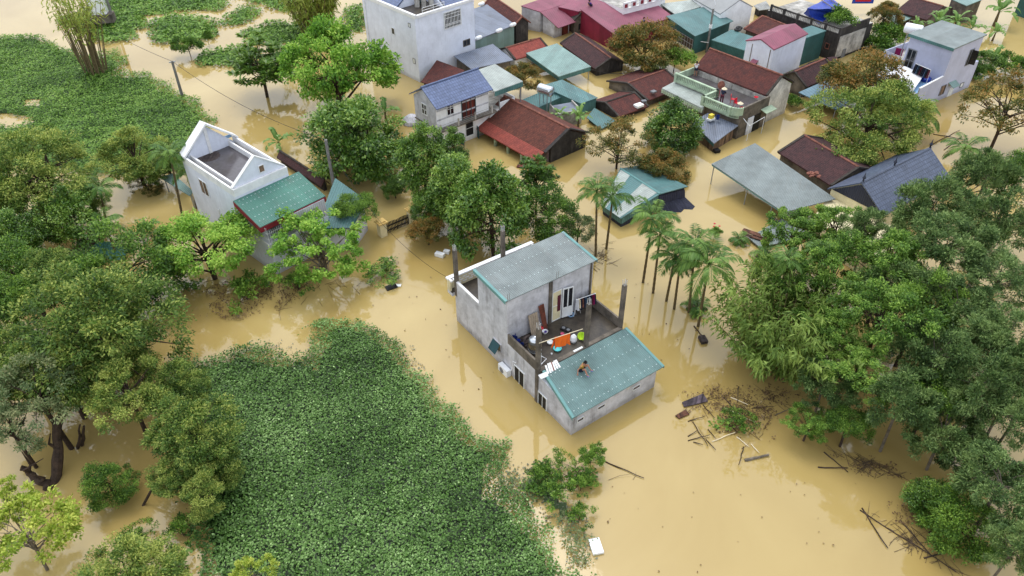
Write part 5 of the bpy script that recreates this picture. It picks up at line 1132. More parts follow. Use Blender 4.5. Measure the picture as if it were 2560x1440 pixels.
# the wood on the right
for sp,x,y,wd,zc,lb in (
 ('feathery_acacia',2090,575,150,4.6,'feathery acacia whose top reaches the lower end of the long canopy'),
 ('feathery_acacia',1985,590,160,4.2,'bright feathery tree leaning over the floating platform'),
 ('acacia',2165,585,135,5.0,'acacia in front of the navy tiled roof, left one'),
 ('acacia',2320,535,165,5.6,'acacia in front of the navy tiled roof, right one'),
 ('acacia',2465,450,150,6.0,'acacia crown just below the brown see-through tree at the right edge'),
 ('bushy',2545,440,120,6.0,'acacia at the right edge beside the brown see-through tree'),
 ('acacia',2500,560,200,6.4,'large acacia near the right edge in the upper part of the wood'),
 ('acacia',2370,620,220,6.6,'broad grey-green acacia in the middle of the wood'),
 ('feathery_acacia',2220,665,200,5.6,'feathery green tree in the middle of the wood below the cream terrace'),
 ('feathery_acacia',2080,690,210,5.2,'feathery tree at the open edge of the wood facing the palms'),
 ('feathery_acacia',1945,700,140,4.4,'small feathery crown hanging out over the water toward the palms'),
 ('acacia',2500,700,190,6.6,'dark acacia at the right edge halfway down'),
 ('acacia',2390,760,200,6.0,'dark acacia in the heart of the wood'),
 ('feathery_acacia',2200,800,240,6.0,'largest feathery tree in the lower wood'),
 ('feathery_acacia',2080,830,150,5.0,'feathery tree right of the clump of bamboo'),
 ('acacia',2510,860,200,6.2,'grey-green acacia at the right edge above the open brown water'),
 ('acacia',2340,890,210,5.6,'acacia in the lower wood with bare pale limbs'),
 ('feathery_acacia',2150,930,190,4.6,'bright feathery tree at the lower edge of the wood above the raft of debris'),
 ('acacia',2440,980,190,5.2,'acacia at the lower right of the wood'),
 ('acacia',2250,1010,190,4.4,'acacia at the lower edge of the wood over the water'),
 ('acacia',2360,1080,190,3.4,'low acacia reaching down to the open brown water'),
 ('bamboo_like',2025,1060,110,1.6,'drooping green spray over the raft of debris'),
 ('bushy',2120,1060,120,2.2,'low bushy tree at the water edge right of the debris raft'),
 ('acacia',2240,720,190,5.0,'acacia between the broad grey-green one and the feathery tree below the cream terrace'),
 ('bushy',2300,780,170,5.0,'dark green tree between the largest feathery tree and the heart of the wood'),
 ('acacia',2440,880,190,5.6,'acacia behind the one with bare pale limbs'),
 ('feathery_acacia',2010,770,130,3.4,'low feathery tree behind the bamboo at the edge of the wood'),
 ('acacia',2060,960,150,3.2,'acacia right above the debris raft at the bamboo'),
 ('bushy',2330,990,180,4.0,'dark tree low in the middle of the lower wood'),
 ('acacia',2545,950,150,5.6,'acacia crown cut by the right edge above the lower right water'),
 ('acacia',2430,1150,150,2.6,'small acacia overhanging the open brown water at lower right'),
 ('acacia',2535,1050,150,5.2,'acacia at the right edge above the dark bush'),
 ('acacia',2500,1215,200,4.6,'silvery acacia at the lower right edge'),
 ('acacia',2540,1370,170,4.0,'silvery acacia in the bottom right corner'),
 ('round',2322,1255,100,.8,'dark round bush standing in the water at lower right'),
 ('bushy',2405,1310,170,1.4,'bright green low tree beside the dark round bush at lower right')):
    if sp == 'bamboo_like': sp = 'feathery_acacia'
    nm = 'bush' if 'bush stand' in lb else 'acacia_tree'; wd *= 1.06
    T(sp,x,y,wd*(.9+.2*((x*7+y*3)%10)/9),zc,lb,name=nm,group='trees of the flooded wood on the right',cat='bush' if nm=='bush' else 'tree',sc=(1,1,.85+.5*((x*3+y*5)%11)/10) if nm!='bush' else (1,1,1))
# bamboo
def bamboo(x,y,hpx,label,seed,n,lean,leafy,top=False,lm='bamboo'):
    p = at(x,y,0); s = hpx/pxm(p)/.72; me,cu_ = bamboo_meshes(seed,n,1.0,lean,leafy,lm,top); return put('bamboo_clump',label,'bamboo',p,s,seed,me,cu_,0,tn='culms',cn='foliage')
bamboo(790,78,105,'feathery bamboo clump beside the tall pale house at the top',1,80,.42,1.0)
bamboo(232,182,125,'tall thinning bamboo clump with bare culms on the left hyacinth mat',2,46,.2,.45,True)
bamboo(1935,915,150,'dense bamboo clump at the open edge of the wood beside the palms',3,90,.6,1.6,lm='bamboo_green')
# palms
AP='areca palms standing in the water'
for k,(hx,hy,bx,by,wd,lb) in enumerate((
 (1492,478,1490,640,108,'left one of the two slim palms in front of the teal gabled shed'),(1532,490,1515,622,104,'right one of the two slim palms in front of the teal gabled shed'),
 (1632,545,1607,706,112,'palm nearest the teal gabled shed in the row of tall palms'),(1650,588,1633,732,96,'second palm from the shed in the row of tall palms'),
 (1688,640,1665,752,112,'short palm in the middle of the row of tall palms'),(1700,660,1686,772,90,'slim palm half hidden behind the largest palm'),
 (1738,612,1724,780,120,'tall upright palm behind the largest palm of the row'),(1772,660,1746,815,150,'largest palm at the near end of the row of tall palms'),
 (425,385,455,548,110,'left palm with a thin leaning trunk beside the flat roofed house'),(472,428,492,522,84,'middle palm against the side wall of the flat roofed house'),
 (562,492,578,556,84,'right palm in front of the barred balcony of the flat roofed house'),
 (250,470,268,590,92,'taller of the two palms beside the collapsed green roof'),(262,560,292,640,84,'lower of the two palms beside the collapsed green roof'),
 (2300,280,2290,335,110,'palm below the blue-grey house behind the yellow-green tree'),(2412,372,2400,455,96,'palm with drooping fronds above the navy tiled roof'),
 (1970,650,1953,825,90,'palm hidden in the near edge of the wood'),(2050,640,2035,790,90,'palm rising inside the feathery trees'))):
    palm(hx,hy,bx,by,wd,lb,AP,k=k)
clump(1848,600,62,'short palm clump rising from the water beside the floating platform',k=0)
clump(1915,640,80,'dark palm clump half under the feathery tree by the platform',k=1)
clump(1742,768,80,'leafy tuft at the foot of the largest palm',k=1,name='bush_tuft')
for k,(x,y,wd,z,lb) in enumerate(((695,352,95,1.4,'banana plant behind the flat roofed house'),(1447,292,80,1.6,'banana plant in front of the concrete tank room, right one'),(1398,288,62,1.3,'banana plant in front of the concrete tank room, left one'),(962,278,90,2.0,'banana plant right of the dense rounded tree'),
 (2350,48,76,2.2,'banana plant behind the pale green metal roof, left one'),(2392,52,80,2.2,'banana plant behind the pale green metal roof, second one'),(2430,68,76,1.8,'banana plant behind the pale green metal roof, right one'),(2500,25,110,2.2,'banana clump beside the dark teal warehouse'),(2490,80,70,1.2,'banana plant standing alone on the water by the warehouse'),(2487,140,76,.8,'pale banana plant right of the blue-grey house'),(2345,64,80,2.0,'banana plant directly behind the white water tank'),(2215,100,60,.9,'banana leaves over the weeds left of the blue-grey house'),
 (372,572,88,.5,'uprooted banana plant floating beside the collapsed green roof'),(408,590,60,.3,'second uprooted banana leaf tangle by the collapsed green roof'),(425,772,110,.7,'torn banana plant in the water below the feathery tree'),(440,1402,110,.7,'banana plant at the bottom edge beside the big mat'),(1590,640,36,.3,'small banana tuft') if False else (2290,62,54,1.6,'small banana plant left of the white water tank'))):
    banana(x,y,wd,lb,z,k)

# ================================================================ people
def skin_mesh(name, V, Ed, Rd, m_, parent, sub=2):
    me = bpy.data.meshes.new(name); bm = bmesh.new(); lay = bm.verts.layers.skin.verify(); vs_ = []
    for k,(p,r) in enumerate(zip(V,Rd)):
        v_ = bm.verts.new(p); v_[lay].radius = (r,r); v_[lay].use_root = (k == 0); vs_.append(v_)
    for a,b in Ed: bm.edges.new((vs_[a],vs_[b]))
    bm.to_mesh(me); bm.free(); o = bpy.data.objects.new(name,me); COL.objects.link(o)
    sk_ = o.modifiers.new('s','SKIN'); sk_.use_smooth_shade = True; sb = o.modifiers.new('u','SUBSURF'); sb.levels = sb.render_levels = sub
    dg = bpy.context.evaluated_depsgraph_get(); nm = bpy.data.meshes.new_from_object(o.evaluated_get(dg)); o.modifiers.clear(); o.data = nm; nm.name = name
    nm.materials.clear(); nm.materials.append(M(m_))
    for p in nm.polygons: p.use_smooth = True; p.material_index = 0
    if parent is not None: o.parent = parent
    return o
def person(label, loc, yaw, J, shirt, shorts, hair=True, hat=None, feet='skin', scale=1.0, sleeves=.55, long_=False):
    """J: joint positions (x forward, y left, z up) in metres, origin where the body rests."""
    r = thing('person', label, 'person', loc); r.rotation_euler[2] = yaw; r.scale = (scale,)*3
    V, Ed, Rd, ix = [], [], [], {}
    def add(n, p, rad, par=None):
        ix[n] = len(V); V.append(tuple(p)); Rd.append(rad)
        if par: Ed.append((ix[par],ix[n]))
    L_ = lambda a,b,t: tuple(np.array(a)*(1-t)+np.array(b)*t)
    add('pel',J['pel'],.125); add('waist',L_(J['pel'],J['chest'],.5),.115,'pel'); add('chest',J['chest'],.13,'waist'); add('neck',J['neck'],.055,'chest')
    hd = np.array(J['head']); nk = np.array(J['neck']); add('jaw',tuple(nk*.35+hd*.65),.075,'neck'); add('head',tuple(hd),.095,'jaw'); add('crown',tuple(hd+(hd-nk)*.35),.07,'head')
    fx = np.array(J.get('face',(1,0,0)),float); add('nose',tuple(hd*.9+nk*.1+fx*.105),.018,'head')
    for s in 'LR':
        add('sh'+s,J['sh'+s],.062,'chest'); add('el'+s,J['el'+s],.042,'sh'+s); add('wr'+s,J['ha'+s],.03,'el'+s)
        w0 = np.array(J['ha'+s]); d = w0-np.array(J['el'+s]); d = d/np.linalg.norm(d); sd_ = np.cross(d,[0,0,1.]); sd_ = sd_/max(np.linalg.norm(sd_),.1)
        add('pa'+s,tuple(w0+d*.06),.034,'wr'+s)
        for k,(off,ln) in enumerate(((-.03,.07),(-.01,.085),(.01,.09),(.03,.07))): add('f%d'%k+s,tuple(w0+d*(.08+ln)+sd_*off*1.3-np.array([0,0,.02])),.009,'pa'+s)
        add('th'+s,tuple(w0+d*.07+sd_*.065),.011,'pa'+s)
        add('hip'+s,J['hip'+s],.095,'pel'); add('kn'+s,J['kn'+s],.062,'hip'+s); add('ca'+s,L_(J['kn'+s],J['an'+s],.4),.056,'kn'+s); add('an'+s,J['an'+s],.04,'ca'+s); add('to'+s,J['to'+s],.036,'an'+s)
    skin_mesh('body',V,Ed,Rd,'skin',r)
    sl_ = lambda s: L_(J['sh'+s],J['el'+s],sleeves)
    SV = [J['pel'],L_(J['pel'],J['chest'],.5),J['chest'],L_(J['chest'],J['neck'],.6)]; SR_ = [.15,.142,.155,.085]; SE = [(0,1),(1,2),(2,3)]
    for s in 'LR': k = len(SV); SV += [J['sh'+s],sl_(s)]; SR_ += [.085,.06]; SE += [(2,k),(k,k+1)]
    skin_mesh('shirt',SV,SE,SR_,shirt,r)
    SV = [J['pel']]; SR_ = [.15]; SE = []
    for s in 'LR':
        k = len(SV); SV += [J['hip'+s],L_(J['hip'+s],J['kn'+s],.65)]; SR_ += [.115,.09]; SE += [(0,k),(k,k+1)]
        if long_: SV += [J['kn'+s],L_(J['kn'+s],J['an'+s],.85)]; SR_ += [.08,.065]; SE += [(k+1,k+2),(k+2,k+3)]
    skin_mesh('trousers' if long_ else 'shorts',SV,SE,SR_,shorts,r)
    if hair:
        back = hd-fx*.03+np.array([0,0,.035]); skin_mesh('hair',[tuple(back),tuple(back-fx*.05-np.array([0,0,.02])),tuple(back+fx*.02+np.array([0,0,.03]))],[(0,1),(0,2)],[.098,.085,.09],'hair',r)
    if feet != 'skin':
        for s in 'LR': skin_mesh('slipper',[tuple(np.array(J['an'+s])-[0,0,.04]),tuple(np.array(J['to'+s])-[0,0,.02])],[(0,1)],[.05,.052],feet,r)
    if hat:
        m_ = MB(); m_.lathe((hd[0],hd[1],hd[2]+.02),[(.30,0),(.29,.012),(.16,.11),(.02,.22)],20); o = m_.build('hat',hat,None); o.location = (0,0,0)
        o.data.transform(Matrix.Translation((hd[0],hd[1],hd[2]+.02))); o.parent = r
    return r
SIT = dict(pel=(0,0,.13),chest=(.12,0,.48),neck=(.2,0,.62),head=(.29,0,.76),face=(.75,0,-.65),shL=(.12,.19,.54),shR=(.12,-.19,.54),elL=(.3,.2,.42),haL=(.42,.1,.6),elR=(-.06,-.32,.3),haR=(-.02,-.42,.08),hipL=(.06,.11,.12),hipR=(.06,-.11,.12),knL=(.38,.2,.46),knR=(.36,-.2,.42),anL=(.6,.25,.07),anR=(.58,-.28,.07),toL=(.76,.28,.04),toR=(.74,-.32,.04))
SQUAT = dict(pel=(0,0,.22),chest=(.18,0,.5),neck=(.27,0,.62),head=(.34,0,.76),face=(.9,0,-.4),shL=(.18,.19,.55),shR=(.18,-.19,.55),elL=(.4,.2,.45),haL=(.5,.08,.36),elR=(.4,-.2,.45),haR=(.5,-.08,.36),hipL=(.03,.12,.22),hipR=(.03,-.12,.22),knL=(.42,.2,.5),knR=(.42,-.2,.5),anL=(.2,.2,.08),anR=(.2,-.2,.08),toL=(.38,.23,.04),toR=(.38,-.23,.04))
STAND = dict(pel=(0,0,.93),chest=(.02,0,1.27),neck=(.03,0,1.45),head=(.06,0,1.6),face=(1,0,-.15),shL=(.02,.2,1.38),shR=(.02,-.2,1.38),elL=(.1,.27,1.1),haL=(.25,.22,.95),elR=(.08,-.27,1.1),haR=(.24,-.2,.95),hipL=(0,.1,.9),hipR=(0,-.1,.9),knL=(.03,.11,.5),knR=(.03,-.11,.5),anL=(-.02,.12,.08),anR=(0,-.12,.08),toL=(.15,.15,.04),toR=(.16,-.15,.04))
BENT = dict(STAND, chest=(.2,0,1.22), neck=(.32,0,1.36), head=(.4,0,1.47), face=(.8,0,-.6), shL=(.2,.2,1.3), shR=(.2,-.2,1.3), elL=(.36,.24,1.06), haL=(.5,.14,.96), elR=(.36,-.24,1.06), haR=(.5,-.14,.96))
F = FM
def onroof(px):
    z = 2.4
    for _ in range(8): a,b = F.z(z,*px); z = 2.06+(a+.32)/3.72*.8+.015
    return F.p(a,b,z)
person('person in a mustard top and dark shorts sitting alone on the teal roof', onroof(h(985,1262)), R(-28), SIT, 'mustard','navy_cloth', feet='slipper')
person('person in a white t-shirt standing at the far end of the balustraded terrace', FB.p(4.3,9.05,2.6), R(75), STAND, 'shirt_white','navy_cloth')
person('person in dark clothes and a conical straw hat standing on the balustraded terrace', at(*cb(938,715),2.6), R(60), BENT, 'navy_cloth','maroon_cloth', hair=False, hat='straw', long_=True, sleeves=.95)
person('person in a purple top squatting on the ridge of the maroon roofs', at(*cm(1335,112),3.1), R(200), SQUAT, 'purple','navy_cloth', long_=True, sleeves=.95)
person('person in a light blue shirt crouching at the lower edge of the largest maroon roof', at(*cm(2190,400),2.35), R(-60), SQUAT, 'shirt_blue','navy_cloth', long_=True)
cz = crop(1760,480,6)
person('person in an olive shirt sitting under the end of the long metal canopy', at(*cz(1080,455),.45), R(190), SIT, 'shirt_olive','navy_cloth', feet='red_plastic')

# ================================================================ things on the concrete house terrace
def small(name, label, cat, mb, mats, group=None, smooth=False):
    return tag(mb.build(name, mats, smooth=smooth), label, cat, group)
def basin(px, z, r, hgt, m_, label, name='basin', inner=None, cat='basin'):
    p = at(*px, z); b = MB(); b.lathe(p,[(r*.72,0),(r,hgt),(r*1.06,hgt),(r*1.06,hgt-.02),(r*.97,hgt-.02),(r*.7,.03)],18); o = small(name,label,cat,b,m_,smooth=False)
    if inner:
        c = MB(); rs = random.Random(int(px[0])); 
        for k in range(5): c.lathe((p[0]+rs.uniform(-.3,.3)*r,p[1]+rs.uniform(-.3,.3)*r,p[2]+hgt*.3),[(r*.3,0),(r*.34,hgt*.35),(r*.1,hgt*.5)],7)
        tag(c.build('laundry',inner),label.split(' ')[0]+' basin laundry heaped inside, '+label[len(label.split(' ')[0])+1:][:60].rsplit(' ',1)[0] if False else 'crumpled washing inside the '+label,'laundry')
    return o
Z0 = 2.73
basin(h(686,1000),Z0,.27,.16,'cyan','turquoise basin under the orange cloth')
basin(h(592,918),Z0,.2,.16,'foam','white basin with pink rim left of the orange cloth')
basin(h(857,560),Z0,.26,.14,'sky_blue','pale blue basin by the open terrace door',inner='navy_cloth')
basin(h(527,780),Z0,.2,.16,'white_plastic','white basin beside the steel tank',inner='purple')
basin(h(750,805),Z0,.13,.1,'pink','small pink bowl near the black stove',name='bowl',cat='bowl')
basin(h(300,772),Z0,.12,.18,'frame_grey','clear grey bowl behind the steel tank',name='bowl',cat='bowl')
basin(h(600,630),Z0,.07,.14,'cyan','small green jar by the rusty boards',name='jar',cat='jar')
basin(h(612,1062),Z0,.06,.12,'foam','white cup alone on the terrace floor',name='cup',cat='cup')
basin(h(645,530),2.76,.24,.12,'black','black basin on the doorstep')
basin(h(670,460),2.9,.17,.34,'dark_blue','blue bucket in the open doorway',name='bucket',cat='bucket')
basin(h(310,612),Z0+.1,.16,.26,'black','dark round pot behind the corrugated sheet',name='pot',cat='pot')
for k,(x,y) in enumerate(((130,835),(152,872),(187,910),(232,955))): basin(h(x,y),Z0+.3,.12,.26,'dark_blue' if k%2 else 'tarp_blue',('blue can at the left parapet, farthest','blue can at the left parapet, second from the far end','blue can at the left parapet, third from the far end','blue can at the left parapet, nearest the steel tank')[k],name='can',cat='can')
tk0 = at(*h(398,1040),Z0); t = thing('water_tank','upright stainless steel water tank on a stand at the terrace corner','water tank',tk0)
b = MB(); b.lathe((tk0[0],tk0[1],Z0+.35),[(.38,0),(.42,.04)]+[(.42+.012*(k%2),.06+.84*k/14) for k in range(15)]+[(.42,.92),(.2,1.06),(.13,1.08),(.13,1.14),(.02,1.16)],24); b.build('tank','steel',t,smooth=True)
b = MB(); b.lathe((tk0[0],tk0[1],Z0+.62),[(.437,0),(.437,.42)],24,cap=False); b.build('label_band',mat('brass',(150,132,92),.5,.4,6,rgb2=(70,64,58)),t)
b = MB()
for k in range(4): a = k*1.571+.5; q = (tk0[0]+.36*math.cos(a),tk0[1]+.36*math.sin(a)); b.tube([(*q,Z0),(*q,Z0+.36)],.03,5)
b.lathe((tk0[0],tk0[1],Z0+.3),[(.42,0),(.44,.03)],20); b.build('stand','galv',t)
pi_ = MB(); q0 = at(*h(472,1210),Z0); pi_.tube([tuple(q0),(q0[0],q0[1],Z0+1.15),(q0[0]-.3,q0[1]+.1,Z0+1.3)],.03,6); q1 = at(*h(545,1150),Z0); pi_.tube([tuple(q0),tuple(at(*h(470,1195),Z0+.1)),(q1[0],q1[1],Z0+.25),tuple(at(*h(478,1080),Z0+.4))],.025,6); small('water_pipe','white plastic pipe rising beside the steel tank','pipe',pi_,'white_plastic')
# orange cloth on its pole
(b0,z0),(b1,z1) = F.wa(3.45,*h(450,915)),F.wa(3.45,*h(1012,732))
pl = MB(); pl.tube([F.p(3.45,b0,z0),F.p(3.45,b1,z1)],.025,6); small('drying_pole','pale pole tied between two concrete columns, carrying an orange cloth','pole',pl,'straw')
zl = lambda b_: z0+(z1-z0)*(b_-b0)/(b1-b0)
cl = MB(); bs = F.wa(3.4,*h(655,850))[0], F.wa(3.4,*h(852,790))[0]; n = 14
G2 = []
for i in range(n+1):
    bb = bs[0]+(bs[1]-bs[0])*i/n; row = []
    for j in range(8): row.append(F.p(3.42-.06*math.sin(i*1.3+j*.3)*j/7-.03*j/7,bb+.02*math.sin(j),zl(bb)+.01-(.98-.14*abs(math.sin(i*.45)))*j/7))
    G2.append(row)
for i in range(n):
    for j in range(7): cl.face([G2[i][j],G2[i+1][j],G2[i+1][j+1],G2[i][j+1]])
g3 = [F.p(3.5,bs[0]+.02-.05*k,zl(bs[0])-.16*k) for k in range(6)]
for k in range(5): cl.face([g3[k],F.p(3.52,bs[0]+.22-.05*k,zl(bs[0])-.16*k),F.p(3.52,bs[0]+.17-.05*k,zl(bs[0])-.16*(k+1)),g3[k+1]])
small('hanging_cloth','orange cloth hung over the drying pole of the concrete house','cloth',cl,'orange',smooth=True)
bg_ = MB(); q = at(*h(895,850),Z0+.35); bg_.lathe((q[0],q[1],q[2]-.35),[(.16,0),(.24,.2),(.2,.5),(.06,.68)],9); small('plastic_bag','grey white plastic bag hanging by the middle column','bag',bg_,'white_plastic')
lm_ = thing('basket_stack','leaning stack of lime green baskets behind the middle column','baskets',at(*h(1030,840),Z0)); 
for k in range(4):
    b = MB(); q = at(*h(1035-9*k,828-2*k),Z0+.25); b.lathe(q,[(.16,0),(.25,.2),(.27,.2),(.25,.17),(.14,.02)],14,axis=(-.5-.05*k,-.6,.6)); b.build('basket','lime',lm_)
st_ = thing('gas_stove','black two burner stove on the terrace floor','stove',at(*h(795,745),Z0)); q = at(*h(795,745),Z0)
MB().obox((q[0],q[1],Z0+.06),(.75,.38,.1),rz=R(-35)).build('body','black',st_)
for k in (-1,1):
    b = MB(); b.lathe((q[0]+k*.19*math.cos(R(-35)),q[1]+k*.19*math.sin(R(-35)),Z0+.112),[(.12,0),(.12,.03),(.05,.03)],12); b.build('burner','frame_grey',st_)
def lean(px0, px1, z1, width, m_, name, label, cat, th=.03):
    a0, b0 = F.z(Z0,*px0); a = np.array(F.p(min(a0,6.6),b0,Z0)); b1, zz = F.wa(6.86,*px1); e_ = np.array(F.p(6.86,b1,zz)); s = np.array([F.v[0],F.v[1],0])*width/2; o = np.array([F.u[0],F.u[1],0])*th; b = MB()
    b.hexa([a-s,a+s,a+s+o,a-s+o],[e_-s,e_+s,e_+s+o,e_-s+o]); return small(name,label,cat,b,m_)
lean(h(372,760),h(368,540),4.1,.75,'old_wood' if False else mat('fibro',(186,168,146),.85,.12,2,pat='corr',pitch=.18),'corrugated_sheet','beige corrugated sheet leaning on the upper storey wall','sheet')
lean(h(490,718),h(455,440),4.4,.14,mat('rust_board',(120,66,50),.85,.25,3),'board','narrower of the two rusty brown boards leaning on the upper storey wall','board')
lean(h(530,728),h(490,420),4.5,.3,'rust_board','board','wider of the two rusty brown boards leaning on the upper storey wall','board')
lean(h(872,500),h(852,345),3.7,.06,'galv','pole','grey pipe leaning on the wall beside the terrace door','pole')
b = MB(); q = at(*h(478,728),Z0+.1); b.lathe(q,[(.2,0),(.17,.14),(.05,.2)],9); small('red_cloth','crumpled red cloth beside the corrugated sheet','cloth',b,'red_plastic')
b = MB(); rs = random.Random(5)
for k in range(7): q = at(*h(rs.uniform(225,300),rs.uniform(850,920)),Z0+.05+.05*k); b.obox(q,(.9,.14,.05),rz=R(60+rs.uniform(-25,25)))
small('timber_pile','heap of short timber by the left parapet','timber',b,'old_wood')
# clothes rack
r0, r1 = at(*h(925,360),4.15), at(*h(1182,272),4.15); t = thing('clothes_rack','white clothes rack hung with dark washing at the back of the terrace','clothes rack',(*((r0+r1)/2)[:2],Z0))
b = MB(); b.tube([r0,r1],.022,6); 
for q in (r0*.9+r1*.1, r0*.1+r1*.9): b.tube([(q[0]-.25,q[1]-.2,Z0),(q[0],q[1],4.12)],.018,5); b.tube([(q[0]+.25,q[1]+.2,Z0),(q[0],q[1],4.12)],.018,5)
b.build('frame','white_plastic',t)
cols = ['shirt_white','straw','navy_cloth','ridge_tile','navy_cloth','jean','black','jean','navy_cloth','maroon_cloth','magenta','navy_cloth']
for k,c_ in enumerate(cols):
    q = r0+(r1-r0)*(.08+.86*k/11); s = np.array([F.u[0],F.u[1],0])*.24; w2 = np.array([F.v[0],F.v[1],0])*.05; ln = .7+.25*random.Random(k).random()
    b = MB(); b.hexa([q-s*.8-w2-[0,0,ln],q+s*.8-w2-[0,0,ln],q+s*.8+w2-[0,0,ln],q-s*.8+w2-[0,0,ln]],[q-s*.55-w2*.3-[0,0,.02],q+s*.55-w2*.3-[0,0,.02],q+s*.55+w2*.3-[0,0,.02],q-s*.55+w2*.3-[0,0,.02]]); b.build('garment',c_,t)
for k,(x0,y0,x1,y1) in enumerate(((535,1205,570,1310),(565,1180,600,1300),(590,1170,625,1280),(605,1165,640,1270),(625,1165,660,1265),(645,1145,690,1245),(665,1135,720,1230))):
    a, e_ = np.array(onroof(h(x0,y0))), np.array(onroof(h(x1,y1))); d = e_-a; nn = np.array([-d[1],d[0],0]); nn = nn/np.linalg.norm(nn)*.06; b = MB(); b.hexa([a-nn,e_-nn,e_+nn,a+nn],[a-nn+[0,0,.04],e_-nn+[0,0,.04],e_+nn+[0,0,.04],a+nn+[0,0,.04]])
    small('slat','white strip laid on the upper corner of the teal roof' if k!=3 else 'dull pink strip among white ones on the teal roof','slat',b,'foam' if k!=3 else 'ridge_tile','strips laid on the teal roof')
b = MB(); q = [np.array(onroof(h(x,y))) for x,y in ((440,1330),(475,1380),(572,1340),(545,1288))]; b.hexa(q,[p_+[0,0,.05] for p_ in q]); small('foam_board','white board with a black patch at the corner of the teal roof','board',b,'foam')
b = MB(); q = F.p(3.6,3.35,2.93); b.obox(q,(.75,.14,.06),rz=math.atan2(F.v[1],F.v[0])); small('foam_strip','white strip lying on the terrace edge wall','strip',b,'foam')
q = F.p(7.05,-.28,.28); t = thing('air_conditioner','white air conditioner unit fixed to the left wall just above the water','air conditioner',q)
MB().box(F,6.55,7.6,-.42,-.06,-.1,.58).build('casing','white_plastic',t); b = MB(); b.lathe(F.p(7.2,-.422,.24),[(.24,0),(.22,.012),(.05,.02)],16,axis=(-F.v[0],-F.v[1],0)); b.build('fan','frame_grey',t)
b = MB(); b.tube([F.p(6.55,-.1,.4),F.p(6.4,-.05,.9),F.p(6.3,-.05,1.6),F.p(5.95,-.05,1.75)],.025,5); b.build('hose','white_plastic',t)
# ================================================================ other things
F = FB
def chair(px,z,yaw,label):
    q = at(*px,z); t = thing('plastic_chair',label,'chair',q,'red chairs on the balustraded terrace'); t.rotation_euler[2] = yaw
    def part(n,bx): 
        o = bx.build(n,'red_plastic',None); o.data.transform(Matrix.Translation(o.location)); o.location = (0,0,0); o.parent = t
    b = MB(); b.obox((0,0,.43),(.42,.42,.04)); part('seat',b); b = MB(); b.obox((-.2,0,.68),(.04,.42,.45),tilt=(0,-.15)); part('backrest',b)
    for sx in (-.17,.17):
        for sy in (-.17,.17): b = MB(); b.tube([(sx*1.1,sy*1.1,0),(sx,sy,.42)],.022,5); part('leg',b)
chair(cb(1080,705),2.61,R(-20),'red plastic chair beside the person in the straw hat'); chair(cb(1135,755),2.61,R(-50),'red plastic chair nearest the balcony corner, holding a straw hat')
b = MB(); q = at(*cb(1188,712),3.15); b.lathe(q,[(.32,0),(.17,.1),(.02,.2)],16); small('straw_hat','conical straw hat lying on a red chair','hat',b,'straw')
basin(cb(1198,795),2.61,.2,.3,'red_plastic','red bucket at the rounded balcony corner',name='bucket',cat='bucket'); basin(cb(1388,640),3.2,.22,.12,'red_plastic','red basin on the wall under the tiled eave')
q = at(*cb(925,545),3.42); t = thing('floor_fan','red round floor fan standing at the step of the balustrade','fan',q); b = MB(); b.tube([(q[0],q[1],2.62),(q[0],q[1],3.95)],.03,5); b.build('stand','red_plastic',t); b = MB(); b.lathe((q[0],q[1]-.04,4.05),[(.42,0),(.44,.05),(.42,.1),(.1,.14)],18,axis=(.3,-.9,.2)); b.build('fan_head','ridge_tile',t)
q = at(*cb(805,925),1.85); b = MB(); b.obox((q[0],q[1],q[2]+.12),(.75,.55,.18),rz=R(35)); small('foam_slab','white foam slab on the wet lean-to roof','foam slab',b,'foam'); b = MB(); b.obox((q[0],q[1],q[2]+.42),(.5,.38,.4),rz=R(35)); small('yellow_box','yellow box on a white foam slab on the lean-to roof','box',b,'yellow')
basin(cb(893,915),1.95,.2,.42,'dark_blue','blue drum beside the yellow box',name='drum',cat='drum')
def boxat(px,z,size,rz,m_,name,label,cat,tilt=None): b = MB(); q = at(*px,z); b.obox((q[0],q[1],q[2]+size[2]/2),size,rz=rz,tilt=tilt); return small(name,label,cat,b,m_)
boxat(c3(1085,912),.75,(.95,.7,.25),R(35),'foam','foam_box','white foam box resting on the eave of the drowned hut','box'); boxat(c3(1128,882),.7,(.55,.4,.3),R(20),'frame_grey','grey_box','grey box caught between the two drowned tiled roofs','box'); boxat(c3(1212,790),1.3,(.6,.5,.15),R(35),'frame_grey','metal_tray','small grey metal tray lying on the brown tiled roof','tray')
for k,(x,y,z,lb) in enumerate(((130,755,3.0,'white sack on the slate roof beside the tall pale house'),(540,610,3.0,'white sack in the middle of the slate roof edge'),(815,495,3.0,'white sack at the gable end of the slate roof edge'),(185,80,3.4,'white sack at the upper end of the slate roof'))):
    b = MB(); q = at(*cw(x,y),z); b.lathe(q,[(.05,-.5),(.22,-.35),(.26,0),(.22,.4),(.06,.55)],9,axis=(math.cos(R(40)),math.sin(R(40)),.05)); small('sack',lb,'sack',b,'foam','white sacks weighing down the slate roof')
for k,(x,y,z) in enumerate(((1685,580,2.35),(1712,548,2.38))):
    b = MB(); q = at(*cu(x,y),z); b.lathe(q,[(.3+.15*math.cos(a),.15+.14*math.sin(a)) for a in np.linspace(0,6.283,11)],16,cap=False); small('tyre','black tyre lying on the teal shed roof'+(', nearer one' if k==0 else ', farther one'),'tyre',b,'black','tyres on the teal shed roof')
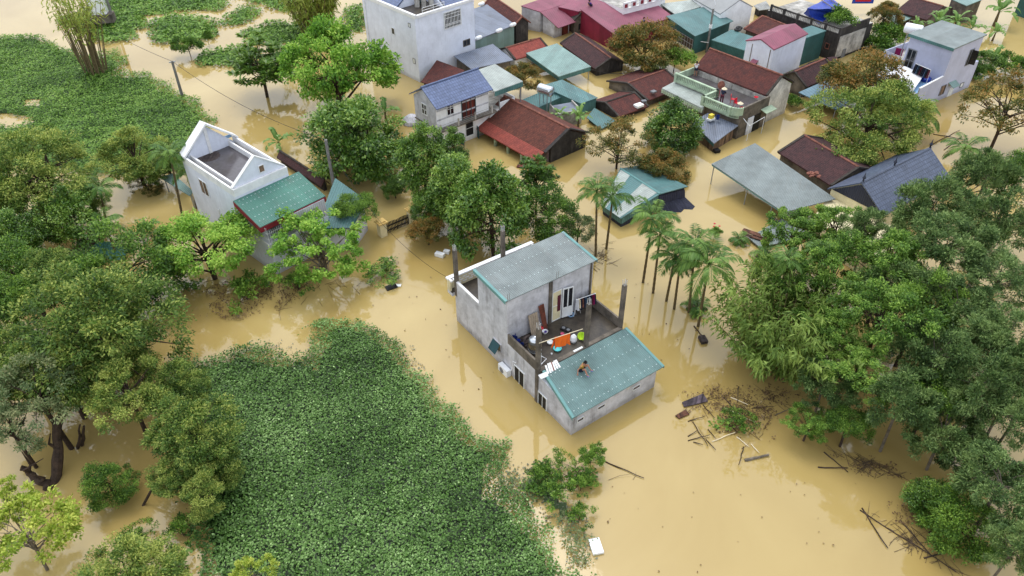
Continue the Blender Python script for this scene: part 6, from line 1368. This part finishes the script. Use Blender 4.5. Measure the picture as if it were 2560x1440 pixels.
# tanks
q = at(*c3(285,860),1.55); ax_ = (math.cos(R(-38)),math.sin(R(-38)),0); t = thing('water_tank','shiny horizontal steel water tank on a stand beside the teal roofs','water tank',(q[0],q[1],0))
b = MB(); b.lathe((q[0],q[1],2.75),[(.1,-.95),(.5,-.85)]+[(.55+.015*(k%2),-.8+1.6*k/10) for k in range(11)]+[(.5,.85),(.1,.95)],20,axis=ax_); b.build('tank','steel',t,smooth=True)
b = MB()
for sx in (-.5,.5):
    for sy in (-.35,.35): p_ = (q[0]+ax_[0]*sx-ax_[1]*sy,q[1]+ax_[1]*sx+ax_[0]*sy); b.tube([(*p_,0),(*p_,2.4)],.05,5)
b.build('stand','galv',t)
q = at(*cx(600,500),6.2); ax_ = (FR.u[0],FR.u[1],0); t = thing('water_tank','white horizontal water tank behind the flat roof of the blue-grey house','water tank',(q[0],q[1],0))
b = MB(); b.lathe((q[0],q[1],6.1),[(.1,-1.0),(.5,-.92),(.56,-.8),(.56,.8),(.5,.92),(.1,1.0)],20,axis=(math.cos(R(-35)),math.sin(R(-35)),0)); b.build('tank','white_plastic',t,smooth=True)
b = MB(); 
for sx in (-.5,.5): b.tube([(q[0]+sx*.8,q[1]-sx*.5,2),(q[0]+sx*.8,q[1]-sx*.5,5.6)],.06,5)
b.build('stand','galv',t)
# clothes and bits on the blue house
q0, q1 = at(*c4(1335,545),4.0), at(*c4(1465,600),4.0); t = thing('clothes_rack','rack of dark clothes drying on the terrace of the blue-grey house','clothes rack',(*((q0+q1)/2)[:2],2.2)); b = MB(); b.tube([q0,q1],.03,5); b.tube([(q0[0],q0[1],2.2),q0],.025,5); b.tube([(q1[0],q1[1],2.2),q1],.025,5); b.build('frame','white_plastic',t)
for k in range(10):
    q = q0+(q1-q0)*(.05+.9*k/9); s = np.array([FR.v[0],FR.v[1],0])*.3; w2 = np.array([FR.u[0],FR.u[1],0])*.05; b = MB(); b.hexa([q-s-w2-[0,0,.95],q+s-w2-[0,0,.95],q+s+w2-[0,0,.95],q-s+w2-[0,0,.95]],[q-s*.6-w2*.3,q+s*.6-w2*.3,q+s*.6+w2*.3,q-s*.6+w2*.3]); b.build('garment',('black','navy_cloth','jean','black','maroon_cloth')[k%5],t)
b = MB(); q = at(*c4(1415,690),2.2); b.lathe(q,[(.5,0),(.6,.3),(.35,.5),(.05,.55)],10); small('blue_bundle','bright blue cloth bundle under the clothes of the blue-grey house','bundle',b,'tarp_blue')
b = MB(); a_, e_ = at(*cx(295,850),2.95), at(*cx(425,875),2.95); b.hexa([a_-[0,0,1.1],e_-[0,0,1.1],e_-[0,-.05,1.1],a_-[0,-.05,1.1]],[a_,e_,e_+[0,.05,0],a_+[0,.05,0]]); small('magenta_cloth','magenta cloth hung over the side terrace rail of the blue-grey house','cloth',b,'magenta')
boxat(cz(1025,470),.4,(.45,.4,.55),R(20),'dark_blue','blue_crate','blue crate in front of the person under the long canopy','crate')
basin(cz(890,665),.4,.22,.16,'white_plastic','white round stool on the grey floating platform',name='stool',cat='stool'); basin(cz(1880,610),1.75,.35,.2,'red_plastic','red basin on the cream roof terrace')
b = MB(); q = at(*cz(800,640),.4); b.obox((q[0],q[1],.42),(2.6,.5,.06),rz=R(-35)); b.obox((q[0]-.3,q[1]-.45,.42),(2.3,.3,.06),rz=R(-35)); small('planks','weathered planks on the grey floating platform','planks',b,'wood')
b = MB(); q = at(*cr_(795,335),2.2)
for k in range(26): rs = random.Random(k); b.obox((q[0]+rs.uniform(-.5,.5),q[1]+rs.uniform(-.35,.35),q[2]+rs.uniform(0,.25)),(.3,.2,.05),rz=rs.uniform(0,3),tilt=(rs.uniform(-.4,.4),rs.uniform(-.4,.4)))
tag(b.build('tile_heap','ridge_tile'),'heap of loose orange roof tiles beside the long metal canopy','tile heap')
# poles, wires, lamp, transformer
def polepx(name,label,bx,by,ty,r0,cat='utility pole',m_='pole',square=False):
    b_ = at(bx,by,0); lo,hi = 0,16
    for _ in range(40):
        mm = (lo+hi)/2; d = b_[1]*CP-(mm-CAMZ)*SP; v_ = (b_[1]*SP+(mm-CAMZ)*CP)/d*FPX
        if 720-v_ > ty: lo = mm
        else: hi = mm
    t = thing(name,label,cat,b_); mb = MB(); mb.tube([(b_[0],b_[1],-1),(b_[0],b_[1],lo)],[r0,r0*.7],8 if not square else 4); mb.build('shaft',m_,t); return t, b_, lo
t1,p1,h1 = polepx('utility_pole','weathered concrete utility pole standing at the edge of the left hyacinth mat',457,244,147,.2)
b = MB(); b.obox((p1[0],p1[1],h1-.1),(.7,.1,.1),rz=R(20)); b.build('crossarm','galv',t1)
t2,p2,h2 = polepx('utility_pole','square concrete pole in front of the dense rounded tree',842,506,346,.22,square=True)
t3,p3,h3 = polepx('street_lamp','concrete street lamp pole beside the teal mesh-fronted shed',*cu(1100,985),cu(0,190)[1],.17,cat='street lamp')
b = MB(); b.tube([(p3[0],p3[1],h3),(p3[0]+.1,p3[1]-.1,h3+.5),(p3[0]-.1,p3[1]+.2,h3+1.5)],.045,6); b.build('arm','white_plastic',t3); b = MB(); b.lathe((p3[0]-.1,p3[1]+.2,h3+1.3),[(.1,-.1),(.22,.1),(.18,.6),(.05,.7)],10,axis=(-.1,.4,1)); b.build('lamp_head','navy_wall',t3)
b = MB(); b.lathe((p3[0],p3[1],h3-2.4),[(.2,0),(.2,.45)],8); b.obox((p3[0]-.5,p3[1],h3-4.2),(1.1,.07,.07),rz=R(-20)); b.build('bracket','white_plastic',t3)
def wire(label,pts,sag,r=.022):
    b = MB()
    for a,e_ in zip(pts[:-1],pts[1:]): a,e_ = np.array(a),np.array(e_); b.tube([a+(e_-a)*k/14-np.array([0,0,4*sag*(k/14)*(1-k/14)]) for k in range(15)],r,4)
    small('power_line',label,'cable',b,'black')
wire('thin black cable strung from the mat-side pole toward the square pole',[tuple(at(60,-60,9)),(p1[0],p1[1],h1),(p2[0],p2[1],h2)],1.0)
wire('thin black cable running from the square pole past the gate over the water',[(p2[0],p2[1],h2-.3),tuple(at(960,565,3.0)),tuple(at(1130,700,1.2))],.5,.014)
wire('pale slack cable looping between the tiled roof and the bright green tree',[tuple(at(*c3(675,595),2.0)),tuple(at(*c3(1250,535),2.2))],.9,.03)
qa = at(262,66,0); t = thing('transformer_station','white transformer cabinet on twin poles standing in the far hyacinth','transformer',qa)
for dx in (-1.9,1.0): b = MB(); b.tube([(qa[0]+dx,qa[1]+1,-.5),(qa[0]+dx,qa[1]+1,9)],.18,7); b.build('pole','pole',t)
MB().obox((qa[0]-.2,qa[1]+.4,3.2),(1.9,1.3,3.0),rz=R(12)).build('cabinet','white_plastic',t); MB().obox((qa[0]-.2,qa[1]+.4,1.1),(3.2,1.7,1.1),rz=R(12)).build('plinth','concrete_dark',t); MB().obox((qa[0]-.2,qa[1]+.4,4.76),(2.1,1.5,.1),rz=R(12)).build('cabinet_roof','foam',t)
# red banner
qb = at(*cd(1975,100),1.0); t = thing('banner_board','red banner board with yellow writing framed in blue at the top edge','sign',qb); t0 = MB(); t0.obox((qb[0],qb[1],qb[2]+1.5),(3.0,.12,2.4)); t0.build('frame','tarp_blue',t); t0 = MB(); t0.obox((qb[0],qb[1]-.08,qb[2]+1.55),(2.2,.04,1.9)); t0.build('panel','red_plastic',t)
t0 = MB()
for dx,hh in ((-.45,.9),(-.15,1.1),(.15,1.0),(.5,.8)): t0.obox((qb[0]+dx,qb[1]-.115,qb[2]+1.9),(.16,.02,hh)); t0.obox((qb[0]+dx+.06,qb[1]-.14,qb[2]+1.75),(.3,.02,.12))
t0.build('lettering','yellow',t)
# gate
g0, g1 = at(957,588,0), at(1031,556,0); ga = thing('entrance_gate','dark wooden double gate half under water between cream pillars','gate',(g0+g1)/2)
for nm,q in (('pillar',g0),('pillar',g1)):
    b = MB(); b.obox((q[0],q[1],.2),(.62,.62,2.2),rz=R(38)); po = b.build(nm,'cream',ga); b = MB(); b.obox((q[0],q[1],1.38),(.85,.85,.14),rz=R(38)); b.obox((q[0],q[1],1.5),(.6,.6,.1),rz=R(38)); b.build('cap',mat('cap_cream',(226,192,120),.8,.08,2),po)
for k in range(2):
    s0, s1 = g0+(g1-g0)*(.12+.38*k), g0+(g1-g0)*(.49+.38*k); b = MB()
    for j in range(9): q = s0+(s1-s0)*j/8; b.obox((q[0],q[1],.05),(.09,.04,1.9+.15*math.sin(j/8*3.14)),rz=R(25))
    for z in (.25,.7): c_ = (s0+s1)/2; b.obox((c_[0],c_[1],z),(np.linalg.norm(s1-s0),.06,.1),rz=math.atan2((s1-s0)[1],(s1-s0)[0]))
    b.build('gate_leaf','black',ga)
# collapsed roof at left
cl_ = crop(0,270,2.286)
shed('collapsed_roof','collapsed green metal roof lying in the water under the left trees','roof',[(*cl_(405,840),.25),(*cl_(700,860),.2),(*cl_(745,800),.35),(*cl_(575,742),1.2)],'green_roof',None)
shed('collapsed_roof','fallen dark tiled roof panel against the collapsed green metal roof','roof',[(*cl_(330,850),.3),(*cl_(470,830),.4),(*cl_(590,730),1.2),(*cl_(540,735),1.0)],'dark_tile',None)
# ================================================================ floating debris
def stick(x0,y0,x1,y1,r,m_,label,group,z0=.03,z1=.08,name='bamboo_pole',cat='pole'):
    a,e_ = at(x0,y0,z0),at(x1,y1,z1); l = np.linalg.norm(e_-a); n = 8 if r > .15 else 5; k_ = .05 if r > .15 else .018; b = MB(); g = random.Random(int(x0*7+y0))
    pts = [a+(e_-a)*k/n+(np.array([g.uniform(-1,1),g.uniform(-1,1),.3*g.uniform(-1,1)])*k_*l if 0 < k < n else 0) for k in range(n+1)]
    b.tube(pts,[r*(1.12-.5*k/n)*(1+.12*g.uniform(-1,1)) for k in range(n+1)],8 if r > .15 else 5)
    if r > .15:
        for k in (3,5,6): q = pts[k]; b.tube([q,q+np.array([g.uniform(-.6,.6),g.uniform(-.3,.3),.6]),q+np.array([g.uniform(-1.3,1.3),g.uniform(-.6,.6),1.5])],[r*.4,r*.28,r*.1],6)
    small(name,label,cat,b,m_,group)
cq_ = crop(1720,940,6); random.seed(12)
RG = 'poles and branches of the debris raft'
STK = [(545,475,1050,720,'straw','palest long pole of the debris raft'),(510,300,940,735,'bark','long dark pole crossing the palest one on the debris raft'),(70,685,300,1050,'bark','dark pole slanting at the near left of the debris raft'),(270,950,415,1105,'bark','short dark pole at the near end of the debris raft'),(225,430,400,630,'bark','dark pole under the old boards of the debris raft'),(0,680,245,605,'bark','branch pointing at the old boards of the debris raft'),(0,905,145,815,'bark','short branch at the left tip of the debris raft'),(0,970,330,880,'bark','thin bent branch across the left of the debris raft'),(360,985,710,845,'straw','thin pale pole low on the debris raft'),(590,700,755,850,'bark','dark stub pole in the middle of the debris raft'),(850,1265,1215,1180,'bark_grey','thick grey log at the near right of the debris raft'),(730,915,920,1060,'straw','pale bamboo ending at the grass tuft of the debris raft'),(945,1020,1070,1150,'straw','pale bamboo beside the grey log'),(970,480,1280,455,'bark','lone black pole above the debris raft'),(1310,590,1520,490,'bark_grey','pale pole at the right of the debris raft'),(640,320,900,430,'straw','short pale pole at the top of the debris raft'),(300,800,420,940,'bark','short dark pole crossing the thin bent branch'),(600,610,820,660,'bark','black branch in the middle of the raft'),(830,1060,760,1330,'bark','bent thin branch hanging off the grey log'),(80,990,225,1030,'bark','small dark stick off the near left of the raft'),(760,160,740,400,'bark','upright broken branch at the top of the raft')]
for k,(x0,y0,x1,y1,m_,lb) in enumerate(STK): stick(*cq_(x0,y0),*cq_(x1,y1),(.032 if 'thick' not in lb else .1),m_,lb,RG,z1=.12 if k<20 else .9)
b = MB(); q = [at(*cq_(x,y),z) for x,y,z in ((-90,400,.06),(-60,470,.05),(300,385,.08),(225,270,.1))]; b.hexa(q,[p_+np.array([0,0,.06]) for p_ in q]); small('old_boards','purple-grey weathered boards floating on the debris raft','boards',b,mat('purple_wood',(92,80,88),.85,.3,4,pat='plank',pitch=.12))
b = MB(); cq2 = crop(1600,840,2.4); q = [at(*cq2(x,y),.05) for x,y in ((210,480),(235,498),(298,470),(270,445))]; b.hexa(q,[p_+np.array([0,0,.05]) for p_ in q]); small('brown_board','small brown board with a white end left of the debris raft','board',b,'wood')
boxat((1490,1368),.02,(.62,.95,.16),R(12),'foam','foam_box','white foam box drifting off the near end of the big mat','box'); boxat((1100,640),.02,(.8,.4,.3),R(-25),'foam','foam_tub','white foam tub floating left of the garden grove','tub'); boxat((1117,632),.02,(.5,.35,.25),R(-20),'foam','foam_tub','smaller white foam tub beside the other one at the grove','tub'); boxat((978,718),.02,(.9,.6,.06),R(30),'black','picture_frame','dark board with pale rim floating by the fallen branch','board'); boxat((995,714),.03,(.5,.3,.05),R(0),'foam','foam_sheet','small white sheet floating beside the dark board','sheet')
boxat(c1(1530,1405),.02,(.7,1.7,.1),R(-20),'door_brown','floating_door','maroon door panel drifting in front of the old tiled house','door panel'); boxat((1791,380),.02,(.6,.5,.3),R(20),'black','dark_stone','small dark block sticking out of the water before the lean-to shed','block'); boxat((1757,852),.02,(.5,.7,.25),R(10),'old_wood','driftwood','chunk of driftwood near the palms','driftwood')
b = MB(); q = at(1030,305,.05); b.lathe(q,[(1.1,0),(1.0,.35),(.5,.75),(.05,.85)],12); small('covered_pile','striped plastic sheet over a heap beside the white house','covered heap',b,'white_corr')
for k,(x0,y0,x1,y1,lb) in enumerate(((2150,1275,2390,1430,'long dark pole at the lower right water edge'),(2155,1270,2220,1370,'branch spreading from the tip of the lower right poles'),(2250,1300,2330,1390,'thin branch beside the long dark pole at lower right'),(2310,1395,2400,1375,'short stick crossing the long pole at lower right'),(2045,1168,2120,1170,'dark log below the debris raft'),(2060,1130,2120,1180,'bent branch above the dark log below the wood'),(1735,815,1760,845,'bent twig near the palms'),(1505,1150,1610,1195,'dead branch trailing from the small floating bush'),(1865,430,1800,432,'') if False else (1320,1330,1250,1150,'') if False else (2333,335,2420,350,'thin pole floating below the blue-grey house, upper one'),(2330,362,2400,325,'thin pole floating below the blue-grey house, crossing one'),(2360,375,2405,340,'third thin pole floating below the blue-grey house'))):
    stick(x0,y0,x1,y1,.042,'bark',lb,None,name='floating_branch',cat='branch')
for k,(x,y,x1,y1,z,lb,r_) in enumerate(((130,1225,165,960,4.2,'thick dark trunk leaning to the left over the brown water',.3),(205,1120,210,1065,2.2,'dark post standing in the brown water, right of the leaning trunk',.12),(195,1130,200,1062,2.2,'dark post beside the other one in the brown water',.1),(352,1275,395,1195,1.8,'thin bent trunk rising from the brown water',.09))):
    stick(x,y,x1,y1,r_,'bark',lb,None,-.3,z,name='tree_trunk',cat='trunk')
stick(130,1222,52,1170,.26,'bark','broken thick limb at the foot of the leaning dark trunk',None,-.1,1.0,name='broken_limb',cat='limb')
hyacinth('floating_litter','grey scum and twigs floating along the right edge of the big mat',[[(1265,1180),(1330,1150),(1390,1190),(1430,1240),(1480,1290),(1490,1370),(1450,1420),(1390,1330),(1310,1270),(1250,1220)],[(985,840),(1030,870),(1080,950),(1060,960),(1010,900),(960,840)],[(640,870),(760,885),(790,870),(700,850)]],30,.13,.1,'scum',21,cat='litter')
hyacinth('floating_litter','dark twigs and leaves matted in the debris raft',[[(1700,990),(1760,965),(1860,980),(1940,960),(1990,975),(1940,1010),(1860,1030),(1790,1025)],[(1780,1040),(1860,1050),(1900,1080),(1850,1100),(1790,1080)],[(600,715),(680,700),(780,690),(740,735),(650,765),(560,790),(540,750)],[(2090,1140),(2200,1160),(2260,1190),(2200,1200),(2150,1180)],[(2250,1180),(2300,1215),(2260,1230)]],38,.12,.1,'twig',22,cat='litter')
hyacinth('green_tufts','small green tufts growing on the debris and at the mat edge',[[(1335,1160),(1390,1150),(1400,1190),(1345,1215)],[(1300,1210),(1380,1200),(1400,1250),(1320,1250)],[(1775,1050),(1795,1050),(1795,1075),(1775,1075)],[(1800,1045),(1825,1045),(1815,1075),(1800,1078)],[(1845,1065),(1865,1065),(1865,1085),(1845,1085)],[(1420,1175),(1490,1180),(1480,1225),(1420,1225)],[(440,705),(520,700),(500,730),(440,735)],[(960,660),(1000,650),(990,690),(950,700)]],130,.2,.7,'mid',23,cat='plants')
T('tangle',1487,1132,66,.7,'small bright floating bush in front of the concrete house',name='bush',cat='bush'); T('tangle',1452,1215,80,.5,'half drowned bush at the edge of the big mat, beneath the small bright one',name='bush',cat='bush'); T('tangle',1375,1175,60,.6,'tuft of bush left of the half drowned one',name='bush',cat='bush')
b = MB(); q = at(1790,585,0); b.tube([q,(q[0],q[1],.9)],.03,5); T('bush',1790,582,34,.6,'little shrub with red flowers standing in the water beside the platform',name='flower_shrub',cat='shrub')
small('red_flowers','red blooms on the little shrub beside the platform','flowers',(lambda m_: [m_.lathe((q[0]+dx,q[1]+dy,.62+dz*.4),[(.02,0),(.1,.05),(.08,.1)],7) for dx,dy,dz in ((-.3,0,.3),(.2,.1,.2),(.05,-.4,-.3),(-.2,.3,.5))] and m_)(MB()),'red_plastic')

# specks of leaf and twig drifting on the open water
hyacinth('floating_specks','tiny specks of leaf and twig drifting on the open brown water',[[(1480,1120),(2100,1190),(2300,1300),(2100,1440),(1500,1440),(1480,1250)],[(1560,600),(1640,560),(1900,660),(1960,760),(1760,960),(1640,1000),(1560,800)],[(900,640),(1120,600),(1130,760),(1260,1000),(1180,1040),(1000,830),(880,760)],[(560,250),(780,330),(760,400),(680,310),(540,270)]],.22,.12,.02,'twig',31,cat='specks')

hyacinth('water_weeds','ragged grey-green water weeds fringing the right edge of the big mat',[[(1245,1190),(1330,1160),(1420,1205),(1470,1280),(1495,1350),(1470,1430),(1400,1340),(1330,1280),(1260,1235)]],120,.13,.35,'grey',41,cat='weeds',thin=-.05)
hyacinth('water_weeds','dark sodden weeds along the foot of the flooded wood and the debris raft',[[(1700,1010),(1760,965),(1870,975),(1960,960),(2010,990),(1950,1060),(1900,1110),(1820,1080)],[(2040,1110),(2180,1150),(2290,1180),(2260,1225),(2150,1190)],[(2200,1280),(2290,1240),(2330,1320),(2260,1330)],[(520,705),(640,690),(760,700),(700,760),(590,800),(540,790)],[(350,600),(420,570),(470,590),(420,640),(350,650)]],70,.12,.25,'twig',42,cat='weeds',thin=.12)
def twigs(label, polys, n, seed, lmin=.4, lmax=1.8):
    g = random.Random(seed); b = MB()
    for poly in polys:
        W_ = [at(x,y,.03)[:2] for x,y in poly]; c = sum(W_)/len(W_)
        for _ in range(n):
            a, q = g.choice(W_), g.choice(W_); t_, u_ = g.random(), g.random(); p = c+(a-c)*t_*u_+(q-c)*(1-t_)*u_; an = g.choice((.6,2.2,g.uniform(0,3.14)))+g.gauss(0,.3); l = g.uniform(lmin,lmax)
            d = np.array([math.cos(an),math.sin(an)])*l/2; m_ = p+np.array([-d[1],d[0]])*g.uniform(-.2,.2); b.tube([(*(p-d),.02),(*m_,.03+.06*g.random()),(*(p+d),.02+.12*g.random())],[.012,.011,.005],4)
    tag(b.build('floating_twigs',mat('twig_brown',(104,86,66),.9,.3,3)),label,'twigs',None,'stuff')
twigs('loose twigs tangled through the debris raft and along the flooded wood',[[(1700,1010),(1760,965),(1870,975),(1960,960),(2010,1010),(1900,1130),(1740,1120)],[(2040,1110),(2180,1150),(2290,1200),(2150,1190)],[(2160,1270),(2300,1330),(2400,1430),(2250,1380)]],64,5)
twigs('loose twigs caught around the bushes and trees between the big mat and the houses',[[(1300,1150),(1480,1120),(1590,1190),(1480,1240),(1380,1240)],[(520,700),(760,690),(980,710),(700,790)],[(320,600),(470,580),(400,680)],[(1470,620),(1530,600),(1540,660),(1480,680)]],45,6)

for x,y,wd,zc,sp,lb in ((1345,1195,90,.7,'tangle','leafy tangle at the tip of the big mat, left one'),(1405,1150,70,.7,'tangle','leafy tangle at the tip of the big mat, nearest the concrete house'),(1395,1235,110,.8,'tangle','low dark tangle between the big mat and the half drowned bush'),(1448,1295,90,.5,'tangle','weedy tangle by the white foam box'),(1478,1150,60,1.2,'bush','upright bush beside the small bright floating bush'),
 (620,735,150,.4,'tangle','brown-green tangle of boughs in the water below the feathery tree'),(745,712,110,.4,'tangle','half sunk bough in the water below the thin light green tree'),(1845,1050,90,.4,'tangle','green growth in the middle of the debris raft'),(2330,1320,130,.6,'tangle','leafy tangle at the foot of the dark round bush at lower right'),(455,1330,110,.4,'tangle','drowned leafy bough left of the big mat near the bottom edge')):
    T(sp,x,y,wd,zc,lb,name='shrub',cat='shrub')
